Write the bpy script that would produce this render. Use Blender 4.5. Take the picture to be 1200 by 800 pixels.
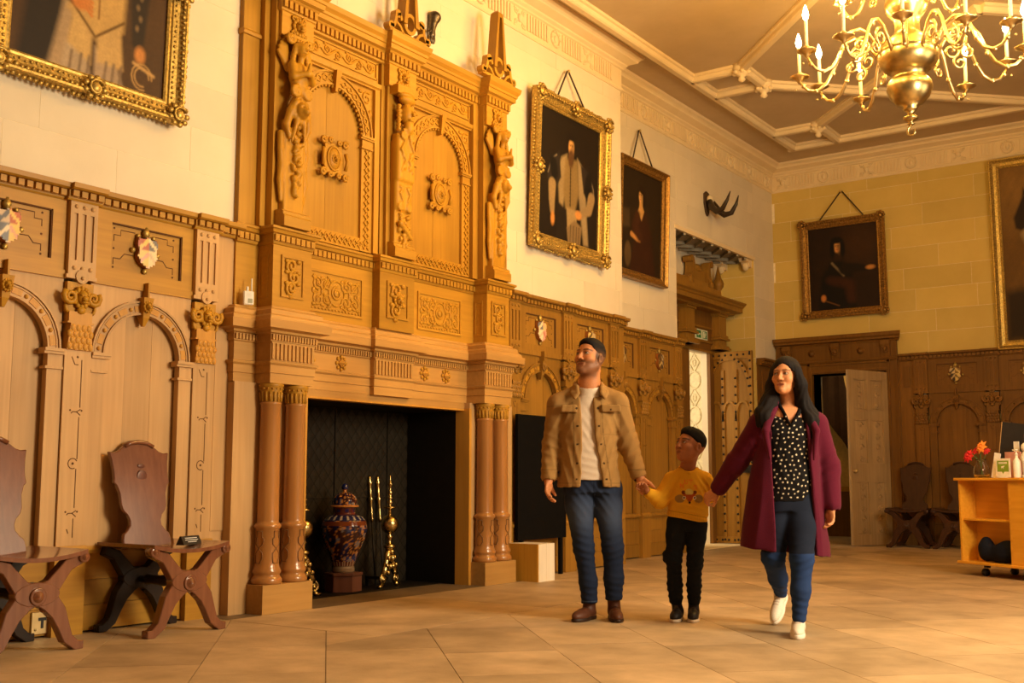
import bpy, bmesh, math, random
import numpy as np
from mathutils import Vector, Matrix

# ------------------------------------------------------------------ scene, camera, light
for o in list(bpy.data.objects):
    bpy.data.objects.remove(o)
SC = bpy.context.scene
COL = SC.collection
PI = math.pi

cam_d = bpy.data.cameras.new('camera')
cam_d.sensor_width = 36.0
cam_d.sensor_fit = 'HORIZONTAL'
cam_d.lens = 1283.0 / 1200.0 * 36.0
cam_d.shift_x = -0.010
cam_d.shift_y = 0.015
cam_d.clip_end = 100
cam = bpy.data.objects.new('camera', cam_d)
COL.objects.link(cam)
cam.location = (5.84, 0.0, 0.88)
cam.rotation_euler = (math.radians(90 + 6.418), 0, math.radians(34.955))
SC.camera = cam

SC.view_settings.view_transform = 'Standard'
SC.view_settings.look = 'None'
SC.view_settings.gamma = 1.0
SC.view_settings.use_curve_mapping = False
SC.view_settings.exposure = 0.0

world = bpy.data.worlds.new('world')
SC.world = world
world.use_nodes = True
bg = world.node_tree.nodes['Background']
bg.inputs[0].default_value = (1.0, 0.6, 0.25, 1)
bg.inputs[1].default_value = 0.01


def area_light(name, loc, target, sx, sy, power, color):
    l = bpy.data.lights.new(name, 'AREA')
    l.shape = 'RECTANGLE'
    l.size, l.size_y = sx, sy
    l.energy = power
    l.color = color
    o = bpy.data.objects.new(name, l)
    COL.objects.link(o)
    o.location = loc
    d = Vector(target) - Vector(loc)
    o.rotation_euler = d.to_track_quat('-Z', 'Y').to_euler()
    return o


DAY = (1.0, 0.81, 0.53)
# three tall windows in the right-hand wall of the hall, out of frame, and an added fill light behind the camera
for wy, wp in ((5.9, 540), (8.8, 60)):
    area_light('window_and_fill', (7.3, wy, 2.55), (0, wy - 0.6, 1.6), 1.7, 2.6, wp, DAY)
area_light('window_and_fill', (4.2, -2.3, 2.3), (3.6, 8, 1.4), 3.0, 2.4, 6, DAY)
# two warm spots under the ceiling, added out of frame to brighten the overmantel
for ly in (5.2, 7.6):
    sl = bpy.data.lights.new('added_warm_spot', 'SPOT')
    sl.energy = 200
    sl.color = (1.0, 0.54, 0.10)
    sl.spot_size = math.radians(58)
    sl.spot_blend = 0.9
    sl.shadow_soft_size = 0.06
    so = bpy.data.objects.new('added_warm_spot', sl)
    COL.objects.link(so)
    so.location = (4.6, ly + 0.6, 5.2)
    so.rotation_euler = (Vector((0.1, 6.2 if ly < 6 else 7.3, 3.7)) - so.location).to_track_quat('-Z', 'Y').to_euler()
# window of the little lobby behind the studded door, and of the passage behind the far door
area_light('lobby_daylight', (-2.2, 13.0, 2.3), (-1.5, 15.3, 1.3), 0.8, 1.4, 42, (1.0, 0.86, 0.6))
area_light('passage_daylight', (0.0, 16.1, 2.2), (0.9, 17.0, 1.2), 0.5, 1.0, 4, (1.0, 0.75, 0.4))

# ------------------------------------------------------------------ materials
MATS = {}


def nodes(name):
    m = bpy.data.materials.new(name)
    m.use_nodes = True
    nt = m.node_tree
    b = nt.nodes['Principled BSDF']
    return m, nt, b


def N(nt, typ, **kw):
    n = nt.nodes.new(typ)
    for k, v in kw.items():
        if k in n.inputs.keys():
            n.inputs[k].default_value = v
        else:
            setattr(n, k, v)
    return n


def coords(nt, scale=(1, 1, 1), rot=(0, 0, 0)):
    tc = N(nt, 'ShaderNodeTexCoord')
    mp = N(nt, 'ShaderNodeMapping')
    mp.inputs['Scale'].default_value = scale
    mp.inputs['Rotation'].default_value = rot
    nt.links.new(tc.outputs['Object'], mp.inputs['Vector'])
    return mp.outputs['Vector']


def ramp(nt, fac, stops):
    r = N(nt, 'ShaderNodeValToRGB')
    e = r.color_ramp.elements
    while len(e) < len(stops):
        e.new(0.5)
    for i, (p, c) in enumerate(stops):
        e[i].position = p
        e[i].color = (c[0], c[1], c[2], 1)
    nt.links.new(fac, r.inputs['Fac'])
    return r.outputs['Color']


def mixc(nt, fac, a, b, mode='MIX'):
    m = N(nt, 'ShaderNodeMix', data_type='RGBA', blend_type=mode)
    for sock, v in ((m.inputs[0], fac), (m.inputs[6], a), (m.inputs[7], b)):
        if hasattr(v, 'is_linked') or hasattr(v, 'node'):
            nt.links.new(v, sock)
        elif isinstance(v, (int, float)):
            sock.default_value = v
        else:
            sock.default_value = (v[0], v[1], v[2], 1)
    return m.outputs[2]


def bump(nt, b, height, strength, dist=0.01):
    bp = N(nt, 'ShaderNodeBump')
    bp.inputs['Strength'].default_value = strength
    bp.inputs['Distance'].default_value = dist
    nt.links.new(height, bp.inputs['Height'])
    nt.links.new(bp.outputs['Normal'], b.inputs['Normal'])


def simple(name, col, rough=0.5, metal=0.0, emit=None, estr=0.0, var=0.12, nscale=20.0, bmp=0.0, coat=0.0, spec=0.4):
    m, nt, b = nodes(name)
    b.inputs['Specular IOR Level'].default_value = spec
    v = coords(nt)
    n = N(nt, 'ShaderNodeTexNoise')
    n.inputs['Scale'].default_value = nscale
    n.inputs['Detail'].default_value = 4
    nt.links.new(v, n.inputs['Vector'])
    lo = tuple(c * (1 - var) for c in col)
    hi = tuple(min(1, c * (1 + var)) for c in col)
    c = ramp(nt, n.outputs['Fac'], [(0.3, lo), (0.7, hi)])
    nt.links.new(c, b.inputs['Base Color'])
    b.inputs['Roughness'].default_value = rough
    b.inputs['Metallic'].default_value = metal
    if coat:
        b.inputs['Coat Weight'].default_value = coat
        b.inputs['Coat Roughness'].default_value = 0.12
    if bmp:
        bump(nt, b, n.outputs['Fac'], bmp)
    if emit:
        b.inputs['Emission Color'].default_value = (*emit, 1)
        b.inputs['Emission Strength'].default_value = estr
    MATS[name] = m
    return m


def wood(name, dark, light, grain='z', rough=0.45, rnd=0.18, coat=0.0, fine=1.0):
    """straight-grained timber; the grain runs along the local axis given"""
    m, nt, b = nodes(name)
    s = [34 * fine, 34 * fine, 34 * fine]
    s['xyz'.index(grain)] = 1.6 * fine
    v = coords(nt, tuple(s))
    oi = N(nt, 'ShaderNodeObjectInfo')
    add = N(nt, 'ShaderNodeVectorMath', operation='ADD')
    sc = N(nt, 'ShaderNodeVectorMath', operation='SCALE')
    sc.inputs[0].default_value = (37.0, 19.0, 53.0)
    nt.links.new(oi.outputs['Random'], sc.inputs['Scale'])
    nt.links.new(v, add.inputs[0])
    nt.links.new(sc.outputs[0], add.inputs[1])
    n1 = N(nt, 'ShaderNodeTexNoise')
    n1.inputs['Scale'].default_value = 1.0
    n1.inputs['Detail'].default_value = 6
    n1.inputs['Distortion'].default_value = 0.4
    nt.links.new(add.outputs[0], n1.inputs['Vector'])
    v2 = coords(nt, (1.3, 1.3, 1.3))
    n2 = N(nt, 'ShaderNodeTexNoise')
    n2.inputs['Scale'].default_value = 1.0
    n2.inputs['Detail'].default_value = 2
    nt.links.new(v2, n2.inputs['Vector'])
    c = ramp(nt, n1.outputs['Fac'], [(0.2, dark), (0.8, light)])
    c2 = ramp(nt, n2.outputs['Fac'], [(0.25, (0.82, 0.78, 0.74)), (0.75, (1.08, 1.08, 1.08))])
    c = mixc(nt, 1.0, c, c2, 'MULTIPLY')
    c3 = ramp(nt, oi.outputs['Random'], [(0.0, (1 - rnd,) * 3), (1.0, (1 + rnd * 0.4,) * 3)])
    c = mixc(nt, 1.0, c, c3, 'MULTIPLY')
    nt.links.new(c, b.inputs['Base Color'])
    b.inputs['Roughness'].default_value = rough
    b.inputs['Specular IOR Level'].default_value = 0.3
    if coat:
        b.inputs['Coat Weight'].default_value = coat
        b.inputs['Coat Roughness'].default_value = 0.15
    bump(nt, b, n1.outputs['Fac'], 0.05, 0.003)
    MATS[name] = m
    return m


def stone(name, a, c_, scale=3.0, rough=0.8, rnd=0.12, bmp=0.15, tint=None):
    m, nt, b = nodes(name)
    v = coords(nt)
    oi = N(nt, 'ShaderNodeObjectInfo')
    n1 = N(nt, 'ShaderNodeTexNoise')
    n1.inputs['Scale'].default_value = scale
    n1.inputs['Detail'].default_value = 8
    n1.inputs['Roughness'].default_value = 0.6
    nt.links.new(v, n1.inputs['Vector'])
    n2 = N(nt, 'ShaderNodeTexNoise')
    n2.inputs['Scale'].default_value = scale * 30
    n2.inputs['Detail'].default_value = 3
    nt.links.new(v, n2.inputs['Vector'])
    c = ramp(nt, n1.outputs['Fac'], [(0.3, a), (0.7, c_)])
    c3 = ramp(nt, oi.outputs['Random'], [(0.0, (1 - rnd,) * 3), (0.5, (1, 1, 1)), (1.0, tint or (1 + rnd * 0.5,) * 3)])
    c = mixc(nt, 1.0, c, c3, 'MULTIPLY')
    nt.links.new(c, b.inputs['Base Color'])
    b.inputs['Roughness'].default_value = rough
    if bmp:
        bump(nt, b, n2.outputs['Fac'], bmp, 0.004)
    MATS[name] = m
    return m


def vcol(name, rough=0.6, metal=0.0, bmp=0.0, nscale=200.0, sheen=0.0, coat=0.0, spec=0.3):
    """colour painted per vertex (attribute 'Col')"""
    m, nt, b = nodes(name)
    a = N(nt, 'ShaderNodeVertexColor', layer_name='Col')
    v = coords(nt)
    n = N(nt, 'ShaderNodeTexNoise')
    n.inputs['Scale'].default_value = nscale
    n.inputs['Detail'].default_value = 3
    nt.links.new(v, n.inputs['Vector'])
    c2 = ramp(nt, n.outputs['Fac'], [(0.3, (0.9, 0.9, 0.9)), (0.7, (1.05, 1.05, 1.05))])
    c = mixc(nt, 1.0, a.outputs['Color'], c2, 'MULTIPLY')
    nt.links.new(c, b.inputs['Base Color'])
    b.inputs['Roughness'].default_value = rough
    b.inputs['Metallic'].default_value = metal
    b.inputs['Specular IOR Level'].default_value = spec
    if sheen:
        b.inputs['Sheen Weight'].default_value = sheen
    if coat:
        b.inputs['Coat Weight'].default_value = coat
        b.inputs['Coat Roughness'].default_value = 0.1
    if bmp:
        bump(nt, b, n.outputs['Fac'], bmp, 0.003)
    MATS[name] = m
    return m


OAK_D, OAK_L = (0.40, 0.195, 0.020), (0.53, 0.28, 0.030)
wood('oak', OAK_D, OAK_L, 'z', 0.42)
wood('oak_flat', OAK_D, OAK_L, 'x', 0.42)
wood('oak_carved', (0.43, 0.205, 0.013), (0.55, 0.285, 0.020), 'z', 0.5, rnd=0.05)
wood('oak_low', (0.42, 0.225, 0.062), (0.54, 0.305, 0.09), 'x', 0.45)
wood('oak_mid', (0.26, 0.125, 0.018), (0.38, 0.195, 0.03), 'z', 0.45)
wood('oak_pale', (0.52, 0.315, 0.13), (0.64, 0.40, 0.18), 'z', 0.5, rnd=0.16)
wood('oak_gold', (0.50, 0.24, 0.035), (0.62, 0.32, 0.055), 'z', 0.45, rnd=0.05)
wood('oak_column', (0.36, 0.155, 0.04), (0.44, 0.20, 0.055), 'z', 0.28, rnd=0.06, coat=0.5)
wood('oak_dark', (0.13, 0.055, 0.015), (0.24, 0.11, 0.03), 'z', 0.5)
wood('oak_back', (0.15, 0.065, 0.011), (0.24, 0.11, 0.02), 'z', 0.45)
wood('oak_incised', (0.09, 0.036, 0.010), (0.14, 0.06, 0.018), 'z', 0.8, rnd=0.0)
wood('oak_grey', (0.36, 0.235, 0.11), (0.52, 0.355, 0.175), 'z', 0.65)
wood('mahogany_shaded', (0.04, 0.016, 0.007), (0.075, 0.03, 0.013), 'z', 0.4, rnd=0.05)  # mahogany of the far chairs, with their shade put into the colour
wood('mahogany', (0.15, 0.052, 0.024), (0.24, 0.09, 0.043), 'z', 0.22, rnd=0.05, coat=0.8)
wood('mahogany_dark', (0.010, 0.005, 0.003), (0.022, 0.010, 0.006), 'z', 0.4, rnd=0.05)
wood('beech', (0.68, 0.315, 0.022), (0.84, 0.43, 0.045), 'x', 0.4, rnd=0.05, coat=0.2)
wood('white_boards', (0.72, 0.64, 0.52), (0.82, 0.75, 0.63), 'z', 0.5, rnd=0.03)
wood('plinth_wood', (0.13, 0.05, 0.035), (0.2, 0.085, 0.06), 'z', 0.35)
stone('ashlar', (0.72, 0.625, 0.46), (0.77, 0.675, 0.51), 2.5, rnd=0.06, bmp=0.06)
stone('ashlar_deep', (0.60, 0.43, 0.11), (0.67, 0.49, 0.14), 2.5, rnd=0.10, bmp=0.06)
simple('mortar', (0.88, 0.77, 0.56), 0.9)
stone('flagstone', (0.32, 0.22, 0.115), (0.56, 0.395, 0.225), 2.6, rough=0.55, rnd=0.2, bmp=0.25)
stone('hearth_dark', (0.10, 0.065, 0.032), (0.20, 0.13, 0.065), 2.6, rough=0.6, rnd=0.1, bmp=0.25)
simple('floor_joint', (0.23, 0.145, 0.07), 0.9)
stone('plaster', (0.78, 0.62, 0.37), (0.83, 0.67, 0.42), 5.0, rnd=0.02, bmp=0.05)
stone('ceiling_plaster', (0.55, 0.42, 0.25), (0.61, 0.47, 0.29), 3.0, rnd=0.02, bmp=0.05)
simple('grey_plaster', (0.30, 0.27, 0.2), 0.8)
simple('cream_plaster', (0.85, 0.74, 0.52), 0.8)
simple('gilding', (0.50, 0.34, 0.09), 0.46, 0.7, var=0.45, nscale=60)
simple('old_gilding', (0.32, 0.17, 0.04), 0.4, 0.7, var=0.45, nscale=40)
simple('brass', (0.78, 0.62, 0.32), 0.28, 1.0, var=0.15, nscale=9)
simple('brass_dark', (0.60, 0.46, 0.2), 0.3, 1.0, var=0.25, nscale=12)
simple('black_iron', (0.018, 0.015, 0.012), 0.55, 0.3)
simple('fireback', (0.010, 0.0075, 0.005), 0.6, 0.0, spec=0.12)
simple('fireback_light', (0.020, 0.015, 0.009), 0.45, 0.0, spec=0.2)
simple('steel', (0.10, 0.08, 0.06), 0.38, 0.9, var=0.3, nscale=40)
simple('black_panel', (0.004, 0.0035, 0.0035), 0.8, spec=0.08)
simple('black_plastic', (0.02, 0.018, 0.018), 0.35)
simple('white_plastic', (0.80, 0.77, 0.70), 0.35)
simple('white_paper', (0.85, 0.83, 0.78), 0.6)
simple('screen_grey', (0.35, 0.35, 0.25), 0.3)
simple('cord_black', (0.05, 0.032, 0.018), 0.8)
simple('horn', (0.03, 0.018, 0.010), 0.35)
simple('horn_mount', (0.05, 0.024, 0.010), 0.5)
simple('bone', (0.7, 0.6, 0.42), 0.5)
simple('exit_green', (0.01, 0.20, 0.07), 0.4)
simple('exit_white', (0.78, 0.85, 0.70), 0.4)
simple('candle', (0.88, 0.80, 0.62), 0.4)
simple('flame', (1, 0.9, 0.7), 0.4, emit=(1.0, 0.80, 0.45), estr=26)
simple('petal_red', (0.55, 0.012, 0.02), 0.5)
simple('petal_orange', (0.85, 0.28, 0.04), 0.5)
simple('stem_green', (0.10, 0.18, 0.04), 0.6)
simple('leaf_green', (0.22, 0.36, 0.03), 0.5)
simple('pink_card', (0.6, 0.3, 0.26), 0.6)
simple('blue_cloth', (0.006, 0.008, 0.018), 0.8, spec=0.15, bmp=0.3, nscale=60)
simple('drape', (0.03, 0.014, 0.006), 0.9, spec=0.05)
simple('drape_gold', (0.50, 0.28, 0.05), 0.6)
simple('ochre_wall', (0.50, 0.30, 0.07), 0.8)
vcol('canvas', 0.6, nscale=60)
MATS['canvas'].node_tree.nodes['Principled BSDF'].inputs['Specular IOR Level'].default_value = 0.25
vcol('heraldry', 0.4)
vcol('porcelain', 0.12, coat=0.6, nscale=30)
vcol('skin', 0.52, nscale=120)
vcol('hair_vc', 0.8, nscale=200)
MATS['hair_vc'].node_tree.nodes['Principled BSDF'].inputs['Specular IOR Level'].default_value = 0.2
vcol('cloth_vc', 0.9, bmp=0.25, nscale=420, spec=0.12)
vcol('wool_vc', 0.95, bmp=0.5, nscale=260, sheen=0.06, spec=0.1)
vcol('leather_vc', 0.5, bmp=0.2, nscale=160)
vcol('eye_vc', 0.08, coat=0.5)

gm, gnt, gb = nodes('glass')
gb.inputs['Base Color'].default_value = (0.97, 0.95, 0.88, 1)
gb.inputs['Roughness'].default_value = 0.03
gb.inputs['Transmission Weight'].default_value = 1.0
gb.inputs['IOR'].default_value = 1.4
MATS['glass'] = gm

# ------------------------------------------------------------------ mesh helpers
def empty(name, label=None, cat=None, loc=(0, 0, 0), rotz=0.0, group=None, kind=None, parent=None):
    o = bpy.data.objects.new(name, None)
    COL.objects.link(o)
    o.empty_display_size = 0.1
    o.location = loc
    o.rotation_euler = (0, 0, rotz)
    if parent:
        o.parent = parent
    return tag(o, label, cat, group, kind)


def tag(o, label=None, cat=None, group=None, kind=None):
    if label:
        o['label'] = label
    if cat:
        o['category'] = cat
    if group:
        o['group'] = group
    if kind:
        o['kind'] = kind
    return o


def mesh_obj(name, verts, faces, mat=None, parent=None, smooth=False, cols=None):
    me = bpy.data.meshes.new(name)
    me.from_pydata([tuple(v) for v in verts], [], [tuple(f) for f in faces])
    if cols is not None:
        ca = me.color_attributes.new('Col', 'FLOAT_COLOR', 'POINT')
        cc = np.ones((len(verts), 4), np.float32)
        cc[:, :3] = cols
        ca.data.foreach_set('color', cc.ravel())
    if smooth:
        me.polygons.foreach_set('use_smooth', [True] * len(me.polygons))
    o = bpy.data.objects.new(name, me)
    COL.objects.link(o)
    if mat:
        me.materials.append(MATS[mat] if isinstance(mat, str) else mat)
    if parent:
        o.parent = parent
    me.update()
    return o


def copy_tree(o, parent=None, world=True):
    c = o.copy()
    COL.objects.link(c)
    c.parent = parent
    for ch in list(o.children):
        copy_tree(ch, c)
    return c


class MB:
    """collects shapes for ONE mesh. wall=True: coordinates are (along the wall, out of the wall, up)"""

    def __init__(self, wall=False):
        self.v, self.f, self.w = [], [], wall
        self.sm = []

    def add(self, verts, faces, smooth=False):
        k = len(self.v)
        self.v += [tuple(p) for p in verts]
        self.f += [tuple(i + k for i in f) for f in faces]
        self.sm += [smooth] * len(faces)
        return self

    def box(self, x0, x1, y0, y1, z0, z1):
        v = [(x, y, z) for z in (z0, z1) for y in (y0, y1) for x in (x0, x1)]
        return self.add(v, [(0, 2, 3, 1), (4, 5, 7, 6), (0, 1, 5, 4), (2, 6, 7, 3), (0, 4, 6, 2), (1, 3, 7, 5)])

    def taper(self, c0, s0, c1, s1):
        """frustum between two axis-aligned rectangles: centre (x,y,z), half sizes (hx,hy)"""
        v = []
        for c, s in ((c0, s0), (c1, s1)):
            v += [(c[0] - s[0], c[1] - s[1], c[2]), (c[0] + s[0], c[1] - s[1], c[2]),
                  (c[0] + s[0], c[1] + s[1], c[2]), (c[0] - s[0], c[1] + s[1], c[2])]
        return self.add(v, [(0, 3, 2, 1), (4, 5, 6, 7), (0, 1, 5, 4), (1, 2, 6, 5), (2, 3, 7, 6), (3, 0, 4, 7)])

    def poly(self, pts, y0, y1, axis='y'):
        """extrude a 2-D outline; axis y: outline in (x,z), x: outline in (y,z), z: outline in (x,y)"""
        n = len(pts)

        def P(p, t):
            return (p[0], t, p[1]) if axis == 'y' else ((t, p[0], p[1]) if axis == 'x' else (p[0], p[1], t))
        v = [P(p, y0) for p in pts] + [P(p, y1) for p in pts]
        f = [tuple(range(n))[::-1], tuple(range(n, 2 * n))]
        f += [(i, (i + 1) % n, n + (i + 1) % n, n + i) for i in range(n)]
        return self.add(v, f)

    def profile(self, prof, x0, x1, ends=0.0):
        """moulding: outline (y,z) run along x from x0 to x1; ends>0 returns the moulding at both ends (mitred)"""
        n = len(prof)
        ym = min(p[0] for p in prof)
        v = []
        for s, x in ((-1, x0), (1, x1)):
            for p in prof:
                v.append((x + s * ends * (p[0] - ym), p[0], p[1]))
        f = [tuple(range(n))[::-1], tuple(range(n, 2 * n))]
        f += [(i, (i + 1) % n, n + (i + 1) % n, n + i) for i in range(n)]
        return self.add(v, f)

    def tube(self, pts, r, n=8, cap=True):
        pts = [Vector(p) for p in pts]
        rr = r if hasattr(r, '__len__') else [r] * len(pts)
        up = Vector((0.123, 0.31, 0.94))
        rings = []
        prev = None
        for i, p in enumerate(pts):
            t = (pts[min(i + 1, len(pts) - 1)] - pts[max(i - 1, 0)])
            if t.length < 1e-9:
                t = Vector((0, 0, 1))
            t.normalize()
            if prev is None:
                a = t.cross(up)
                if a.length < 1e-3:
                    a = t.cross(Vector((1, 0, 0)))
            else:
                a = prev - t * prev.dot(t)
                if a.length < 1e-4:
                    a = t.cross(up)
            a.normalize()
            prev = a
            b = t.cross(a)
            rings.append([p + (a * math.cos(2 * PI * k / n) + b * math.sin(2 * PI * k / n)) * rr[i] for k in range(n)])
        v = [q for rg in rings for q in rg]
        f = []
        for i in range(len(rings) - 1):
            for k in range(n):
                f.append((i * n + k, i * n + (k + 1) % n, (i + 1) * n + (k + 1) % n, (i + 1) * n + k))
        if cap:
            f.append(tuple(range(n))[::-1])
            f.append(tuple((len(rings) - 1) * n + k for k in range(n)))
        return self.add(v, f, True)

    def lathe(self, prof, c=(0, 0, 0), n=24, sq=1.0):
        """turned shape: (radius, z) about the vertical through c"""
        v, f = [], []
        for r, z in prof:
            for k in range(n):
                a = 2 * PI * k / n
                v.append((c[0] + r * math.cos(a), c[1] + r * sq * math.sin(a), c[2] + z))
        for i in range(len(prof) - 1):
            for k in range(n):
                f.append((i * n + k, i * n + (k + 1) % n, (i + 1) * n + (k + 1) % n, (i + 1) * n + k))
        f.append(tuple(range(n))[::-1])
        f.append(tuple((len(prof) - 1) * n + k for k in range(n)))
        return self.add(v, f, True)

    def ball(self, c, r, n=10, m=6):
        """ellipsoid; r scalar or (rx,ry,rz)"""
        if not hasattr(r, '__len__'):
            r = (r, r, r)
        v = [(c[0], c[1], c[2] - r[2])]
        for i in range(1, m):
            t = -PI / 2 + PI * i / m
            for k in range(n):
                a = 2 * PI * k / n
                v.append((c[0] + r[0] * math.cos(t) * math.cos(a), c[1] + r[1] * math.cos(t) * math.sin(a), c[2] + r[2] * math.sin(t)))
        v.append((c[0], c[1], c[2] + r[2]))
        f = []
        for k in range(n):
            f.append((0, 1 + (k + 1) % n, 1 + k))
            f.append((len(v) - 1, 1 + (m - 2) * n + k, 1 + (m - 2) * n + (k + 1) % n))
        for i in range(m - 2):
            for k in range(n):
                f.append((1 + i * n + k, 1 + i * n + (k + 1) % n, 1 + (i + 1) * n + (k + 1) % n, 1 + (i + 1) * n + k))
        return self.add(v, f, True)

    def disc(self, c, r, t, n=16, axis='y'):
        pts = [(r * math.cos(2 * PI * k / n), r * math.sin(2 * PI * k / n)) for k in range(n)]
        if axis == 'y':
            return self.poly([(c[0] + p[0], c[2] + p[1]) for p in pts], c[1], c[1] + t, 'y')
        if axis == 'x':
            return self.poly([(c[1] + p[0], c[2] + p[1]) for p in pts], c[0], c[0] + t, 'x')
        return self.poly([(c[0] + p[0], c[1] + p[1]) for p in pts], c[2], c[2] + t, 'z')

    def strip(self, pts, w, y0, y1):
        """flat ribbon (carved strap) along a 2-D polyline (x,z), width w, between depths y0 and y1"""
        P = [Vector((p[0], p[1])) for p in pts]
        L, R = [], []
        ww = w if hasattr(w, '__len__') else [w] * len(P)
        for i, p in enumerate(P):
            t = P[min(i + 1, len(P) - 1)] - P[max(i - 1, 0)]
            if t.length < 1e-9:
                t = Vector((1, 0))
            t.normalize()
            nrm = Vector((-t.y, t.x)) * ww[i] / 2
            L.append(p + nrm)
            R.append(p - nrm)
        n = len(P)
        v = [(q.x, y1, q.y) for q in L] + [(q.x, y1, q.y) for q in R] + [(q.x, y0, q.y) for q in L] + [(q.x, y0, q.y) for q in R]
        f = []
        for i in range(n - 1):
            f += [(i, i + 1, n + i + 1, n + i), (i, 2 * n + i, 2 * n + i + 1, i + 1), (n + i, n + i + 1, 3 * n + i + 1, 3 * n + i)]
        f += [(0, n, 3 * n, 2 * n), (n - 1, 3 * n - 1, 4 * n - 1, 2 * n - 1)]
        return self.add(v, f)

    def xf(self, M, k0=0):
        for i in range(k0, len(self.v)):
            self.v[i] = tuple(M @ Vector(self.v[i]))
        return self

    def build(self, name, mat, parent=None, label=None, bevel=0.0, smooth=None, cols=None, kind=None):
        v = [(p[0], -p[1], p[2]) for p in self.v] if self.w else self.v
        me = bpy.data.meshes.new(name)
        me.from_pydata(v, [], self.f)
        me.polygons.foreach_set('use_smooth', self.sm if smooth is None else [smooth] * len(self.f))
        if cols is not None:
            ca = me.color_attributes.new('Col', 'FLOAT_COLOR', 'POINT')
            cc = np.ones((len(v), 4), np.float32)
            cc[:, :3] = cols
            ca.data.foreach_set('color', cc.ravel())
        bm = bmesh.new()
        bm.from_mesh(me)
        bmesh.ops.recalc_face_normals(bm, faces=bm.faces)
        bm.to_mesh(me)
        bm.free()
        me.materials.append(MATS[mat])
        o = bpy.data.objects.new(name, me)
        COL.objects.link(o)
        if parent:
            o.parent = parent
        if label:
            o['label'] = label
        if kind:
            o['kind'] = kind
        if bevel:
            md = o.modifiers.new('bevel', 'BEVEL')
            md.width = bevel
            md.segments = 1
            md.limit_method = 'ANGLE'
            md.angle_limit = 0.7
        return o


def arc(cx, cz, r, a0, a1, n):
    return [(cx + r * math.cos(a0 + (a1 - a0) * i / n), cz + r * math.sin(a0 + (a1 - a0) * i / n)) for i in range(n + 1)]


def spiral(cx, cz, r0, r1, a0, turns, n=18):
    return [(cx + (r0 + (r1 - r0) * i / n) * math.cos(a0 + 2 * PI * turns * i / n),
             cz + (r0 + (r1 - r0) * i / n) * math.sin(a0 + 2 * PI * turns * i / n)) for i in range(n + 1)]


def lift(pts, y):
    return [(p[0], y, p[1]) for p in pts]


# ------------------------------------------------------------------ carved solids: distance fields and their surface
def surfnet(F, o, h):
    S = F < 0
    nx, ny, nz = F.shape
    cnt = np.zeros((nx - 1, ny - 1, nz - 1), np.int8)
    for dx in (0, 1):
        for dy in (0, 1):
            for dz in (0, 1):
                cnt += S[dx:nx - 1 + dx, dy:ny - 1 + dy, dz:nz - 1 + dz]
    I, J, K = np.nonzero((cnt > 0) & (cnt < 8))
    idx = -np.ones(cnt.shape, np.int32)
    idx[I, J, K] = np.arange(len(I))
    acc = np.zeros((len(I), 3))
    num = np.zeros(len(I))
    C = [(a, b, c) for a in (0, 1) for b in (0, 1) for c in (0, 1)]
    for p in range(8):
        for q in range(p + 1, 8):
            a, b = C[p], C[q]
            if sum(abs(a[i] - b[i]) for i in range(3)) != 1:
                continue
            fa = F[I + a[0], J + a[1], K + a[2]]
            fb = F[I + b[0], J + b[1], K + b[2]]
            m = (fa < 0) != (fb < 0)
            t = np.where(m, fa / np.where(m, fa - fb, 1), 0)
            pa = np.array(a, float)
            acc += m[:, None] * (pa + t[:, None] * (np.array(b, float) - pa))
            num += m
    V = (np.stack([I, J, K], 1) + acc / num[:, None]) * h + np.array(o)
    faces = []
    for ax in range(3):
        sl0 = [slice(None)] * 3
        sl1 = [slice(None)] * 3
        sl0[ax] = slice(0, -1)
        sl1[ax] = slice(1, None)
        A, B = S[tuple(sl0)], S[tuple(sl1)]
        ch = A != B
        b, c = [i for i in range(3) if i != ax]
        sub = [slice(None)] * 3
        sub[b] = slice(1, -1)
        sub[c] = slice(1, -1)
        E = np.argwhere(ch[tuple(sub)])
        if len(E) == 0:
            continue
        E[:, b] += 1
        E[:, c] += 1
        flip = A[E[:, 0], E[:, 1], E[:, 2]]
        qs = []
        for db, dc in ((-1, -1), (0, -1), (0, 0), (-1, 0)):
            e = E.copy()
            e[:, b] += db
            e[:, c] += dc
            qs.append(idx[e[:, 0], e[:, 1], e[:, 2]])
        Q = np.stack(qs, 1)
        if ax == 1:
            flip = ~flip
        Q[~flip] = Q[~flip][:, ::-1]
        faces.append(Q)
    return V, np.concatenate(faces) if faces else np.zeros((0, 4), int)


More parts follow.
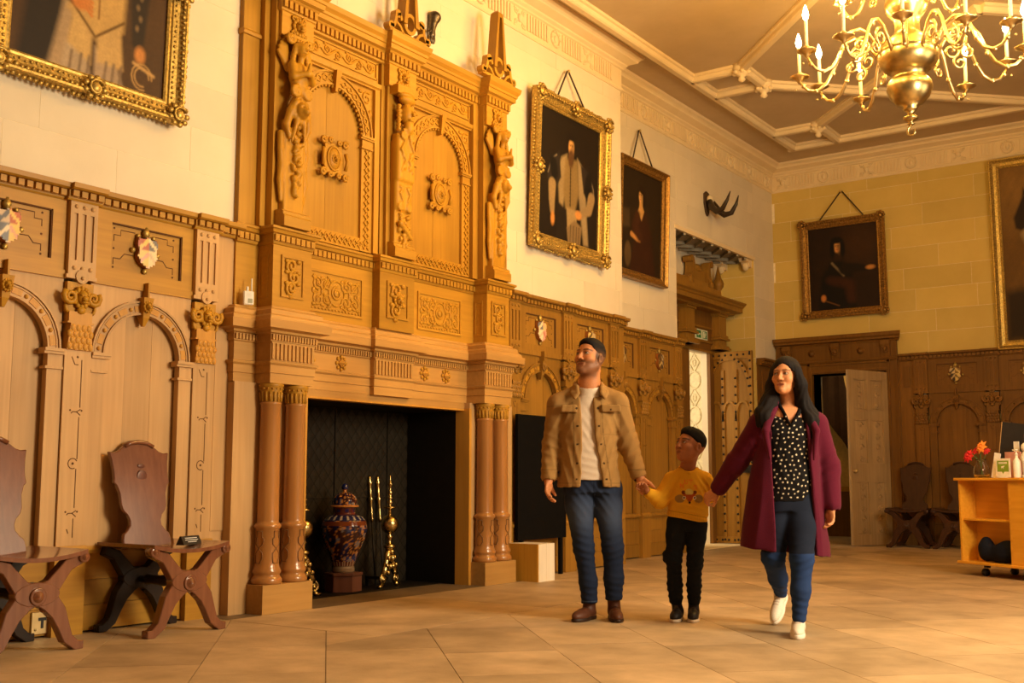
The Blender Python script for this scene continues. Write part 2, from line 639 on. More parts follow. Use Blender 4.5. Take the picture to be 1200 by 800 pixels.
class SDF:
    """list of primitives blended one after another; evaluated only near each primitive"""

    def __init__(self):
        self.p = []

    def cap(self, a, b, ra, rb=None, k=0.02, op='+', sx=None):
        a, b = np.array(a, float), np.array(b, float)
        rb = ra if rb is None else rb
        m = max(ra, rb)

        def f(P):
            ab = b - a
            t = np.clip(((P - a) @ ab) / max(ab @ ab, 1e-12), 0, 1)
            return np.linalg.norm(P - a - t[..., None] * ab, axis=-1) - (ra + (rb - ra) * t)
        self.p.append((f, np.minimum(a, b) - m, np.maximum(a, b) + m, k, op))
        return self

    def chain(self, pts, rs, k=0.02, op='+'):
        for i in range(len(pts) - 1):
            self.cap(pts[i], pts[i + 1], rs[i], rs[i + 1], k, op)
        return self

    def ell(self, c, r, R=None, k=0.02, op='+'):
        c, r = np.array(c, float), np.array(r, float)
        R = np.eye(3) if R is None else np.array(R, float)   # rows: local axes

        def f(P):
            q = (P - c) @ R.T
            k0 = np.linalg.norm(q / r, axis=-1)
            k1 = np.linalg.norm(q / (r * r), axis=-1)
            return k0 * (k0 - 1) / np.maximum(k1, 1e-9)
        m = np.full(3, r.max()) if not np.allclose(R, np.eye(3)) else r
        self.p.append((f, c - m, c + m, k, op))
        return self

    def box(self, c, r, R=None, rd=0.01, k=0.02, op='+'):
        c, r = np.array(c, float), np.array(r, float)
        R = np.eye(3) if R is None else np.array(R, float)

        def f(P):
            q = np.abs((P - c) @ R.T) - (r - rd)
            return np.linalg.norm(np.maximum(q, 0), axis=-1) + np.minimum(q.max(-1), 0) - rd
        m = np.full(3, np.linalg.norm(r)) if not np.allclose(R, np.eye(3)) else r
        self.p.append((f, c - m, c + m, k, op))
        return self

    def fn(self, f, lo, hi, k=0.02, op='+'):
        self.p.append((f, np.array(lo, float), np.array(hi, float), k, op))
        return self

    def eval(self, h, pad=2, disp=None):
        lo = np.min([p[1] for p in self.p if p[4] == '+'], 0) - pad * h - 0.005
        hi = np.max([p[2] for p in self.p if p[4] == '+'], 0) + pad * h + 0.005
        n = np.ceil((hi - lo) / h).astype(int) + 1
        F = np.full(tuple(n), 1.0, np.float32)
        ax = [lo[i] + h * np.arange(n[i]) for i in range(3)]
        for f, a, b, k, op in self.p:
            m = k + 3 * h + (0.02 if op == '+' else 0.0)
            i0 = np.maximum(((a - m - lo) / h).astype(int), 0)
            i1 = np.minimum(((b + m - lo) / h).astype(int) + 2, n)
            if np.any(i1 <= i0):
                continue
            sl = tuple(slice(i0[i], i1[i]) for i in range(3))
            P = np.stack(np.meshgrid(*[ax[i][sl[i]] for i in range(3)], indexing='ij'), -1)
            d = f(P).astype(np.float32)
            G = F[sl]
            if op == '+':
                if k > 0:
                    hh = np.maximum(k - np.abs(G - d), 0) / k
                    F[sl] = np.minimum(G, d) - hh * hh * k * 0.25
                else:
                    F[sl] = np.minimum(G, d)
            elif op == '-':
                if k > 0:
                    hh = np.maximum(k - np.abs(G + d), 0) / k
                    F[sl] = np.maximum(G, -d) + hh * hh * k * 0.25
                else:
                    F[sl] = np.maximum(G, -d)
        if disp is not None:
            near = np.abs(F) < 4 * h
            I = np.argwhere(near)
            F[near] += disp(lo + h * I).astype(np.float32)
        # close the border
        F[0], F[-1], F[:, 0], F[:, -1], F[:, :, 0], F[:, :, -1] = (1,) * 6
        return F, lo

    def build(self, name, mat, h, parent=None, col=None, disp=None, label=None, wall=False, smooth=1):
        F, lo = self.eval(h, disp=disp)
        V, Q = surfnet(F, lo, h)
        for _ in range(smooth):                              # one relaxing pass takes the grid out of the surface
            E = np.concatenate([Q[:, [0, 1]], Q[:, [1, 2]], Q[:, [2, 3]], Q[:, [3, 0]]])
            s = np.zeros_like(V)
            c = np.zeros(len(V))
            np.add.at(s, E[:, 0], V[E[:, 1]])
            np.add.at(s, E[:, 1], V[E[:, 0]])
            np.add.at(c, E[:, 0], 1)
            np.add.at(c, E[:, 1], 1)
            V = V * 0.5 + 0.5 * s / np.maximum(c, 1)[:, None]
        cols = col(V) if col is not None else None
        if wall:
            V = V * np.array([1, -1, 1])
            Q = Q[:, ::-1]
        me = bpy.data.meshes.new(name)
        me.vertices.add(len(V))
        me.vertices.foreach_set('co', V.astype(np.float32).ravel())
        me.loops.add(Q.size)
        me.loops.foreach_set('vertex_index', Q.astype(np.int32).ravel())
        me.polygons.add(len(Q))
        me.polygons.foreach_set('loop_start', np.arange(0, Q.size, 4, dtype=np.int32))
        me.update(calc_edges=True)
        me.polygons.foreach_set('use_smooth', np.ones(len(Q), bool))
        if cols is not None:
            ca = me.color_attributes.new('Col', 'FLOAT_COLOR', 'POINT')
            cc = np.ones((len(V), 4), np.float32)
            cc[:, :3] = cols
            ca.data.foreach_set('color', cc.ravel())
        me.materials.append(MATS[mat])
        o = bpy.data.objects.new(name, me)
        COL.objects.link(o)
        if parent:
            o.parent = parent
        if label:
            o['label'] = label
        return o


def waves(P, seed, freq, n=6):
    rs = np.random.RandomState(seed)
    s = 0
    for i in range(n):
        d = rs.normal(size=3)
        d /= np.linalg.norm(d)
        s = s + np.sin((P @ d) * freq * (0.6 + 0.9 * rs.rand()) + rs.rand() * 6.28)
    return s / n


def lin(r, g, b):
    """display colour 0-255 to linear"""
    return np.array([((c / 255.0) / 12.92 if c / 255.0 <= 0.04045 else ((c / 255.0 + 0.055) / 1.055) ** 2.4) for c in (r, g, b)])

# ------------------------------------------------------------------ the shell of the hall
RNG = random.Random(7)
ZC = 5.57            # ceiling
YB = 15.4            # far wall
XR = 7.4             # right-hand wall
REC = -0.33          # the left wall steps back beyond the chimneypiece
YS = 10.25           # ... here
AL0, AL1, ALT = 12.2, 14.66, 4.05   # alcove with the studded door

# ---- left wall
mb = MB()
mb.box(-0.9, -0.0015, -2.6, 4.9, 2.55, ZC).box(-0.9, -0.05, -2.6, 5.5, 0, 2.55)
mb.box(-0.9, -0.0015, 4.9, YS, 4.2, ZC).box(-0.9, -0.0015, 7.95, YS, 2.55, 4.2).box(-0.9, -0.05, 4.9, 7.95, 2.55, 4.2)
mb.box(-0.9, -0.05, 5.5, 7.44, 1.49, 2.55).box(-0.9, -0.05, 7.44, YS, 0, 2.55)
mb.box(-0.95, -0.62, 5.5, 7.44, 0, 1.49)
mb.box(-0.86, REC - 0.0015, YS, AL0, 2.55, ZC).box(-0.86, REC - 0.05, YS, AL0, 0, 2.55)
mb.box(-0.86, REC - 0.0015, AL0, AL1, ALT, ZC)
mb.box(-0.86, REC - 0.0015, AL1, YB + 0.4, 2.55, ZC).box(-0.86, REC - 0.05, AL1, YB + 0.4, 0, 2.55)
wall_left = mb.build('wall_left', 'mortar')
tag(wall_left, kind='structure')

# ---- far wall, with the doorway
D0, D1, DT = 0.22, 1.29, 2.4
mb = MB()
mb.box(-0.9, D0, YB + 0.05, YB + 0.4, 0, 2.55).box(D1, XR, YB + 0.05, YB + 0.4, 0, 2.55).box(D0, D1, YB + 0.05, YB + 0.4, DT, 2.55)
mb.box(-0.9, XR, YB + 0.0015, YB + 0.4, 2.55, ZC)
wall_back = mb.build('wall_back', 'mortar')
tag(wall_back, kind='structure')

# ---- right wall and the wall behind the camera (out of the picture, they close the room)
mb = MB()
mb.box(XR, XR + 0.3, -2.6, YB + 0.4, 0, ZC)
wall_right = tag(mb.build('wall_right', 'oak_dark'), kind='structure')
mb = MB()
mb.box(-0.9, XR, -2.9, -2.6, 0, ZC)
wall_front = tag(mb.build('wall_front', 'oak_dark'), kind='structure')


def ashlar(parent, side, plane, u0, u1, z0, z1, mat, zbase=2.61, course=0.3, off=0, wmin=0.7, wmax=1.15, joints=None):
    """courses of squared stone, each block a piece of its own"""
    z = zbase
    i = 0
    while z < z1 - 0.02:
        za, zb = max(z, z0), min(z + course, z1)
        z += course
        i += 1
        if zb - za < 0.03:
            continue
        u = -2.6 - RNG.random() * 0.9
        while u < u1:
            w = wmin + RNG.random() * (wmax - wmin)
            a, b = max(u, u0), min(u + w, u1)
            if b - a > 0.04:
                g = 0.0018
                pr = RNG.uniform(0, 0.0012)
                m = MB()
                if side == 'left':
                    m.box(plane - 0.02, plane + pr, a + g, b - g, za + g, zb - g)
                elif side == 'back':
                    m.box(a + g, b - g, plane - pr, plane + 0.02, za + g, zb - g)
                elif side == 'jamb':
                    m.box(a + g, b - g, plane - pr, plane + 0.02, za + g, zb - g)
                m.build('stone_block', mat, parent)
            u += w


ashlar(wall_left, 'left', 0.0, 0.6, 4.93, 2.6, 5.2, 'ashlar')
ashlar(wall_left, 'left', 0.0, 4.93, 7.95, 4.3, 5.2, 'ashlar')
ashlar(wall_left, 'left', 0.0, 7.95, YS, 2.6, 5.2, 'ashlar')
ashlar(wall_left, 'left', REC, YS, AL0, 2.6, 5.2, 'ashlar')
ashlar(wall_left, 'left', REC, AL0, AL1, ALT, 5.2, 'ashlar')
ashlar(wall_left, 'left', REC, AL1, YB, 2.6, 5.2, 'ashlar')
ashlar(wall_back, 'back', YB, REC, 5.6, 2.5, 5.2, 'ashlar_deep')
# the step in the wall
MB().box(REC - 0.02, -0.002, YS - 0.02, YS, 0, 5.2).build('stone_return', 'ashlar', wall_left)

# ---- alcove: jambs, coffered soffit, back
mb = MB()
mb.box(-0.86, REC - 0.002, AL0 - 0.012, AL0, 0, ALT)
mb.build('jamb_lining', 'ashlar', wall_left)
ashlar(wall_left, 'jamb', AL1, -0.86, REC - 0.003, 0, ALT, 'ashlar_deep', zbase=0.21)
mb = MB()
mb.box(-0.95, -0.86, AL0 - 0.2, 13.5, 0, ALT).box(-0.95, -0.86, 13.5, 14.15, 2.66, ALT).box(-0.95, -0.86, 14.15, AL1 + 0.3, 0, ALT)
mb.build('alcove_back', 'ashlar', wall_left)
mb = MB().box(-0.86, REC, AL0, AL1, ALT - 0.002, ALT + 0.02)
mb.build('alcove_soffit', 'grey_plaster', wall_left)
for k in range(9):
    y = AL0 + 0.02 + k * (AL1 - AL0) / 9
    m = MB()
    m.strip([(-0.85, y), (-0.60, y + 0.27), (-0.35, y)], 0.035, 0, 0.045)
    m.v = [(p[0], p[2], ALT - p[1]) for p in m.v]
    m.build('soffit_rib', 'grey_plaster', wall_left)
m = MB().box(-0.36, REC + 0.012, AL0 - 0.03, AL1 + 0.03, ALT - 0.02, ALT + 0.03)
m.build('soffit_edge', 'plaster', wall_left)
for x in (-0.80, -0.42):
    m = MB()
    m.poly([(-0.0, 0.0), (-0.20, 0.0), (-0.18, -0.05), (-0.10, -0.06), (-0.08, -0.12), (0.0, -0.13)], x - 0.06, x + 0.06, 'x')
    m.v = [(p[0], p[1] + AL1, p[2] + ALT) for p in m.v]
    m.ball((x, AL1 - 0.09, ALT - 0.12), (0.05, 0.05, 0.06))
    m.build('corbel', 'plaster', wall_left)

# ---- lobby behind the studded door: a white wall with strapwork in relief
mb = MB()
mb.box(-3.4, -0.86, 15.3, 15.35, 0, 3.0)                     # end wall of the lobby, faces the camera
mb.box(-3.4, -3.35, 12.0, 15.3, 0, 3.0).box(-3.4, -0.95, 12.0, 12.05, 0, 3.0).box(-3.4, -0.86, 12.0, 15.35, 3.0, 3.05)
lobby = tag(mb.build('wall_lobby', 'cream_plaster'), kind='structure')
m = MB()
for i in range(10):
    zc = 0.25 + i * 0.27
    for xc in (-1.62, -1.28):
        if i % 2 == 0:
            m.tube([(xc + 0.10 * math.cos(a), 15.29, zc + 0.13 * math.sin(a)) for a in np.linspace(0, 2 * PI, 17)], 0.016, 6)
        else:
            m.tube([(xc, 15.29, zc - 0.15), (xc + 0.09, 15.29, zc), (xc, 15.29, zc + 0.15), (xc - 0.09, 15.29, zc), (xc, 15.29, zc - 0.15)], 0.016, 6)
            m.tube([(xc + 0.03 * math.cos(a), 15.29, zc + 0.05 * math.sin(a)) for a in np.linspace(0, 2 * PI, 9)], 0.014, 6)
for xe in (-1.80, -1.45, -1.10):
    m.box(xe - 0.012, xe + 0.012, 15.275, 15.3, 0.05, 2.95)
m.build('strapwork_relief', 'cream_plaster', lobby)

# ---- passage behind the far door
mb = MB()
mb.box(-0.8, 2.6, 17.2, 17.25, 0, 3.0).box(-0.8, -0.75, YB + 0.4, 17.2, 0, 3.0).box(2.55, 2.6, YB + 0.4, 17.2, 0, 3.0)
mb.box(-0.8, 2.6, YB + 0.4, 17.25, 3.0, 3.05)
passage = tag(mb.build('wall_passage', 'ochre_wall'), kind='structure')
MB().box(-0.75, 2.55, 17.14, 17.2, 0, 0.75).build('dado_panelling', 'oak_back', passage)
MB().box(-0.75, 2.55, 17.12, 17.2, 0.70, 0.78).build('dado_rail', 'oak', passage)

# ---- floor: hearth slabs and stone flags laid diagonally
mb = MB()
mb.box(-3.4, XR, -2.6, 17.25, -0.12, -0.006)
floor = tag(mb.build('floor', 'floor_joint'), kind='structure')


def clip(poly, a, b, c):
    """keep a*x+b*y<=c"""
    out = []
    for i in range(len(poly)):
        p, q = poly[i], poly[(i + 1) % len(poly)]
        dp, dq = a * p[0] + b * p[1] - c, a * q[0] + b * q[1] - c
        if dp <= 0:
            out.append(p)
        if (dp < 0) != (dq < 0) and abs(dp - dq) > 1e-12:
            t = dp / (dp - dq)
            out.append((p[0] + t * (q[0] - p[0]), p[1] + t * (q[1] - p[1])))
    return out


def area(p):
    return 0.5 * abs(sum(p[i][0] * p[(i + 1) % len(p)][1] - p[(i + 1) % len(p)][0] * p[i][1] for i in range(len(p))))


def flag(p):
    if len(p) < 3 or area(p) < 0.004:
        return
    dz = RNG.uniform(-0.0012, 0.0)
    MB().poly(p, -0.03, dz, 'z').build('flagstone', 'flagstone', floor)


HX, HY0, HY1 = 1.53, 4.73, 8.25
R2 = math.sqrt(0.5)
k = 0
S0 = 4.18 - 0.838 * 11
while S0 + 0.838 * k < 24:
    s0, s1 = S0 + 0.838 * k, S0 + 0.838 * (k + 1)
    d = -12 + RNG.random()
    while d < 18.5:
        w = RNG.uniform(0.95, 1.6)
        g = 0.003
        q = []
        for s, dd in ((s0 + g, d + g), (s1 - g, d + g), (s1 - g, d + w - g), (s0 + g, d + w - g)):
            q.append(((s - dd) / 2, (s + dd) / 2))
        d += w
        for a, b, c in ((-1, 0, 0.9), (1, 0, XR), (0, -1, 0.6), (0, 1, 15.6)):
            q = clip(q, a, b, c) if q else q
        if len(q) < 3:
            continue
        # stop at the left wall line and at the hearth
        q1 = clip(q, -1, 0, -HX)
        flag(q1)
        q2 = clip(q, 1, 0, HX)
        if len(q2) >= 3:
            a_ = clip(clip(q2, 0, 1, HY0), -1, 0, 0.05)
            flag(a_)
            b_ = clip(q2, 0, -1, -HY1)
            if len(b_) >= 3:
                flag(b_)
    k += 1
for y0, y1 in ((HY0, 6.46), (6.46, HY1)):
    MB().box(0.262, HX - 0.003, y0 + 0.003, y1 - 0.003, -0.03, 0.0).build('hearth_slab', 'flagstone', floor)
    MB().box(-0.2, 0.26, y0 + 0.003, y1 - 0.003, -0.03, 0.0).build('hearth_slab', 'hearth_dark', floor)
MB().box(-0.9, -0.33, 12.2, 14.66, -0.03, 0.004).build('threshold_slab', 'plaster', floor)
MB().box(-3.4, -0.86, 12.05, 15.3, -0.03, 0.002).build('lobby_slab', 'plaster', floor)
MB().box(-0.75, 2.55, YB + 0.2, 17.14, -0.03, 0.0).build('passage_boards', 'flagstone', floor)

# ---- ceiling with moulded ribs
mb = MB()
mb.box(-0.9, XR + 0.3, -2.9, YB + 0.4, ZC, ZC + 0.1)
ceiling = tag(mb.build('ceiling', 'ceiling_plaster'), kind='structure')


def rib(p, q, w=0.15, d=0.085, name='ceiling_rib'):
    p, q = Vector((p[0], p[1])), Vector((q[0], q[1]))
    t = (q - p)
    L = t.length
    t.normalize()
    n = Vector((-t.y, t.x))
    prof = [(-w / 2, 0), (-w / 2, -d * 0.35), (-w * 0.36, -d * 0.45), (-w * 0.30, -d * 0.85), (-w * 0.2, -d), (w * 0.2, -d), (w * 0.30, -d * 0.85), (w * 0.36, -d * 0.45), (w / 2, -d * 0.35), (w / 2, 0)]
    v = []
    for s in (0, L):
        for a, z in prof:
            c = p + t * s + n * a
            v.append((c.x, c.y, ZC + z))
    k_ = len(prof)
    f = [tuple(range(k_)), tuple(range(k_, 2 * k_))[::-1]] + [(i, i + 1, k_ + i + 1, k_ + i) for i in range(k_ - 1)]
    MB().add(v, f).build(name, 'plaster', ceiling)


def boss(x, y):
    m = MB()
    m.lathe([(0.0, -0.20), (0.03, -0.19), (0.045, -0.165), (0.03, -0.14), (0.06, -0.12), (0.085, -0.10), (0.06, -0.08), (0.10, -0.06), (0.11, 0.0)], (x, y, ZC), 12)
    for k_ in range(6):
        a = k_ * PI / 3
        m.ball((x + 0.085 * math.cos(a), y + 0.085 * math.sin(a), ZC - 0.09), (0.03, 0.03, 0.025), 6, 4)
    m.build('ceiling_boss', 'plaster', ceiling)


XC = 3.6                          # middle of the ceiling pattern
XA = 0.37                         # edge rib
XB = 1.0
ends = 14.5
for sx in (1, -1):
    fx = (lambda x: x) if sx == 1 else (lambda x: 2 * XC - x)
    rib((fx(XA), 3.0), (fx(XA), ends))
    for ya in (11.28, 5.0):
        yb = ya + 0.64
        for y in (ya, yb):
            rib((fx(XA), y), (fx(XB), y))
            boss(fx(XB), y)
        rib((fx(XB), ya), (fx(XB), yb))
    rib((fx(XA), 13.75), (fx(XB), 13.75))
    rib((fx(XB), 13.75), (fx(XB), ends))
    boss(fx(XB), 13.75)
    rib((fx(XB), 11.28), (fx(XB + 2.0), 9.28))          # diagonals
    rib((fx(XB), 11.92), (fx(XC), 14.5))
    rib((fx(XB), 13.75), (fx(XC), 11.15))
    rib((fx(XB), 5.64), (fx(XB + 2.0), 7.64))
rib((XA - 0.07, ends), (2 * XC - XA + 0.07, ends))
boss(2.37, 12.85) if False else None

# ---- cornice and frieze
CPROF = [(0, 5.17), (0.012, 5.17), (0.022, 5.185), (0.022, 5.2), (0.012, 5.21), (0.012, 5.405), (0.03, 5.415), (0.035, 5.43), (0.06, 5.45), (0.065, 5.465),
         (0.10, 5.48), (0.15, 5.50), (0.155, 5.515), (0.17, 5.53), (0.20, 5.545), (0.21, ZC), (0, ZC)]


def cornice_run(name, loc, rotz, u0, u1, mat, start, e0=False, e1=False):
    t = empty(name, loc=loc, rotz=rotz, kind='structure')
    m = MB(True)
    n = len(CPROF)
    m.profile(CPROF, u0, u1)
    if e0:
        for i, p in enumerate(CPROF):
            m.v[i] = (u0 - (p[0] if e0 > 0 else -p[0]), p[0], p[1])
    if e1:
        for i, p in enumerate(CPROF):
            m.v[n + i] = (u1 + (p[0] if e1 > 0 else -p[0]), p[0], p[1])
    m.build('cornice', mat, t)
    u = start
    j = 0
    while u < u1 - 0.1:
        a, b = max(u + 0.11, u0), min(u + 0.52, u1)
        if b - a > 0.08:                                  # fluted length
            mm = MB(True)
            q = a + 0.012
            while q < b - 0.03:
                mm.box(q, q + 0.028, 0.012, 0.028, 5.225, 5.395)
                q += 0.048
            mm.build('frieze_flutes', mat, t, kind='stuff')
        if u - 0.10 > u0 and u + 0.10 < u1:
            mm = MB(True)
            if j % 2:
                mm.tube([(u + 0.075 * math.cos(w), 0.018, 5.308 + 0.078 * math.sin(w)) for w in np.linspace(0, 2 * PI, 17)], 0.014, 6)
                mm.ball((u, 0.014, 5.308), (0.03, 0.02, 0.04), 8, 5)
                for w in np.linspace(0, 2 * PI, 9)[:-1]:
                    mm.ball((u + 0.076 * math.cos(w), 0.028, 5.308 + 0.079 * math.sin(w)), 0.014, 6, 4)
            else:
                mm.ball((u, 0.018, 5.31), (0.035, 0.028, 0.045), 8, 5)
                for sa in (-1, 1):
                    for sb in (-1, 1):
                        mm.tube(lift(spiral(u + sa * 0.06, 5.308 + sb * 0.06, 0.032, 0.006, 0.5, 1.3 * sa * sb, 10), 0.018), 0.009, 5)
                        mm.ball((u + sa * 0.088, 0.016, 5.308 + sb * 0.085), 0.012, 6, 4)
                mm.tube([(u - 0.09, 0.012, 5.24), (u + 0.09, 0.012, 5.375)], 0.008, 5)
                mm.tube([(u + 0.09, 0.012, 5.24), (u - 0.09, 0.012, 5.375)], 0.008, 5)
            mm.build('frieze_carving', mat, t, kind='stuff')
        j += 1
        u += 0.63
    return t


LW = PI / 2
cornice_run('trim_1', (0, 0, 0), LW, 3.0, YS, 'plaster', 3.25, e1=1)
cornice_run('trim_2', (REC, 0, 0), LW, YS, YB, 'plaster', 10.75, e1=-1)
cornice_run('trim_3', (0, YB, 0), 0, REC, XR, 'plaster', REC + 0.18, e0=-1)

# ------------------------------------------------------------------ carved oak panelling
def dentil_row(m, u0, u1, n0, n1, z0, z1, pitch, gap):
    k = max(1, int((u1 - u0) / pitch))
    p = (u1 - u0) / k
    for i in range(k):
        m.box(u0 + i * p + gap / 2, u0 + (i + 1) * p - gap / 2, n0, n1, z0, z1)
    return m


PCORN = [(0.0, 2.515), (0.035, 2.515), (0.042, 2.525), (0.042, 2.533), (0.05, 2.533), (0.05, 2.572), (0.085, 2.575), (0.098, 2.583), (0.102, 2.61), (0, 2.61)]


def panel_cornice(par, u0, u1, off, mats):
    m = MB(True)
    prof = [(p[0] + (off if p[0] > 0 else 0), p[1]) for p in PCORN]
    m.profile(prof, u0, u1)
    m.build('cornice', mats[1], par)
    m = MB(True)
    dentil_row(m, u0 + 0.004, u1 - 0.004, 0.045 + off, 0.072 + off, 2.535, 2.571, 0.052, 0.017)
    m.build('dentils', mats[1], par, kind='stuff')


def lion_mask(m, u, n, z, s=1.0):
    m.ball((u, n + 0.02 * s, z), (0.036 * s, 0.035 * s, 0.045 * s), 10, 6)
    m.ball((u, n + 0.05 * s, z - 0.012 * s), (0.02 * s, 0.018 * s, 0.02 * s), 8, 5)
    m.ball((u, n + 0.047 * s, z - 0.034 * s), (0.022 * s, 0.014 * s, 0.008 * s), 8, 5)
    for q in (-1, 1):
        m.ball((u + q * 0.02 * s, n + 0.046 * s, z + 0.012 * s), (0.011 * s, 0.012 * s, 0.007 * s), 6, 4)
        m.ball((u + q * 0.032 * s, n + 0.02 * s, z + 0.04 * s), (0.014 * s, 0.014 * s, 0.016 * s), 6, 4)
    for w in np.linspace(0, 2 * PI, 13)[:-1]:
        m.ball((u + 0.05 * s * math.cos(w), n + 0.012 * s, z + 0.055 * s * math.sin(w)), (0.017 * s, 0.016 * s, 0.02 * s), 6, 4)


def capital(par, u, mats):
    m = MB(True)
    z = 1.945
    m.box(u - 0.085, u + 0.085, 0, 0.055, 1.86, 2.035)
    for q in (-1, 1):
        m.tube(lift(spiral(u + q * 0.075, z, 0.046, 0.008, 0.8 if q > 0 else 2.3, -1.6 * q, 14), 0.075), [0.018 - 0.0007 * i for i in range(15)], 6)
        m.tube(lift(arc(u + q * 0.06, z - 0.06, 0.035, PI / 2, PI / 2 - q * 2.6, 6), 0.06), 0.011, 5)
    lion_mask(m, u, 0.06, z, 0.95)
    m.ball((u, 0.07, z - 0.075), (0.03, 0.02, 0.025), 8, 4)
    m.build('capital', mats[2], par)
    m = MB(True)                                            # pendant under the fluted frieze block
    m.disc((u, 0.03, 2.07), 0.042, 0.04, 14)
    m.ball((u, 0.072, 2.06), 0.012, 6, 4)
    m.build('pendant', mats[0], par)
    m = MB(True)                                            # block carved with scales
    m.box(u - 0.075, u + 0.075, 0, 0.07, 1.80, 1.86)
    m.box(u - 0.085, u + 0.085, 0, 0.075, 1.79, 1.80)
    m.taper((u, 0.037, 1.635), (0.083, 0.037), (u, 0.04, 1.79), (0.066, 0.04))
    for r in range(4):
        z_ = 1.765 - r * 0.036
        for i in range(5 if r % 2 else 4):
            nn = 5 if r % 2 else 4
            uu = u + (i - (nn - 1) / 2) * 0.034
            m.ball((uu, 0.074 - 0.001 * r, z_), (0.019, 0.012, 0.024), 8, 5)
    m.build('scale_block', mats[3], par)


def pilaster(par, u, mats, w=0.18, detail=True):
    h = w / 2
    m = MB(True)
    m.box(u - h, u + h, 0, 0.05, 2.075, 2.52).box(u - h - 0.01, u + h + 0.01, 0, 0.062, 2.055, 2.078)
    e = [-h, -0.066, -0.040, -0.013, 0.013, 0.040, 0.066, h]
    for a, b in ((0, 1), (2, 3), (4, 5), (6, 7)):
        m.box(u + e[a], u + e[b], 0.05, 0.062, 2.165, 2.445)
    m.box(u - h, u + h, 0.05, 0.062, 2.445, 2.52).box(u - h, u + h, 0.05, 0.062, 2.078, 2.165)
    m.build('fluted_block', mats[0], par)
    m = MB(True)
    for q in (-0.053, 0, 0.053):
        for z in (2.485, 2.118):
            m.ball((u + q, 0.062, z), (0.014, 0.012, 0.014), 8, 5)
    m.build('studs', mats[0], par, kind='stuff')
    capital(par, u, mats)
    s = h - 0.004
    MB(True).box(u - s, u + s, 0, 0.06, 0.50, 1.635).build('pilaster_shaft', mats[0], par)
    m = MB(True)
    m.box(u - h - 0.008, u + h + 0.008, 0, 0.075, 0.0, 0.46)
    m.profile([(0, 0.455), (0.085, 0.455), (0.09, 0.475), (0.075, 0.49), (0.07, 0.505), (0, 0.505)], u - h - 0.012, u + h + 0.012)
    m.build('pedestal', mats[1], par)
    if detail:
        m = MB(True)
        a, b = 0.0595, 0.0612
        x = u + 0.026
        t = 0.0055
        zz = [(1.58, 1.30), (1.245, 1.0), (0.945, 0.72), (0.66, 0.55)]
        for i, (z1, z0) in enumerate(zz):
            m.strip([(x - 0.004 * i, z1), (x - 0.004 * i, z0)], t, a, b)
        m.strip([(u - 0.04, 1.595), (u - 0.018, 1.55), (u + 0.004, 1.55)], t, a, b)
        m.strip([(u + 0.0, 1.60), (u - 0.004, 1.59)], 0.012, a, b)
        for z in (1.275, 0.69):
            m.strip([(x + 0.005, z + 0.015), (x - 0.02, z), (x - 0.045, z), (x - 0.055, z - 0.01)], t, a, b)
            m.strip([(x - 0.02, z), (x + 0.005, z - 0.02)], t, a, b)
            for q in (-0.062, 0.012):
                m.disc((x + q, a, z + 0.008), 0.006, b - a, 8)
        for z in (0.975,):
            m.strip(arc(x - 0.03, z, 0.03, 0.5, 5.2, 9), t, a, b)
            m.disc((x - 0.03, a, z), 0.008, b - a, 8)
        m.strip([(x - 0.05, 0.60), (x - 0.04, 0.575)], t, a, b)
        m.build('incised_strapwork', 'oak_incised', par, kind='stuff')


ARMS_N = [0]


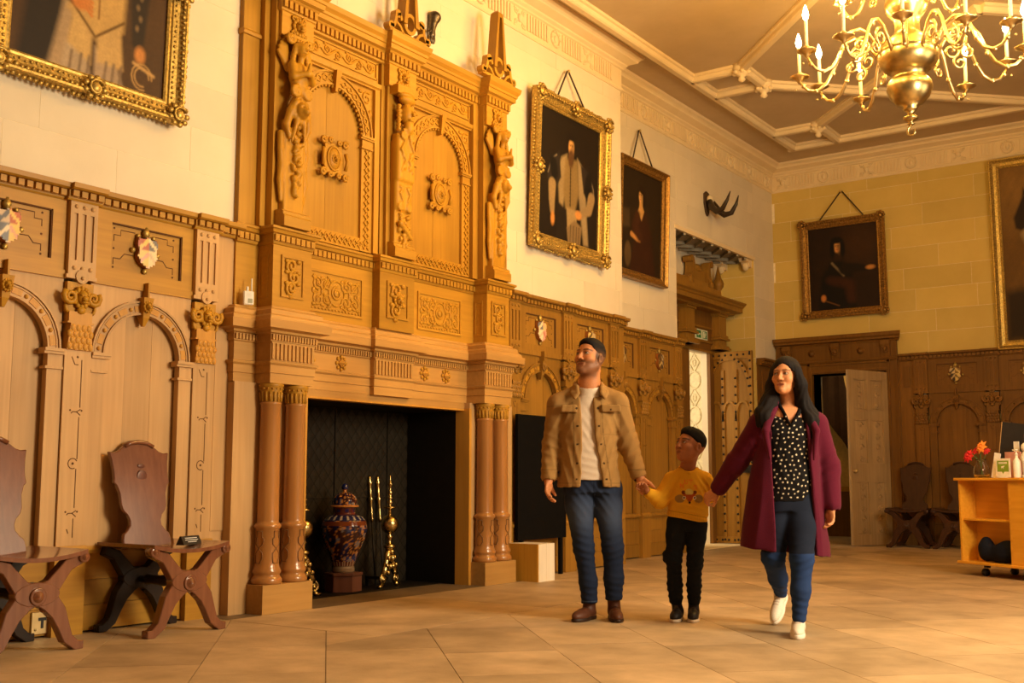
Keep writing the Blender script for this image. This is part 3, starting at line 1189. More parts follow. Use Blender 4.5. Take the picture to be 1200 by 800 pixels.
def coat_of_arms(par, u, n, z, s=1.0):
    """small painted shield with gilt knobs"""
    rs = np.random.RandomState(40 + ARMS_N[0])
    ARMS_N[0] += 1
    out = [(-0.052, 0.066), (-0.03, 0.055), (0, 0.07), (0.03, 0.055), (0.052, 0.066), (0.058, 0.03), (0.05, 0.0), (0.056, -0.03), (0.038, -0.062), (0, -0.085), (-0.038, -0.062), (-0.056, -0.03), (-0.05, 0.0), (-0.058, 0.03)]
    pal = np.array([lin(240, 215, 175), lin(225, 170, 150), lin(215, 190, 160), lin(190, 110, 90), lin(120, 120, 125), lin(235, 200, 120)])
    if ARMS_N[0] > 4:
        pal = np.array([lin(190, 165, 120), lin(90, 66, 40), lin(205, 180, 135), lin(120, 88, 45), lin(70, 60, 52), lin(215, 185, 110)])
    V, F, Cc = [], [], []
    g = 15
    for j in range(g + 1):
        for i in range(g + 1):
            x, y = -0.058 + 0.116 * i / g, -0.085 + 0.155 * j / g
            V.append((u + x * s, n + s * (0.028 + 0.012 * math.cos(x * 22) * math.cos((y + 0.01) * 14)), z + y * s))
            q = (0 if x < 0 else 1) + (2 if y < 0 else 0)
            band = int((x * (1 if q % 2 else -1) + y) * 42 + 10) % 3
            c = pal[(q + (2 if band == 0 else 0) + ARMS_N[0]) % 6]
            Cc.append(c)

    def inside(x, y):
        r = False
        for a in range(len(out)):
            p, q = out[a], out[(a + 1) % len(out)]
            if (p[1] > y) != (q[1] > y) and x < (q[0] - p[0]) * (y - p[1]) / (q[1] - p[1]) + p[0]:
                r = not r
        return r
    for j in range(g):
        for i in range(g):
            if inside(-0.058 + 0.116 * (i + 0.5) / g, -0.085 + 0.155 * (j + 0.5) / g):
                F.append((j * (g + 1) + i, j * (g + 1) + i + 1, (j + 1) * (g + 1) + i + 1, (j + 1) * (g + 1) + i))
    k = len(V)
    V += [(u + p[0] * s * 1.02, n, z + p[1] * s * 1.02) for p in out] + [(u + p[0] * s * 1.02, n + 0.030 * s, z + p[1] * s * 1.02) for p in out]
    Cc += [lin(150, 90, 40)] * (2 * len(out))
    L = len(out)
    F += [tuple(range(k, k + L))] + [tuple(range(k + L, k + 2 * L))] + [(k + i, k + (i + 1) % L, k + L + (i + 1) % L, k + L + i) for i in range(L)]
    m = MB(True).add(V, F)
    sh = m.build('coat_of_arms', 'heraldry', par, cols=np.array(Cc), smooth=False)
    m = MB(True)
    for dx, dz, r in ((0, 0.095, 0.022), (-0.072, 0.0, 0.014), (0.072, -0.01, 0.014), (0, -0.10, 0.015), (-0.045, 0.075, 0.012), (0.045, 0.075, 0.012)):
        m.ball((u + dx * s, n + 0.012, z + dz * s), (r * s, 0.7 * r * s, r * s), 8, 5)
    m.tube([(u, n + 0.01, z + 0.07 * s), (u, n + 0.012, z + 0.125 * s)], [0.02 * s, 0.008 * s], 7)
    m.build('shield_mount', 'gilding', sh, kind='stuff')


def bay(par, u0, u1, mats, arms=True, arch=True, detail=True):
    """between two pilaster edges u0 and u1"""
    c = (u0 + u1) / 2
    W = u1 - u0
    # frieze panel: frame and sunk board
    pu0, pu1 = u0 + 0.12 * W / 0.73, u1 - 0.09 * W / 0.73
    z0, z1 = 2.157, 2.447
    m = MB(True)
    m.box(u0, pu0, 0, 0.03, 2.10, 2.515).box(pu1, u1, 0, 0.03, 2.10, 2.515)
    m.box(pu0, pu1, 0, 0.0298, z1, 2.515).box(pu0, pu1, 0, 0.0298, 2.10, z0)
    m.box(u0, u1, 0, 0.04, 2.052, 2.10)
    m.build('frieze_frame', mats[1], par)
    MB(True).box(pu0, pu1, 0, 0.012, z0, z1).build('frieze_board', mats[1], par)
    if detail:
        m = MB(True)
        a, b, t = 0.0115, 0.0135, 0.006
        for q in (-1, 1):
            x1 = c + q * (pu1 - pu0) * 0.42
            x2 = c + q * (pu1 - pu0) * 0.33
            m.strip([(c + q * 0.07, z1 - 0.035), (x2, z1 - 0.035), (x2, z1 - 0.07), (x1, z1 - 0.07), (x1, z1 - 0.11)], t, a, b)
            m.strip([(c + q * 0.08, z0 + 0.11), (x2 - q * 0.03, z0 + 0.11), (x2, z0 + 0.075), (x1, z0 + 0.075), (x1, z0 + 0.035)], t, a, b)
            m.disc((x1, a, z1 - 0.03), 0.007, b - a, 8)
            m.disc((x1, a, z0 + 0.018), 0.007, b - a, 8)
            m.disc((x1, a, c * 0 + (z0 + z1) / 2 - 0.01), 0.007, b - a, 8)
        m.build('incised_strapwork', 'oak_incised', par, kind='stuff')
        m = MB(True)
        m.box(pu0, pu1, 0.012, 0.026, z1 - 0.008, z1).box(pu1 - 0.008, pu1, 0.012, 0.026, z0, z1)
        m.build('panel_edge', 'oak_incised', par)
    if arms:
        coat_of_arms(par, c, 0.014, (z0 + z1) / 2, 1.25)
    # arched field
    r0 = min(0.278, W / 2 - 0.095)
    r1 = r0 + 0.086
    zi = 1.63
    n_ = 20
    m = MB(True)
    up = arc(c, zi, r1 - 0.02, PI, 0, n_)
    top = 2.053
    V = []
    for p in up:
        V.append(p)
    # plate above the arch as quads between the arch and the top edge
    for i in range(n_):
        a_, b_ = up[i], up[i + 1]
        m.poly([a_, (a_[0], top), (b_[0], top), b_], 0, 0.022)
    m.box(u0, c - r1 + 0.02, 0, 0.022, zi, top).box(c + r1 - 0.02, u1, 0, 0.022, zi, top)
    m.build('spandrel', mats[0], par)
    m = MB(True)
    ir, orr = arc(c, zi, r0, PI, 0, n_), arc(c, zi, r1, PI, 0, n_)
    for i in range(n_):
        m.poly([ir[i], orr[i], orr[i + 1], ir[i + 1]], 0, 0.034)
    for rr, th, nn in ((r0 + 0.006, 0.012, 0.046), (r1 - 0.006, 0.012, 0.046), (r1 - 0.022, 0.008, 0.04)):
        m.strip(arc(c, zi, rr, PI, 0, n_), th, 0.03, nn)
    m.build('arch', mats[0], par)
    m = MB(True)
    rm = (r0 + r1) / 2 - 0.005
    for i in range(8):
        a0 = PI * (0.02 + i * 0.122)
        if i == 4:
            pass
        m.strip(arc(c, zi, rm, a0, a0 + PI * 0.062, 4), 0.036, 0.03, 0.0385)
        aa = a0 + PI * 0.092
        m.ball((c + rm * math.cos(aa), 0.036, zi + rm * math.sin(aa)), (0.014, 0.012, 0.014), 7, 4)
    m.build('arch_ornament', mats[4], par, kind='stuff')
    m = MB(True)
    m.taper((c, 0.03, zi + r0 - 0.02), (0.022, 0.03), (c, 0.04, zi + r1 + 0.02), (0.036, 0.045))
    lion_mask(m, c, 0.07, zi + r0 + 0.05, 0.55)
    m.taper((c, 0.03, zi + r0 - 0.07), (0.008, 0.01), (c, 0.03, zi + r0 - 0.02), (0.022, 0.03))
    m.box(c - 0.006, c + 0.006, 0.0, 0.08, zi + r1 + 0.02, 2.10)
    m.build('keystone', mats[2], par)
    for q, ua, ub in ((-1, u0, c - r0 + 0.0), (1, c + r0, u1)):
        MB(True).box(ua, ub, 0, 0.045, 0.50, 1.53).build('pier', mats[0], par)
        m = MB(True)
        ea, eb = (ua, ub + 0.03) if q < 0 else (ua - 0.03, ub)
        m.box(ua, ub, 0, 0.05, 1.525, 1.60)
        m.box(ea if q > 0 else ua, eb if q < 0 else ub, 0, 0.066, 1.60, 1.616).box(ea if q > 0 else ua, eb if q < 0 else ub, 0, 0.075, 1.616, 1.634)
        m.box(ea + (0.012 if q > 0 else 0), eb - (0.012 if q < 0 else 0), 0, 0.058, 1.515, 1.530)
        m.build('impost', mats[0], par)
    # boards of the recessed field
    k = 3
    cut = [c - r1, c - 0.09, c + 0.1, c + r1]
    for i in range(k):
        MB(True).box(cut[i] + 0.0006, cut[i + 1] - 0.0006, -0.03, -0.012 - 0.0008 * (i % 2), 0.5, zi + math.sqrt(max(0, r1 * r1 - 0)) - 0.01).build('board', mats[0], par)
    # dado
    for za, zb in ((0.012, 0.155), (0.157, 0.30), (0.302, 0.455)):
        MB(True).box(u0, u1, 0, 0.03 - (0.006 if za > 0.1 else 0), za, zb).build('dado_board', mats[1], par)
    MB(True).profile([(0, 0.455), (0.05, 0.455), (0.058, 0.475), (0.048, 0.49), (0.045, 0.50), (0, 0.50)], u0, u1).build('dado_rail', mats[1], par)


def panelling(name, label, loc, rotz, pil, u0, u1, mats, group=None, detail=True, arms=True):
    t = empty(name, label, 'panelling', loc, rotz, group)
    for u in pil:
        pilaster(t, u, mats, detail=detail)
        panel_cornice(t, u - 0.115, u + 0.115, 0.03, mats)
    for a, b in zip(pil[:-1], pil[1:]):
        bay(t, a + 0.09, b - 0.09, mats, arms, True, detail)
        panel_cornice(t, a + 0.115, b - 0.115, 0.0, mats)
    for a, b in ((u0, pil[0] - 0.09), (pil[-1] + 0.09, u1)):
        if b - a > 0.02:
            MB(True).box(a, b, -0.03, 0.012, 0, 2.52).build('filling_board', mats[0], t)
            if b - a > 0.15 and detail is not None:
                MB(True).box(a + 0.03, b - 0.03, 0.012, 0.022, 0.55, 1.95).build('filling_panel', mats[0], t)
            if a == u0 and b - 0.025 > a:
                panel_cornice(t, a, b - 0.025, 0.0, mats)
            elif a != u0 and b > a + 0.025:
                panel_cornice(t, a + 0.025, b, 0.0, mats)
    return t


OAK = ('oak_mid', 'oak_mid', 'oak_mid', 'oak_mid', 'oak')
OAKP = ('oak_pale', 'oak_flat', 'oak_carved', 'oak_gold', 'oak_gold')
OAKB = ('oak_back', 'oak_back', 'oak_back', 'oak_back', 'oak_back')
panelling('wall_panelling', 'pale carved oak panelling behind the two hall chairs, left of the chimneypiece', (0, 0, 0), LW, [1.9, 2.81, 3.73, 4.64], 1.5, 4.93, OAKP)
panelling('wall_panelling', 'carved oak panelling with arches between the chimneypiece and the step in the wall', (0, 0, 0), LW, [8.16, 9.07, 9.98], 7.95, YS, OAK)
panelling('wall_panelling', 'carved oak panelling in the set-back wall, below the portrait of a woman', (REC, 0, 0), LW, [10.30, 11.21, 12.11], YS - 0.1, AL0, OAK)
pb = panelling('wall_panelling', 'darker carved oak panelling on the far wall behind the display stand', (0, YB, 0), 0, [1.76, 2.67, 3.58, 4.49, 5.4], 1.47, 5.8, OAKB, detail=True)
MB(True).box(1.52, 1.61, 0.012, 0.024, 2.15, 2.44).build('filling_panel', 'oak_back', pb)
# narrow strip of panelling between the alcove and the corner
pn = empty('wall_panelling', 'narrow strip of dark oak panelling in the corner between alcove and far door', 'panelling', (REC, 0, 0), LW)
MB(True).box(AL1 + 0.02, YB - 0.02, -0.03, 0.02, 0, 2.52).build('filling_board', 'oak_back', pn)
for za, zb in ((0.55, 1.95), (2.12, 2.44)):
    MB(True).box(AL1 + 0.14, YB - 0.14, 0.02, 0.035, za, zb).build('filling_panel', 'oak_back', pn)
panel_cornice(pn, AL1 + 0.0, YB - 0.02, 0.03, OAKB)

# ------------------------------------------------------------------ the chimneypiece
CH = empty('chimneypiece', 'tall carved oak chimneypiece with paired columns, winged figures and openwork obelisks', 'chimneypiece', (0, 0, 0), LW)


def vine(m, u0, u1, z0, z1, n, k, r=0.011, leaves=True):
    """running scroll between u0 and u1: k alternating spirals joined by a wavy stem"""
    h = (z1 - z0)
    zc = (z0 + z1) / 2
    L = (u1 - u0) / k
    st = [(u0 + (u1 - u0) * i / (8 * k), n, zc + 0.30 * h * math.sin(PI * i / 8.0)) for i in range(8 * k + 1)]
    m.tube(st, r, 5)
    for i in range(k):
        s = 1 if i % 2 else -1
        cu, cz = u0 + (i + 0.5) * L, zc + s * 0.10 * h
        R = min(0.32 * L, 0.34 * h)
        m.tube(lift(spiral(cu, cz, R, R * 0.15, -s * PI / 2, 1.35 * s, 14), n), [r * (1 - 0.03 * q) for q in range(15)], 5)
        m.ball((cu, n, cz), (R * 0.3, r * 1.4, R * 0.3), 7, 4)
        if leaves:
            for a in (0.3, 2.2, 4.1):
                m.ball((cu + R * 1.25 * math.cos(a), n, cz + R * 1.25 * math.sin(a)), (R * 0.42, r * 1.1, R * 0.26), 7, 4)


def chain_band(m, pts, w, n0, n1, pitch=0.045):
    """guilloche: two strands crossing along a polyline"""
    P = [Vector(p) for p in pts]
    for i in range(len(P) - 1):
        d = P[i + 1] - P[i]
        L = d.length
        k = max(1, int(L / pitch))
        d.normalize()
        q = Vector((-d.y, d.x))
        for s in (-1, 1):
            m.strip([tuple(P[i] + d * (L * j / k) + q * (s * (1 if j % 2 else -1) * w * 0.36)) for j in range(k + 1)], w * 0.2, n0, n1)


def returned(m, prof, u0, u1, n, e0, e1):
    """moulding with proper returns at its ends: prof is (depth, z) from bottom to top"""
    k = len(prof)
    off = [max(p[0] - n, 0) for p in prof]
    V = [(u0 - e0 * off[i], prof[i][0], prof[i][1]) for i in range(k)] + [(u1 + e1 * off[i], prof[i][0], prof[i][1]) for i in range(k)]
    V += [(u0 - e0 * off[i], 0.0, prof[i][1]) for i in range(k)] + [(u1 + e1 * off[i], 0.0, prof[i][1]) for i in range(k)]
    F = []
    for i in range(k - 1):
        F += [(i, i + 1, k + i + 1, k + i), (2 * k + i, 2 * k + i + 1, i + 1, i), (k + i, k + i + 1, 3 * k + i + 1, 3 * k + i)]
    F += [(0, k, 3 * k, 2 * k), (k - 1, 2 * k - 1, 4 * k - 1, 3 * k - 1)]
    return m.add(V, F)


def entab(par, u0, u1, n, flutes=False, mitre=True, right=True):
    e = 1.0 if mitre else 0.0
    prof = [(n, 1.535), (n, 1.60), (n + 0.008, 1.603), (n + 0.008, 1.655), (n + 0.022, 1.668), (n + 0.025, 1.682), (n, 1.688), (n, 1.812),
            (n + 0.012, 1.818), (n + 0.012, 1.868), (n + 0.03, 1.875), (n + 0.035, 1.89), (n + 0.085, 1.90), (n + 0.09, 1.955), (n + 0.072, 1.96), (n + 0.065, 1.985), (n + 0.045, 2.0), (n + 0.04, 2.03), (n + 0.01, 2.045), (n, 2.06)]
    m = MB(True)
    returned(m, prof, u0, u1, n, e, e if right else 0)
    m.build('entablature', 'oak_low', par)
    m = MB(True)
    dentil_row(m, u0 - 0.012 * e, u1 + (0.012 * e if right else 0), n + 0.012, n + 0.028, 1.826, 1.864, 0.026, 0.011)
    m.build('dentils', 'oak_low', par, kind='stuff')
    if flutes:
        m = MB(True)
        k = int((u1 - u0) / 0.036)
        p = (u1 - u0) / k
        for i in range(k):
            m.box(u0 + i * p + 0.006, u0 + (i + 1) * p - 0.008, n, n + 0.012, 1.695, 1.805)
        m.box(u0, u1, n, n + 0.011, 1.803, 1.815)
        m.build('frieze_flutes', 'oak_low', par, kind='stuff')


YL0, YL1, YR0, YR1 = 5.06, 5.46, 7.47, 7.86
# jambs, opening surround
for a, b in ((4.87, 5.52), (7.44, 8.06)):
    MB(True).box(a, b, -0.05, 0.09, 0, 1.54).build('jamb', 'oak_pale', CH)
MB(True).box(5.52, 7.44, -0.05, 0.03, 1.48, 1.54).build('lintel', 'oak_low', CH)
m = MB(True)
m.box(7.425, 7.455, -0.05, 0.098, 0, 1.49).box(5.505, 5.535, -0.05, 0.098, 0, 1.49).box(5.52, 7.44, -0.05, 0.04, 1.472, 1.487)
m.build('opening_bead', 'oak_gold', CH)
# firebox: back of cast plates with a lozenge pattern, cheeks
fb = MB(True)
fb.box(5.5, 7.44, -0.62, -0.60, 0, 1.49).box(5.50, 5.515, -0.6, -0.05, 0, 1.49).box(7.425, 7.44, -0.6, -0.05, 0, 1.49).box(5.5, 7.44, -0.6, -0.05, 1.47, 1.485)
fb.box(5.5, 7.44, -0.6, -0.19, 0.0, 0.006)
fireback = fb.build('firebox', 'fireback', CH)
m = MB(True)
px, pz = 0.105, 0.125
for i in range(19):
    for j in range(24):
        u, z = 5.56 + i * px + (px / 2 if j % 2 else 0), 0.04 + j * pz / 2
        if u > 7.40 or z > 1.42:
            continue
        m.add([(u - px * 0.46, -0.6, z), (u, -0.6, z - pz * 0.46), (u + px * 0.46, -0.6, z), (u, -0.6, z + pz * 0.46), (u, -0.5975, z)],
              [(0, 1, 4), (1, 2, 4), (2, 3, 4), (3, 0, 4)])
m.build('lozenges', 'fireback_light', fireback, kind='stuff')
m = MB(True)
for u in (5.86, 6.52, 7.16):
    m.box(u - 0.006, u + 0.006, -0.6, -0.588, 0, 1.47)
m.box(5.52, 7.42, -0.6, -0.589, 0.735, 0.742)
m.build('plate_seams', 'fireback_light', fireback, kind='stuff')

# plinths and columns
for a, b in ((5.02, 5.47), (7.455, 7.90)):
    MB(True).box(a, b, 0.09, 0.25, 0, 0.19).build('column_plinth', 'oak_low', CH)


def column(u, n):
    m = MB(True)
    m.lathe([(0.098, 0.19), (0.104, 0.2), (0.104, 0.222), (0.095, 0.235), (0.088, 0.245), (0.088, 0.255), (0.096, 0.265), (0.096, 0.278), (0.086, 0.30), (0.082, 0.32),
             (0.080, 0.555), (0.09, 0.562), (0.092, 0.575), (0.086, 0.588), (0.074, 0.595), (0.073, 0.61), (0.068, 1.385), (0.074, 1.392), (0.074, 1.402), (0.068, 1.408)], (u, n, 0), 28)
    c = m.build('column', 'oak_column', CH)
    m = MB(True)
    m.lathe([(0.066, 1.40), (0.067, 1.41), (0.072, 1.47), (0.078, 1.49), (0.078, 1.505), (0.085, 1.515), (0.085, 1.532), (0.07, 1.536)], (u, n, 0), 24)
    for k in range(16):
        a = 2 * PI * k / 16
        m.tube([(u + 0.069 * math.cos(a), n + 0.069 * math.sin(a), 1.412), (u + 0.074 * math.cos(a), n + 0.074 * math.sin(a), 1.476)], 0.0075, 5)
        m.ball((u + 0.079 * math.cos(a + 0.2), n + 0.079 * math.sin(a + 0.2), 1.498), 0.008, 5, 4)
    m.build('column_capital', 'oak', c)
    m = MB(True)                                           # strapwork round the lower drum

    def on(t, z):
        return (u + 0.0815 * math.cos(t), n + 0.0815 * math.sin(t), z)
    for q in range(4):
        t0 = PI / 2 + q * PI / 2 - 0.55
        w = 0.9
        m.tube([on(t0 + w * x, z) for x, z in ((0.15, 0.54), (0.75, 0.54), (0.75, 0.50), (0.9, 0.49), (0.9, 0.455), (0.5, 0.425), (0.1, 0.395), (0.1, 0.36), (0.3, 0.34), (0.3, 0.33), (0.85, 0.33))], 0.0045, 4)
        m.tube([on(t0 + w * x, z) for x, z in ((0.15, 0.54), (0.15, 0.50), (0.0, 0.49), (0.05, 0.455), (0.5, 0.425), (0.9, 0.395), (0.9, 0.36), (0.85, 0.33))], 0.0045, 4)
    m.build('drum_strapwork', 'oak_dark', c, kind='stuff')


for u in (5.135, 5.365, 7.57, 7.79):
    column(u, 0.155)

# entablature: ends on the columns, centre block, the set-back lengths between
entab(CH, 4.87, YL0, 0.075, right=False)
entab(CH, YR1, 8.06, 0.075, mitre=False)
entab(CH, YL0, YL1, 0.225, True)
entab(CH, YR0, YR1, 0.225, True)
entab(CH, 5.4, 7.5, 0.03, mitre=False)
entab(CH, 6.25, 6.70, 0.075, True)
for u in (5.60, 5.93, 6.90, 7.18):
    m = MB(True)
    z = 1.752
    s = 0.036
    m.add([(u - s, 0.045, z), (u, 0.045, z - s), (u + s, 0.045, z), (u, 0.045, z + s), (u, 0.072, z), (u - s, 0.03, z), (u, 0.03, z - s), (u + s, 0.03, z), (u, 0.03, z + s)],
          [(0, 1, 4), (1, 2, 4), (2, 3, 4), (3, 0, 4), (5, 6, 1, 0), (6, 7, 2, 1), (7, 8, 3, 2), (8, 5, 0, 3)])
    r = m.build('rosette', 'oak_gold', CH)
    m = MB(True)
    for k in range(8):
        a = k * PI / 4
        m.ball((u + 0.047 * math.cos(a), 0.034, z + 0.047 * math.sin(a)), (0.016, 0.012, 0.016), 6, 4)
    m.build('rosette_leaves', 'oak_carved', r, kind='stuff')

# pedestal storey
MB(True).box(4.90, 8.03, 0, 0.03, 2.05, 2.63).build('back_board', 'oak_flat', CH)
SCORN = [(0.0, 2.50), (0.008, 2.505), (0.012, 2.518), (0.012, 2.575), (0.03, 2.58), (0.04, 2.60), (0.05, 2.605), (0.05, 2.62), (0.02, 2.632)]


def stage_cornice(u0, u1, n, mitre=True):
    m = MB(True)
    e = 1.0 if mitre else 0
    returned(m, [(n + p[0], p[1]) for p in SCORN], u0, u1, n, e, e)
    m.build('stage_cornice', 'oak_flat', CH)
    m = MB(True)
    dentil_row(m, u0 - 0.012 * e, u1 + 0.012 * e, n + 0.01, n + 0.03, 2.524, 2.568, 0.045, 0.012)
    m.build('dentils', 'oak_flat', CH, kind='stuff')


def relief_panel(u0, u1, z0, z1, n, kind):
    t = 0.018
    m = MB(True)
    m.box(u0 - t, u0, n, n + 0.012, z0 - t, z1 + t).box(u1, u1 + t, n, n + 0.012, z0 - t, z1 + t).box(u0, u1, n, n + 0.012, z1, z1 + t).box(u0, u1, n, n + 0.012, z0 - t, z0)
    m.box(u0, u1, n, n + 0.002, z0, z1)
    p = m.build('relief_frame', 'oak_flat', CH)
    m = MB(True)
    uc, zc = (u0 + u1) / 2, (z0 + z1) / 2
    H, W = z1 - z0, u1 - u0
    if kind == 'wide':
        for q in (-1, 1):
            for i, (fx, r_) in enumerate(((0.36, 0.30), (0.72, 0.34))):
                cu = uc + q * fx * W / 2 * (1.0 if i else 1.05)
                for sz in (-1, 1):
                    m.tube(lift(spiral(cu, zc + sz * H * 0.22, H * 0.20, 0.008, sz * PI / 2 + (PI if i else 0), 1.5 * q * sz, 13), n + 0.004), 0.0075, 5)
                    m.ball((cu + q * W * 0.075, n + 0.003, zc + sz * H * 0.36), (0.026, 0.008, 0.014), 6, 4)
                    m.ball((cu - q * W * 0.075, n + 0.003, zc + sz * H * 0.34), (0.020, 0.008, 0.016), 6, 4)
                    m.ball((cu, n + 0.003, zc + sz * H * 0.22), (0.014, 0.009, 0.014), 6, 4)
                m.ball((cu + q * W * 0.085, n + 0.003, zc), (0.020, 0.008, 0.026), 6, 4)
            m.tube([(uc + q * 0.08, n + 0.003, zc - H * 0.4), (uc + q * 0.16, n + 0.005, zc + H * 0.1), (uc + q * 0.24, n + 0.003, zc + H * 0.42)], 0.007, 5)
            m.tube([(uc + q * 0.08, n + 0.003, zc + H * 0.4), (uc + q * 0.16, n + 0.005, zc - H * 0.1), (uc + q * 0.24, n + 0.003, zc - H * 0.42)], 0.007, 5)
        m.tube(lift([(uc + 0.082 * math.cos(a_), zc + 0.095 * math.sin(a_)) for a_ in np.linspace(0, 2 * PI, 21)], n + 0.004), 0.008, 5)
        m.tube(lift(spiral(uc, zc, 0.055, 0.012, PI / 2, 1.6, 18), n + 0.005), 0.009, 5)
        m.ball((uc, n + 0.004, zc), (0.022, 0.012, 0.026), 8, 5)
        k = int(W / 0.035)
        for i in range(k):
            m.ball((u0 + (i + 0.5) * W / k, n + 0.003, z0 + 0.012), (0.012, 0.009, 0.009), 6, 4)
    else:
        s = -1
        for j in range(3):
            cz = z0 + H * (0.2 + 0.3 * j)
            m.tube(lift(spiral(uc + s * W * 0.08, cz, W * 0.30, W * 0.05, s * PI / 2, 1.4 * s, 14), n + 0.008), 0.013, 6)
            for a in (0.6, 2.6, 4.4):
                m.ball((uc + W * 0.36 * math.cos(a), n + 0.006, cz + W * 0.36 * math.sin(a)), (W * 0.13, 0.014, W * 0.09), 7, 4)
            s = -s
        if kind == 'mask':
            lion_mask(m, uc, n + 0.005, zc, 0.9)
    m.build('relief_carving', 'oak_carved', p, kind='stuff')


for u0, u1, n, kind in ((5.10, 5.46, 0.18, 'tall'), (6.26, 6.67, 0.11, 'mask'), (7.56, 7.89, 0.18, 'tall')):
    MB(True).box(u0, u1, 0.0, n, 2.05, 2.51).build('pedestal', 'oak_flat', CH)
    c = (u0 + u1) / 2
    hw = 0.09 if kind == 'tall' else 0.11
    relief_panel(c - hw, c + hw, 2.16, 2.42, n, kind)
    stage_cornice(u0, u1, n)
    if n > 0.15:                                          # sunk panel on the flanks
        for q in ((u0 - 0.004, u0), (u1, u1 + 0.004)):
            MB(True).box(q[0], q[1], 0.045, 0.135, 2.42, 2.44).box(q[0], q[1], 0.045, 0.135, 2.13, 2.15).box(q[0], q[1], 0.045, 0.06, 2.15, 2.42).box(q[0], q[1], 0.12, 0.135, 2.15, 2.42).build('flank_moulding', 'oak_flat', CH)
stage_cornice(5.46, 7.56, 0.03, False)
stage_cornice(4.90, 5.06, 0.045)
stage_cornice(7.89, 8.03, 0.045)
relief_panel(5.60, 6.13, 2.13, 2.41, 0.03, 'wide')
relief_panel(6.82, 7.36, 2.13, 2.41, 0.03, 'wide')

# overmantel storey
MB(True).box(4.90, 8.04, 0, 0.025, 2.63, 4.30).build('overmantel_board', 'oak_flat', CH)
MB(True).box(4.90, 5.05, 0.02, 0.045, 2.63, 4.30).build('flat_pilaster', 'oak', CH)
MB(True).box(7.92, 8.04, 0.02, 0.045, 2.63, 4.30).build('flat_pilaster', 'oak', CH)
m = MB(True)
m.profile([(0, 3.98), (0.06, 3.98), (0.065, 4.0), (0.05, 4.02), (0, 4.02)], 4.89, 5.06)
m.build('pilaster_moulding', 'oak_flat', CH)
for u0, u1, n in ((5.05, 5.47, 0.09), (5.10, 5.42, 0.15), (6.29, 6.69, 0.07), (6.33, 6.63, 0.10), (7.47, 7.90, 0.09), (7.54, 7.84, 0.15)):
    MB(True).box(u0, u1, 0, n, 2.63, 4.30).build('buttress', 'oak', CH)


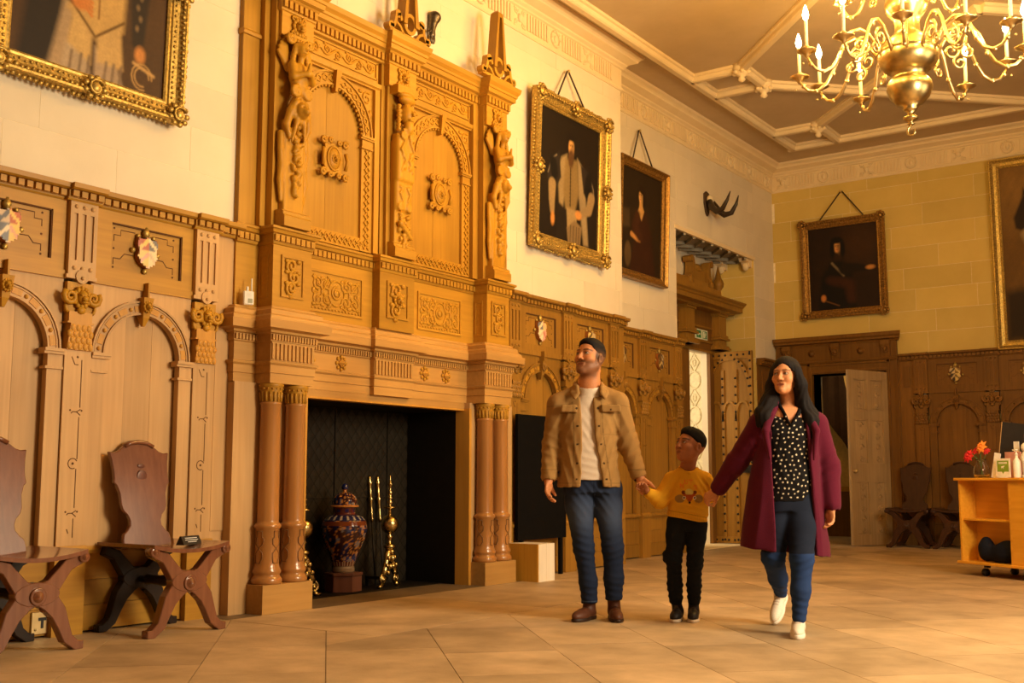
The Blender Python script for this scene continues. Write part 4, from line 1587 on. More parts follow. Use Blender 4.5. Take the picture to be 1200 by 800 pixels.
def arch_panel(u0, u1):
    c = (u0 + u1) / 2
    r0, r1, zi = 0.315, 0.425, 3.545
    z0, z1 = 2.64, 3.955
    n0 = 0.03
    fr = MB(True)
    fr.box(u0 - 0.055, u0, 0, 0.07, z0, z1 + 0.05).box(u1, u1 + 0.055, 0, 0.07, z0, z1 + 0.05).box(u0, u1, 0, 0.07, z1, z1 + 0.05)
    fr.profile([(0.07, z1 + 0.01), (0.085, z1 + 0.02), (0.09, z1 + 0.05), (0.07, z1 + 0.06)], u0 - 0.05, u1 + 0.05)
    f = fr.build('arch_frame', 'oak', CH)
    k = [u0, c - 0.05, c + 0.13, u1]
    for i in range(3):
        MB(True).box(k[i] + 0.0006, k[i + 1] - 0.0006, 0.02, 0.027 + 0.001 * (i % 2), z0 + 0.1, zi + r0).build('board', 'oak', f)
    m = MB(True)
    n_ = 22
    up = arc(c, zi, r1 - 0.01, PI, 0, n_)
    for i in range(n_):
        a_, b_ = up[i], up[i + 1]
        m.poly([a_, (a_[0], z1), (b_[0], z1), b_], 0.02, 0.04)
    m.box(u0, up[0][0], 0.02, 0.04, zi, z1).box(up[-1][0], u1, 0.02, 0.04, zi, z1)
    m.build('spandrel', 'oak_flat', f)
    m = MB(True)
    for s in (-1, 1):
        m.tube(lift(spiral(c + s * 0.37, z1 - 0.085, 0.055, 0.01, 1.0, 1.3 * s, 12), 0.042), 0.009, 5)
        m.ball((c + s * 0.30, 0.042, z1 - 0.04), (0.03, 0.012, 0.018), 7, 4)
        m.ball((c + s * 0.41, 0.042, z1 - 0.2), (0.02, 0.012, 0.035), 7, 4)
    m.build('spandrel_carving', 'oak_carved', f, kind='stuff')
    m = MB(True)
    ir, orr = arc(c, zi, r0, PI, 0, n_), arc(c, zi, r1, PI, 0, n_)
    for i in range(n_):
        m.poly([ir[i], orr[i], orr[i + 1], ir[i + 1]], 0.02, 0.052)
    for rr in (r0 + 0.006, r1 - 0.008):
        m.strip(arc(c, zi, rr, PI, 0, n_), 0.014, 0.045, 0.066)
    m.build('arch', 'oak_flat', f)
    m = MB(True)
    for i in range(26):                                    # cusps along the inner edge and leaf trail on the band
        a = PI * (i + 0.5) / 26
        m.ball((c + (r0 - 0.008) * math.cos(a), 0.052, zi + (r0 - 0.008) * math.sin(a)), (0.014, 0.012, 0.014), 6, 4)
    chain_band(m, arc(c, zi, (r0 + r1) / 2, PI, 0, 17), 0.07, 0.05, 0.061, 0.05)
    for i in range(17):
        a = PI * (i + 0.5) / 17
        m.ball((c + (r0 + r1) / 2 * math.cos(a), 0.053, zi + (r0 + r1) / 2 * math.sin(a)), (0.015, 0.012, 0.015), 6, 4)
    m.build('arch_carving', 'oak_carved', f, kind='stuff')
    m = MB(True)
    m.taper((c, 0.05, zi + r0 - 0.05), (0.012, 0.03), (c, 0.06, zi + r1), (0.028, 0.05))
    m.build('keystone', 'oak_carved', f)
    for s in (-1, 1):
        e0, e1 = sorted((c + s * r0, c + s * (u1 - u0) / 2))
        MB(True).box(e0, e1, 0.02, 0.05, z0, zi - 0.08).build('pier', 'oak', f)
        m = MB(True)
        x0, x1 = (e0 - 0.025, e1) if s > 0 else (e0, e1 + 0.025)
        m.box(e0, e1, 0.02, 0.056, zi - 0.085, zi - 0.02).box(x0, x1, 0.02, 0.07, zi - 0.02, zi - 0.008).box(x0, x1, 0.02, 0.078, zi - 0.008, zi + 0.01).box(x0 + 0.01, x1 - 0.01, 0.02, 0.066, zi - 0.092, zi - 0.08)
        m.build('impost', 'oak_flat', f)
        m = MB(True)
        chain_band(m, [((e0 + e1) / 2, z0 + 0.02), ((e0 + e1) / 2, zi - 0.1)], 0.075, 0.05, 0.061, 0.05)
        m.build('guilloche', 'oak_carved', f, kind='stuff')
    m = MB(True)
    m.box(u0, u1, 0.02, 0.045, z0, z0 + 0.10)
    chain_band(m, [(u0 + 0.03, z0 + 0.05), (u1 - 0.03, z0 + 0.05)], 0.075, 0.045, 0.056, 0.05)
    m.build('guilloche', 'oak_carved', f, kind='stuff')
    # cartouche
    zc = 3.29
    m = MB(True)
    pts = [(-0.10, 0.13), (-0.05, 0.10), (0.0, 0.12), (0.05, 0.10), (0.10, 0.13), (0.085, 0.07), (0.11, 0.02), (0.11, -0.05), (0.085, -0.08), (0.10, -0.14), (0.05, -0.115), (0, -0.135), (-0.05, -0.115), (-0.10, -0.14), (-0.085, -0.08), (-0.11, -0.05), (-0.11, 0.02), (-0.085, 0.07)]
    m.poly([(c + p[0], zc + p[1]) for p in pts], 0.045, 0.062)
    m.ball((c, 0.062, zc), (0.062, 0.025, 0.085), 12, 6)
    m.tube(lift([(c + 0.066 * math.cos(a), zc + 0.09 * math.sin(a)) for a in np.linspace(0, 2 * PI, 21)], 0.066), 0.009, 6)
    lion_mask(m, c, 0.075, zc - 0.005, 0.55)
    for sx in (-1, 1):
        for sz in (-1, 1):
            m.tube(lift(spiral(c + sx * 0.115, zc + sz * 0.125, 0.03, 0.008, 0.7, 1.3 * sx * sz, 10), 0.072), 0.013, 6)
            m.tube(lift(spiral(c + sx * 0.045, zc + sz * 0.13, 0.022, 0.006, 0.7, -1.2 * sx * sz, 10), 0.075), 0.011, 6)
        m.tube([(c + sx * 0.118, 0.07, zc - 0.07), (c + sx * 0.125, 0.085, zc), (c + sx * 0.118, 0.07, zc + 0.06)], 0.014, 6)
    m.build('cartouche', 'oak_carved', f)


arch_panel(5.34, 6.22)
arch_panel(6.60, 7.49)

# scroll frieze above the panels
for u0, u1 in ((5.47, 6.27), (6.69, 7.47)):
    m = MB(True)
    t = 0.014
    m.box(u0, u1, 0, 0.05, 4.02, 4.19)
    m.box(u0 + 0.02, u1 - 0.02, 0.05, 0.062, 4.17, 4.185).box(u0 + 0.02, u1 - 0.02, 0.05, 0.062, 4.045, 4.058).box(u1 - 0.034, u1 - 0.02, 0.05, 0.062, 4.05, 4.18).box(u0 + 0.02, u0 + 0.034, 0.05, 0.062, 4.05, 4.18)
    fz = m.build('scroll_frieze', 'oak_flat', CH)
    m = MB(True)
    vine(m, u0 + 0.05, u1 - 0.05, 4.065, 4.168, 0.053, 6, 0.010)
    m.build('scroll_carving', 'oak_carved', fz, kind='stuff')
    MB(True).box(u0, u1, 0, 0.06, 4.19, 4.30).build('frieze_rail', 'oak_flat', CH)

TCORN = [(0, 4.195), (0.01, 4.2), (0.012, 4.21), (0.012, 4.272), (0.025, 4.276), (0.035, 4.29), (0.06, 4.30), (0.064, 4.335), (0.074, 4.34), (0.078, 4.36), (0.098, 4.385), (0.104, 4.41), (0.106, 4.422), (0.0, 4.425)]


def top_cornice(u0, u1, n, mitre=True):
    e = 0.75 if mitre else 0
    m = MB(True)
    returned(m, [(n + p[0], p[1]) for p in TCORN[:-1]] + [(n, 4.425)], u0, u1, n, e, e)
    m.build('top_cornice', 'oak_flat', CH)
    m = MB(True)
    dentil_row(m, u0 - 0.01, u1 + 0.01, n + 0.008, n + 0.034, 4.215, 4.27, 0.047, 0.018)
    m.build('dentils', 'oak_flat', CH, kind='stuff')


top_cornice(5.40, 7.55, 0.075, False)
for u0, u1, n in ((5.12, 5.44, 0.18), (6.31, 6.65, 0.13), (7.54, 7.86, 0.18)):
    MB(True).box(u0 + 0.006, u1 - 0.006, 0, n, 4.02, 4.30).build('lion_block', 'oak_flat', CH)
    top_cornice(u0, u1, n)
    m = MB(True)
    c = (u0 + u1) / 2
    lion_mask(m, c, n, 4.11, 1.0)
    for q in (-1, 1):
        m.tube(lift(spiral(c + q * 0.05, 4.17, 0.025, 0.006, 1, 1.2 * q, 9), n + 0.01), 0.01, 5)
        m.tube(lift(spiral(c + q * 0.05, 4.05, 0.025, 0.006, 1, -1.2 * q, 9), n + 0.01), 0.01, 5)
    m.build('lion_head', 'oak_carved', CH)


def winged_figure(c, n):
    s = SDF()
    k = 0.018
    # tapered term behind and below
    s.box((c, n + 0.02, 3.05), (0.095, 0.035, 0.36), None, 0.01, 0.004)
    # fruit and leaves hanging on the term
    rs = np.random.RandomState(3)
    for i in range(34):
        z = 3.36 - 0.015 * i
        w = 0.06 * (1 - i / 50.0)
        s.ell((c + rs.uniform(-w, w), n + 0.06 + rs.uniform(0, 0.015), z), (rs.uniform(0.016, 0.028), 0.024, rs.uniform(0.016, 0.028)), None, 0.006)
    # drapery and swags
    for q in (-1, 1):
        s.chain([(c + q * 0.03, n + 0.08, 3.55), (c + q * 0.075, n + 0.085, 3.46), (c + q * 0.10, n + 0.07, 3.36), (c + q * 0.07, n + 0.07, 3.27)], (0.028, 0.03, 0.026, 0.012), 0.01)
        s.chain([(c + q * 0.02, n + 0.10, 3.50), (c + q * 0.035, n + 0.10, 3.38), (c + q * 0.06, n + 0.085, 3.24)], (0.022, 0.02, 0.008), 0.008)
        s.chain([(c + q * 0.115, n + 0.03, 3.30), (c + q * 0.12, n + 0.035, 3.18), (c + q * 0.105, n + 0.03, 3.07), (c + q * 0.12, n + 0.035, 2.96), (c + q * 0.105, n + 0.03, 2.82)], (0.024, 0.02, 0.024, 0.02, 0.012), 0.01)
        # wings
        for j in range(5):
            a = 0.2 + 0.17 * j
            s.cap((c + q * 0.07, n + 0.035, 3.78), (c + q * (0.07 + 0.09 * math.cos(a * 1.5)), n + 0.03, 3.80 + 0.19 * math.sin(a * 1.4 + 0.2)), 0.022, 0.014, 0.006)
        # volutes under the bust
        t = [(c + q * (0.055 + x), n + 0.115, 3.60 + z) for x, z in spiral(0, 0, 0.042, 0.008, PI / 2, 1.4 * q, 12)]
        s.chain(t, [0.014] * len(t), 0.004)
        # arms folded in prayer
        s.chain([(c + q * 0.072, n + 0.085, 3.80), (c + q * 0.088, n + 0.12, 3.70), (c + q * 0.01, n + 0.185, 3.73)], (0.03, 0.026, 0.018), 0.012)
    s.cap((c - 0.008, n + 0.18, 3.72), (c + 0.0, n + 0.19, 3.80), 0.018, 0.01, 0.01)
    # bust
    s.ell((c, n + 0.08, 3.73), (0.085, 0.06, 0.10), None, k)
    s.ell((c, n + 0.075, 3.63), (0.06, 0.05, 0.07), None, k)
    s.cap((c, n + 0.085, 3.82), (c, n + 0.095, 3.87), 0.026, None, 0.012)
    # head, hair, face
    s.ell((c, n + 0.105, 3.915), (0.043, 0.05, 0.055), None, 0.01)
    s.ell((c, n + 0.085, 3.93), (0.055, 0.05, 0.055), None, 0.008)
    for q in (-1, 1):
        for j in range(5):
            s.ell((c + q * (0.045 + 0.006 * j), n + 0.085, 3.945 - 0.028 * j), (0.020, 0.022, 0.02), None, 0.004)
        s.ell((c + q * 0.017, n + 0.152, 3.925), (0.010, 0.010, 0.006), None, 0.003, '-')
    s.cap((c, n + 0.150, 3.925), (c, n + 0.162, 3.905), 0.006, 0.009, 0.005)
    s.ell((c, n + 0.148, 3.886), (0.013, 0.01, 0.005), None, 0.004)
    # lion mask
    s.ell((c, n + 0.12, 3.47), (0.055, 0.05, 0.06), None, 0.012)
    s.ell((c, n + 0.165, 3.455), (0.028, 0.028, 0.026), None, 0.012)
    for q in (-1, 1):
        s.ell((c + q * 0.024, n + 0.158, 3.49), (0.012, 0.012, 0.008), None, 0.003, '-')
        s.ell((c + q * 0.05, n + 0.11, 3.525), (0.018, 0.016, 0.02), None, 0.006)
    for j in range(12):
        a = 2 * PI * j / 12
        s.ell((c + 0.066 * math.cos(a), n + 0.095, 3.47 + 0.072 * math.sin(a)), (0.022, 0.025, 0.026), None, 0.006)
    o = s.build('winged_figure', 'oak_carved', 0.0075, CH, wall=True)
    m = MB(True)
    m.profile([(0, 2.63), (n + 0.10, 2.63), (n + 0.10, 2.70), (n + 0.085, 2.715), (n + 0.085, 2.735), (n + 0.06, 2.75), (0, 2.75)], c - 0.125, c + 0.125)
    m.build('figure_base', 'oak_flat', CH)
    m = MB(True)                                           # scrolled capital on the head
    m.box(c - 0.10, c + 0.10, 0, n + 0.08, 4.0, 4.025)
    for q in (-1, 1):
        m.tube(lift(spiral(c + q * 0.085, 3.985, 0.036, 0.007, 0.8 if q > 0 else 2.3, -1.5 * q, 12), n + 0.085), 0.015, 6)
    for j in range(5):
        m.ball((c - 0.05 + 0.025 * j, n + 0.08, 3.985), (0.014, 0.018, 0.02), 7, 4)
    m.build('figure_capital', 'oak_carved', CH)


winged_figure(5.255, 0.15)
winged_figure(7.70, 0.15)

# middle bracket: bearded mask over a strapwork term with trophies
c, n = 6.475, 0.10
s = SDF()
s.box((c, n + 0.02, 3.15), (0.10, 0.03, 0.42), None, 0.008, 0.004)
s.box((c, n + 0.045, 3.44), (0.105, 0.045, 0.20), None, 0.03, 0.02)
s.box((c, n + 0.035, 3.13), (0.095, 0.035, 0.12), None, 0.02, 0.02)
for q in (-1, 1):
    for cz, rr, nn in ((3.62, 0.045, 0.10), (3.04, 0.035, 0.07)):
        t = [(c + q * 0.055 + x, n + nn, cz + z) for x, z in spiral(0, 0, rr, 0.006, PI / 2, 1.5 * q, 14)]
        s.chain(t, [0.012] * len(t), 0.003)
    s.chain([(c + q * 0.03, n + 0.096, 3.58), (c + q * 0.075, n + 0.096, 3.50), (c + q * 0.02, n + 0.096, 3.42), (c + q * 0.065, n + 0.094, 3.33)], (0.012, 0.012, 0.012, 0.008), 0.004)
    s.ell((c + q * 0.045, n + 0.094, 3.46), (0.022, 0.012, 0.03), None, 0.004)
    s.ell((c + q * 0.03, n + 0.094, 3.36), (0.02, 0.012, 0.02), None, 0.004)
    s.chain([(c + q * 0.02, n + 0.076, 3.20), (c + q * 0.06, n + 0.076, 3.15), (c + q * 0.03, n + 0.076, 3.09)], (0.011, 0.012, 0.008), 0.004)
    s.ell((c + q * 0.05, n + 0.074, 3.20), (0.022, 0.012, 0.016), None, 0.004)
    for j in range(6):
        s.ell((c + q * 0.075, n + 0.06, 3.86 - 0.038 * j), (0.02, 0.022, 0.02), None, 0.006)
    s.ell((c + q * 0.022, n + 0.142, 3.82), (0.012, 0.012, 0.008), None, 0.003, '-')
s.ell((c, n + 0.08, 3.80), (0.062, 0.06, 0.085), None, 0.01)
s.cap((c, n + 0.135, 3.82), (c, n + 0.155, 3.785), 0.01, 0.015, 0.008)
s.ell((c, n + 0.13, 3.745), (0.03, 0.02, 0.012), None, 0.006)
s.ell((c, n + 0.10, 3.69), (0.045, 0.04, 0.06), None, 0.01)
s.ell((c, n + 0.08, 3.92), (0.085, 0.05, 0.04), None, 0.01)
rs = np.random.RandomState(5)
for i in range(26):
    z = 2.98 - 0.011 * i
    s.ell((c + rs.uniform(-0.07, 0.07) * (1 - i / 60), n + 0.06, z), (rs.uniform(0.014, 0.026), 0.022, rs.uniform(0.014, 0.024)), None, 0.005)
s.cap((c - 0.06, n + 0.08, 2.90), (c + 0.07, n + 0.075, 2.80), 0.026, 0.018, 0.006)
s.build('bracket_term', 'oak_carved', 0.0075, CH, wall=True)
m = MB(True)
m.profile([(0, 2.63), (n + 0.085, 2.63), (n + 0.085, 2.70), (n + 0.07, 2.715), (n + 0.07, 2.735), (n + 0.045, 2.75), (0, 2.75)], c - 0.125, c + 0.125)
m.build('figure_base', 'oak_flat', CH)
m = MB(True)
m.box(c - 0.12, c + 0.12, 0, n + 0.09, 3.96, 4.03)
m.ball((c, n + 0.07, 3.955), (0.10, 0.05, 0.03), 10, 5)
m.build('figure_capital', 'oak_carved', CH)


def obelisk(c, n):
    """openwork obelisk on a scrolled strapwork foot"""
    m = MB(True)
    z0, z1, z2 = 4.423, 4.61, 5.05
    d = 0.045
    for q in (-1, 1):                                      # two raking legs, front and back frames are one piece
        m.add([(c + q * 0.092, n - d, z1 - 0.08), (c + q * 0.052, n - d, z1 - 0.08), (c + q * 0.016, n - d, z2 - 0.03), (c + q * 0.04, n - d, z2 - 0.03),
               (c + q * 0.092, n + d, z1 - 0.08), (c + q * 0.052, n + d, z1 - 0.08), (c + q * 0.016, n + d, z2 - 0.03), (c + q * 0.04, n + d, z2 - 0.03)],
              [(0, 1, 2, 3), (4, 5, 6, 7), (0, 1, 5, 4), (1, 2, 6, 5), (2, 3, 7, 6), (3, 0, 4, 7)])
    m.taper((c, n, z2 - 0.045), (0.041, d), (c, n, z2), (0.036, d - 0.005))
    m.taper((c, n, z2), (0.036, d - 0.005), (c, n, z2 + 0.025), (0.012, 0.012))
    ob = m.build('obelisk', 'oak', CH)
    m = MB(True)
    y0, y1 = n - 0.03, n + 0.03
    m.strip([(c + 0.062 * math.cos(a), 4.545 + 0.075 * math.sin(a)) for a in np.linspace(0, 2 * PI, 25)], 0.03, y0, y1)
    m.box(c - 0.24, c + 0.24, y0, y1, z0, z0 + 0.025)
    for q in (-1, 1):
        m.strip([(c + q * 0.235, z0 + 0.05), (c + q * 0.20, z0 + 0.045), (c + q * 0.175, z0 + 0.09), (c + q * 0.165, z0 + 0.15), (c + q * 0.12, z0 + 0.17), (c + q * 0.10, z0 + 0.12)], 0.03, y0, y1)
        m.disc((c + q * 0.225, y0, z0 + 0.045), 0.034, y1 - y0, 14)
        m.disc((c + q * 0.145, y0, z0 + 0.165), 0.034, y1 - y0, 14)
        m.strip([(c + q * 0.08, z0 + 0.02), (c + q * 0.12, z0 + 0.07), (c + q * 0.165, z0 + 0.09)], 0.022, y0, y1)
    m.build('obelisk_foot', 'oak', ob)


for c, n in ((5.28, 0.235), (6.46, 0.19), (7.62, 0.235)):
    obelisk(c, n)

# ------------------------------------------------------------------ doorcase in the alcove
d1 = empty('door_1', loc=(-0.86, 0, 0), rotz=LW, kind='structure')
MB(True).box(AL0, 14.64, 0, 0.05, 2.66, 3.26).build('frieze_board', 'oak_back', d1)
for a, b in ((AL0, 13.50), (14.15, 14.30)):
    MB(True).box(a, b, 0, 0.05, 0, 2.66).build('jamb', 'oak_back', d1)
m = MB(True)
for z, n in ((2.66, 0.07), (2.80, 0.065), (3.0, 0.06)):
    m.box(AL0, 14.6, 0.04, n, z, z + 0.03)
m.build('architrave', 'oak_mid', d1)
for a, b in ((13.20, 13.46), (14.24, 14.48)):
    m = MB(True)
    m.box(a, b, 0, 0.16, 2.72, 3.26)
    for z, e in ((2.72, 0.05), (2.75, 0.03), (2.86, 0.04), (2.90, 0.02), (3.2, 0.02), (3.23, 0.05)):
        m.box(a - e, b + e, 0, 0.16 + e, z, z + 0.032)
    m.build('console', 'oak_mid', d1)
m = MB(True)
m.profile([(0, 3.24), (0.22, 3.24), (0.24, 3.26), (0.36, 3.27), (0.36, 3.33), (0.375, 3.335), (0.39, 3.36), (0.42, 3.38), (0.42, 3.40), (0.1, 3.43), (0, 3.43)], AL0, 14.62)
m.build('cornice', 'oak_mid', d1)
MB(True).box(12.3, 14.25, 0, 0.2, 3.41, 3.55).box(12.3, 13.9, 0, 0.16, 3.55, 3.62).build('blocking_course', 'oak_mid', d1)
m = MB(True)
m.box(13.45, 14.02, 0.04, 0.10, 3.55, 3.80)
for q, w in ((13.46, 1), (13.98, -1)):
    m.strip([(q - 0.06 * w, 3.56), (q - 0.03 * w, 3.64), (q, 3.70), (q + 0.02 * w, 3.82), (q - 0.0 * w, 3.90), (q - 0.07 * w, 3.92)], [0.12, 0.10, 0.08, 0.08, 0.07, 0.05], 0.04, 0.16)
    m.disc((q - 0.05 * w, 0.04, 3.90), 0.045, 0.13, 14)
    m.ball((q - 0.07 * w, 0.14, 3.60), (0.07, 0.04, 0.07), 8, 5)
m.ball((13.72, 0.08, 3.82), (0.12, 0.05, 0.06), 10, 5)
m.build('pediment_scroll', 'oak_mid', d1)
m = MB(True)
m.lathe([(0.07, 3.41), (0.07, 3.48), (0.045, 3.50), (0.035, 3.56), (0.075, 3.62), (0.085, 3.66), (0.07, 3.71), (0.05, 3.74), (0.025, 3.84), (0.004, 3.93)], (14.28, 0.14, 0), 16)
m.build('finial', 'oak_mid', d1)

# green exit sign
ex = empty('exit_sign', 'green and white running man exit sign above the lobby doorway', 'sign', (-0.81, 13.86, 2.90), LW)
MB(True).box(-0.185, 0.185, 0.004, 0.02, -0.068, 0.068).build('sign_plate', 'exit_white', ex)
m = MB(True)
m.box(-0.165, -0.02, 0.02, 0.0212, -0.052, 0.052).box(0.03, 0.165, 0.02, 0.0212, -0.052, 0.052)
m.build('green_field', 'exit_green', ex)
m = MB(True)
a, b = 0.0212, 0.0222
m.poly([(-0.15, 0.0), (-0.11, 0.035), (-0.11, 0.012), (-0.05, 0.012), (-0.05, -0.012), (-0.11, -0.012), (-0.11, -0.035)], a, b)   # arrow
m.box(0.045, 0.085, a, b, -0.045, 0.045)                                                                                          # doorway
m.disc((0.118, a, 0.032), 0.011, b - a, 10)                                                                                        # running man
m.strip([(0.116, 0.02), (0.108, -0.008)], 0.018, a, b)
m.strip([(0.108, -0.005), (0.122, -0.022), (0.118, -0.044)], 0.010, a, b)
m.strip([(0.106, -0.005), (0.095, -0.026), (0.142, -0.030)][0:2] + [(0.088, -0.04)], 0.010, a, b)
m.strip([(0.118, 0.016), (0.134, 0.006), (0.144, 0.014)], 0.008, a, b)
m.strip([(0.112, 0.016), (0.096, 0.010), (0.092, -0.004)], 0.008, a, b)
m.build('pictogram', 'exit_white', ex)

# studded door, standing open into the room
sd = empty('studded_door', 'studded oak door with pointed tracery, standing open beside the lobby doorway', 'door', (-0.93, 14.28, 0), 0)
W, Hh = 0.70, 2.68
for i in range(3):
    MB(True).box(W * i / 3 + 0.001, W * (i + 1) / 3 - 0.001, -0.04, 0.0, 0.012, Hh).build('board', 'oak_mid', sd)
m = MB(True)
m.box(0, 0.055, 0, 0.022, 0.012, Hh).box(W - 0.055, W, 0, 0.022, 0.012, Hh).box(0.055, W - 0.055, 0, 0.022, 0.012, 0.10).box(0.055, W - 0.055, 0, 0.022, Hh - 0.10, Hh)
m.build('door_frame', 'oak_mid', sd)
m = MB(True)
M1, M2 = W * 0.36, W * 0.64
for x in (M1, M2):
    m.box(x - 0.022, x + 0.022, 0, 0.02, 0.1, 2.42)


def pointed(m, x0, x1, zs, rise, w, n0, n1):
    c = (x0 + x1) / 2
    for q in (-1, 1):
        pts = [(c + q * (x1 - x0) / 2 * math.cos(t) ** 0.8 if t < PI / 2 - 1e-6 else c, zs + rise * math.sin(t)) for t in np.linspace(0, PI / 2, 10)]
        m.strip(pts, w, n0, n1)


pointed(m, 0.04, W - 0.04, 2.05, 0.53, 0.045, 0, 0.024)
pointed(m, 0.05, M1, 1.72, 0.25, 0.03, 0, 0.022)
pointed(m, M1, M2, 1.72, 0.25, 0.03, 0, 0.022)
pointed(m, M2, W - 0.05, 1.72, 0.25, 0.03, 0, 0.022)
m.build('tracery', 'oak_mid', sd)
m = MB(True)
for x in (0.028, M1, M2, W - 0.028):
    z = 0.06
    while z < (Hh if x in (0.028, W - 0.028) else 2.4):
        m.ball((x, 0.022, z), (0.017, 0.013, 0.017), 7, 4)
        z += 0.118
for i in range(8):
    for z in (0.055, Hh - 0.05):
        m.ball((0.03 + i * (W - 0.06) / 7, 0.022, z), (0.017, 0.013, 0.017), 7, 4)
for t in np.linspace(0.25, 1.35, 6):
    for q in (-1, 1):
        m.ball((W / 2 + q * (W / 2 - 0.04) * math.cos(t) ** 0.8, 0.026, 2.05 + 0.53 * math.sin(t)), (0.017, 0.013, 0.017), 7, 4)
m.build('door_studs', 'black_iron', sd, kind='stuff')
m = MB(True)
m.box(W - 0.17, W - 0.03, 0.024, 0.045, 0.98, 1.09)
m.tube([(W - 0.10, 0.05, 1.035), (W - 0.10, 0.075, 1.035), (W - 0.16, 0.08, 1.02)], 0.009, 6)
m.build('door_latch', 'black_iron', sd)

# ------------------------------------------------------------------ doorcase in the far wall
d2 = empty('door_2', loc=(0, YB, 0), rotz=0, kind='structure')
for a, b in ((REC + 0.03, D0), (D1, 1.47)):
    m = MB(True)
    m.box(a, b, -0.35, 0.03, 0, 2.58)
    m.build('jamb', 'oak_back', d2)
    for c_ in (a + 0.02, b - 0.05):
        MB(True).box(c_, c_ + 0.03, 0.03, 0.05, 0, 2.55).build('jamb_moulding', 'oak_back', d2)
MB(True).box(D0, D1, -0.35, 0.03, DT, 2.58).build('lintel', 'oak_back', d2)
m = MB(True)
m.box(D0 - 0.05, D1 + 0.06, 0.03, 0.045, DT + 0.02, DT + 0.05).box(D0 - 0.05, D1 + 0.06, 0.03, 0.05, DT + 0.12, DT + 0.15)
m.build('lintel_moulding', 'oak_back', d2)
MB(True).box(REC + 0.03, 1.45, 0, 0.05, 2.56, 2.84).build('frieze_board', 'oak_back', d2)
m = MB(True)
m.profile([(0, 2.55), (0.07, 2.55), (0.08, 2.57), (0.07, 2.59), (0, 2.59)], REC + 0.03, 1.47)
m.build('frieze_moulding', 'oak_back', d2)
m = MB(True)
m.profile([(0, 2.81), (0.06, 2.81), (0.075, 2.83), (0.12, 2.845), (0.125, 2.87), (0.15, 2.89), (0.155, 2.92), (0.16, 2.935), (0, 2.94)], REC + 0.02, 1.46)
for i in range(9, 18):
    p = m.v[i]
    m.v[i] = (p[0] + p[1] * 0.5, p[1], p[2])
m.build('cornice', 'oak_back', d2)
for u in (-0.12, 0.60, 1.31):
    m = MB(True)
    m.poly([(0.05, 2.58), (0.07, 2.58), (0.09, 2.63), (0.10, 2.70), (0.13, 2.76), (0.13, 2.82), (0.05, 2.82)], u - 0.06, u + 0.06, 'x')
    lion_mask(m, u, 0.10, 2.70, 0.8)
    m.build('console', 'oak_back', d2)
for u in (0.24, 0.95):
    m = MB(True)
    m.lathe([(0.05, 0), (0.05, 0.01), (0.035, 0.02), (0.03, 0.035), (0.0, 0.045)], (0, 0, 0), 14)
    m.v = [(u + p[0], 0.05 + p[2], 2.70 + p[1]) for p in m.v]
    m.build('roundel', 'oak_back', d2)

dl = empty('carved_door', 'greyish six-panelled oak door standing ajar in the far wall', 'door', (0.985, 14.62, 0), math.atan2(0.70, 0.30))
DWd, DH = 0.78, 2.37
m = MB(True)
m.box(0, DWd, -0.02, 0.0, 0.012, DH)
m.build('door_core', 'oak_grey', dl)
m = MB(True)
st = [(0, 0.10), (DWd / 2 - 0.04, DWd / 2 + 0.04), (DWd - 0.10, DWd)]
for a, b in st:
    m.box(a, b, 0, 0.022, 0.012, DH)
rails = [(0.012, 0.15), (0.86, 1.10), (1.70, 1.82), (DH - 0.12, DH)]
for z0, z1 in rails:
    for a, b in ((0.10, DWd / 2 - 0.04), (DWd / 2 + 0.04, DWd - 0.10)):
        m.box(a, b, 0, 0.022, z0, z1)
m.build('stiles_and_rails', 'oak_grey', dl)
for a, b in ((0.10, DWd / 2 - 0.04), (DWd / 2 + 0.04, DWd - 0.10)):
    for z0, z1 in ((0.15, 0.86), (1.10, 1.70), (1.82, DH - 0.12)):
        m = MB(True)
        m.box(a + 0.02, b - 0.02, 0, 0.010, z0 + 0.02, z1 - 0.02)
        for e in (0.0,):
            m.box(a, a + 0.014, 0, 0.018, z0, z1).box(b - 0.014, b, 0, 0.018, z0, z1).box(a, b, 0, 0.018, z0, z0 + 0.014).box(a, b, 0, 0.018, z1 - 0.014, z1)
        p = m.build('door_panel', 'oak_grey', dl)
        m = MB(True)
        k = int((z1 - z0) / 0.13)
        for i in range(k):
            zc = z0 + (i + 0.5) * (z1 - z0) / k
            m.tube(lift(spiral((a + b) / 2, zc, 0.05, 0.01, 0, 1.3 * (1 if i % 2 else -1), 10), 0.013), 0.007, 5)
            m.ball(((a + b) / 2, 0.012, zc), (0.016, 0.01, 0.02), 7, 4)
        m.build('panel_carving', 'oak_grey', p, kind='stuff')
m = MB(True)
m.tube([(0.05, 0.02, 1.0), (0.05, 0.05, 1.0)], 0.012, 8)
m.ball((0.05, 0.065, 1.0), 0.024, 10, 6)
m.build('door_knob', 'brass', dl)

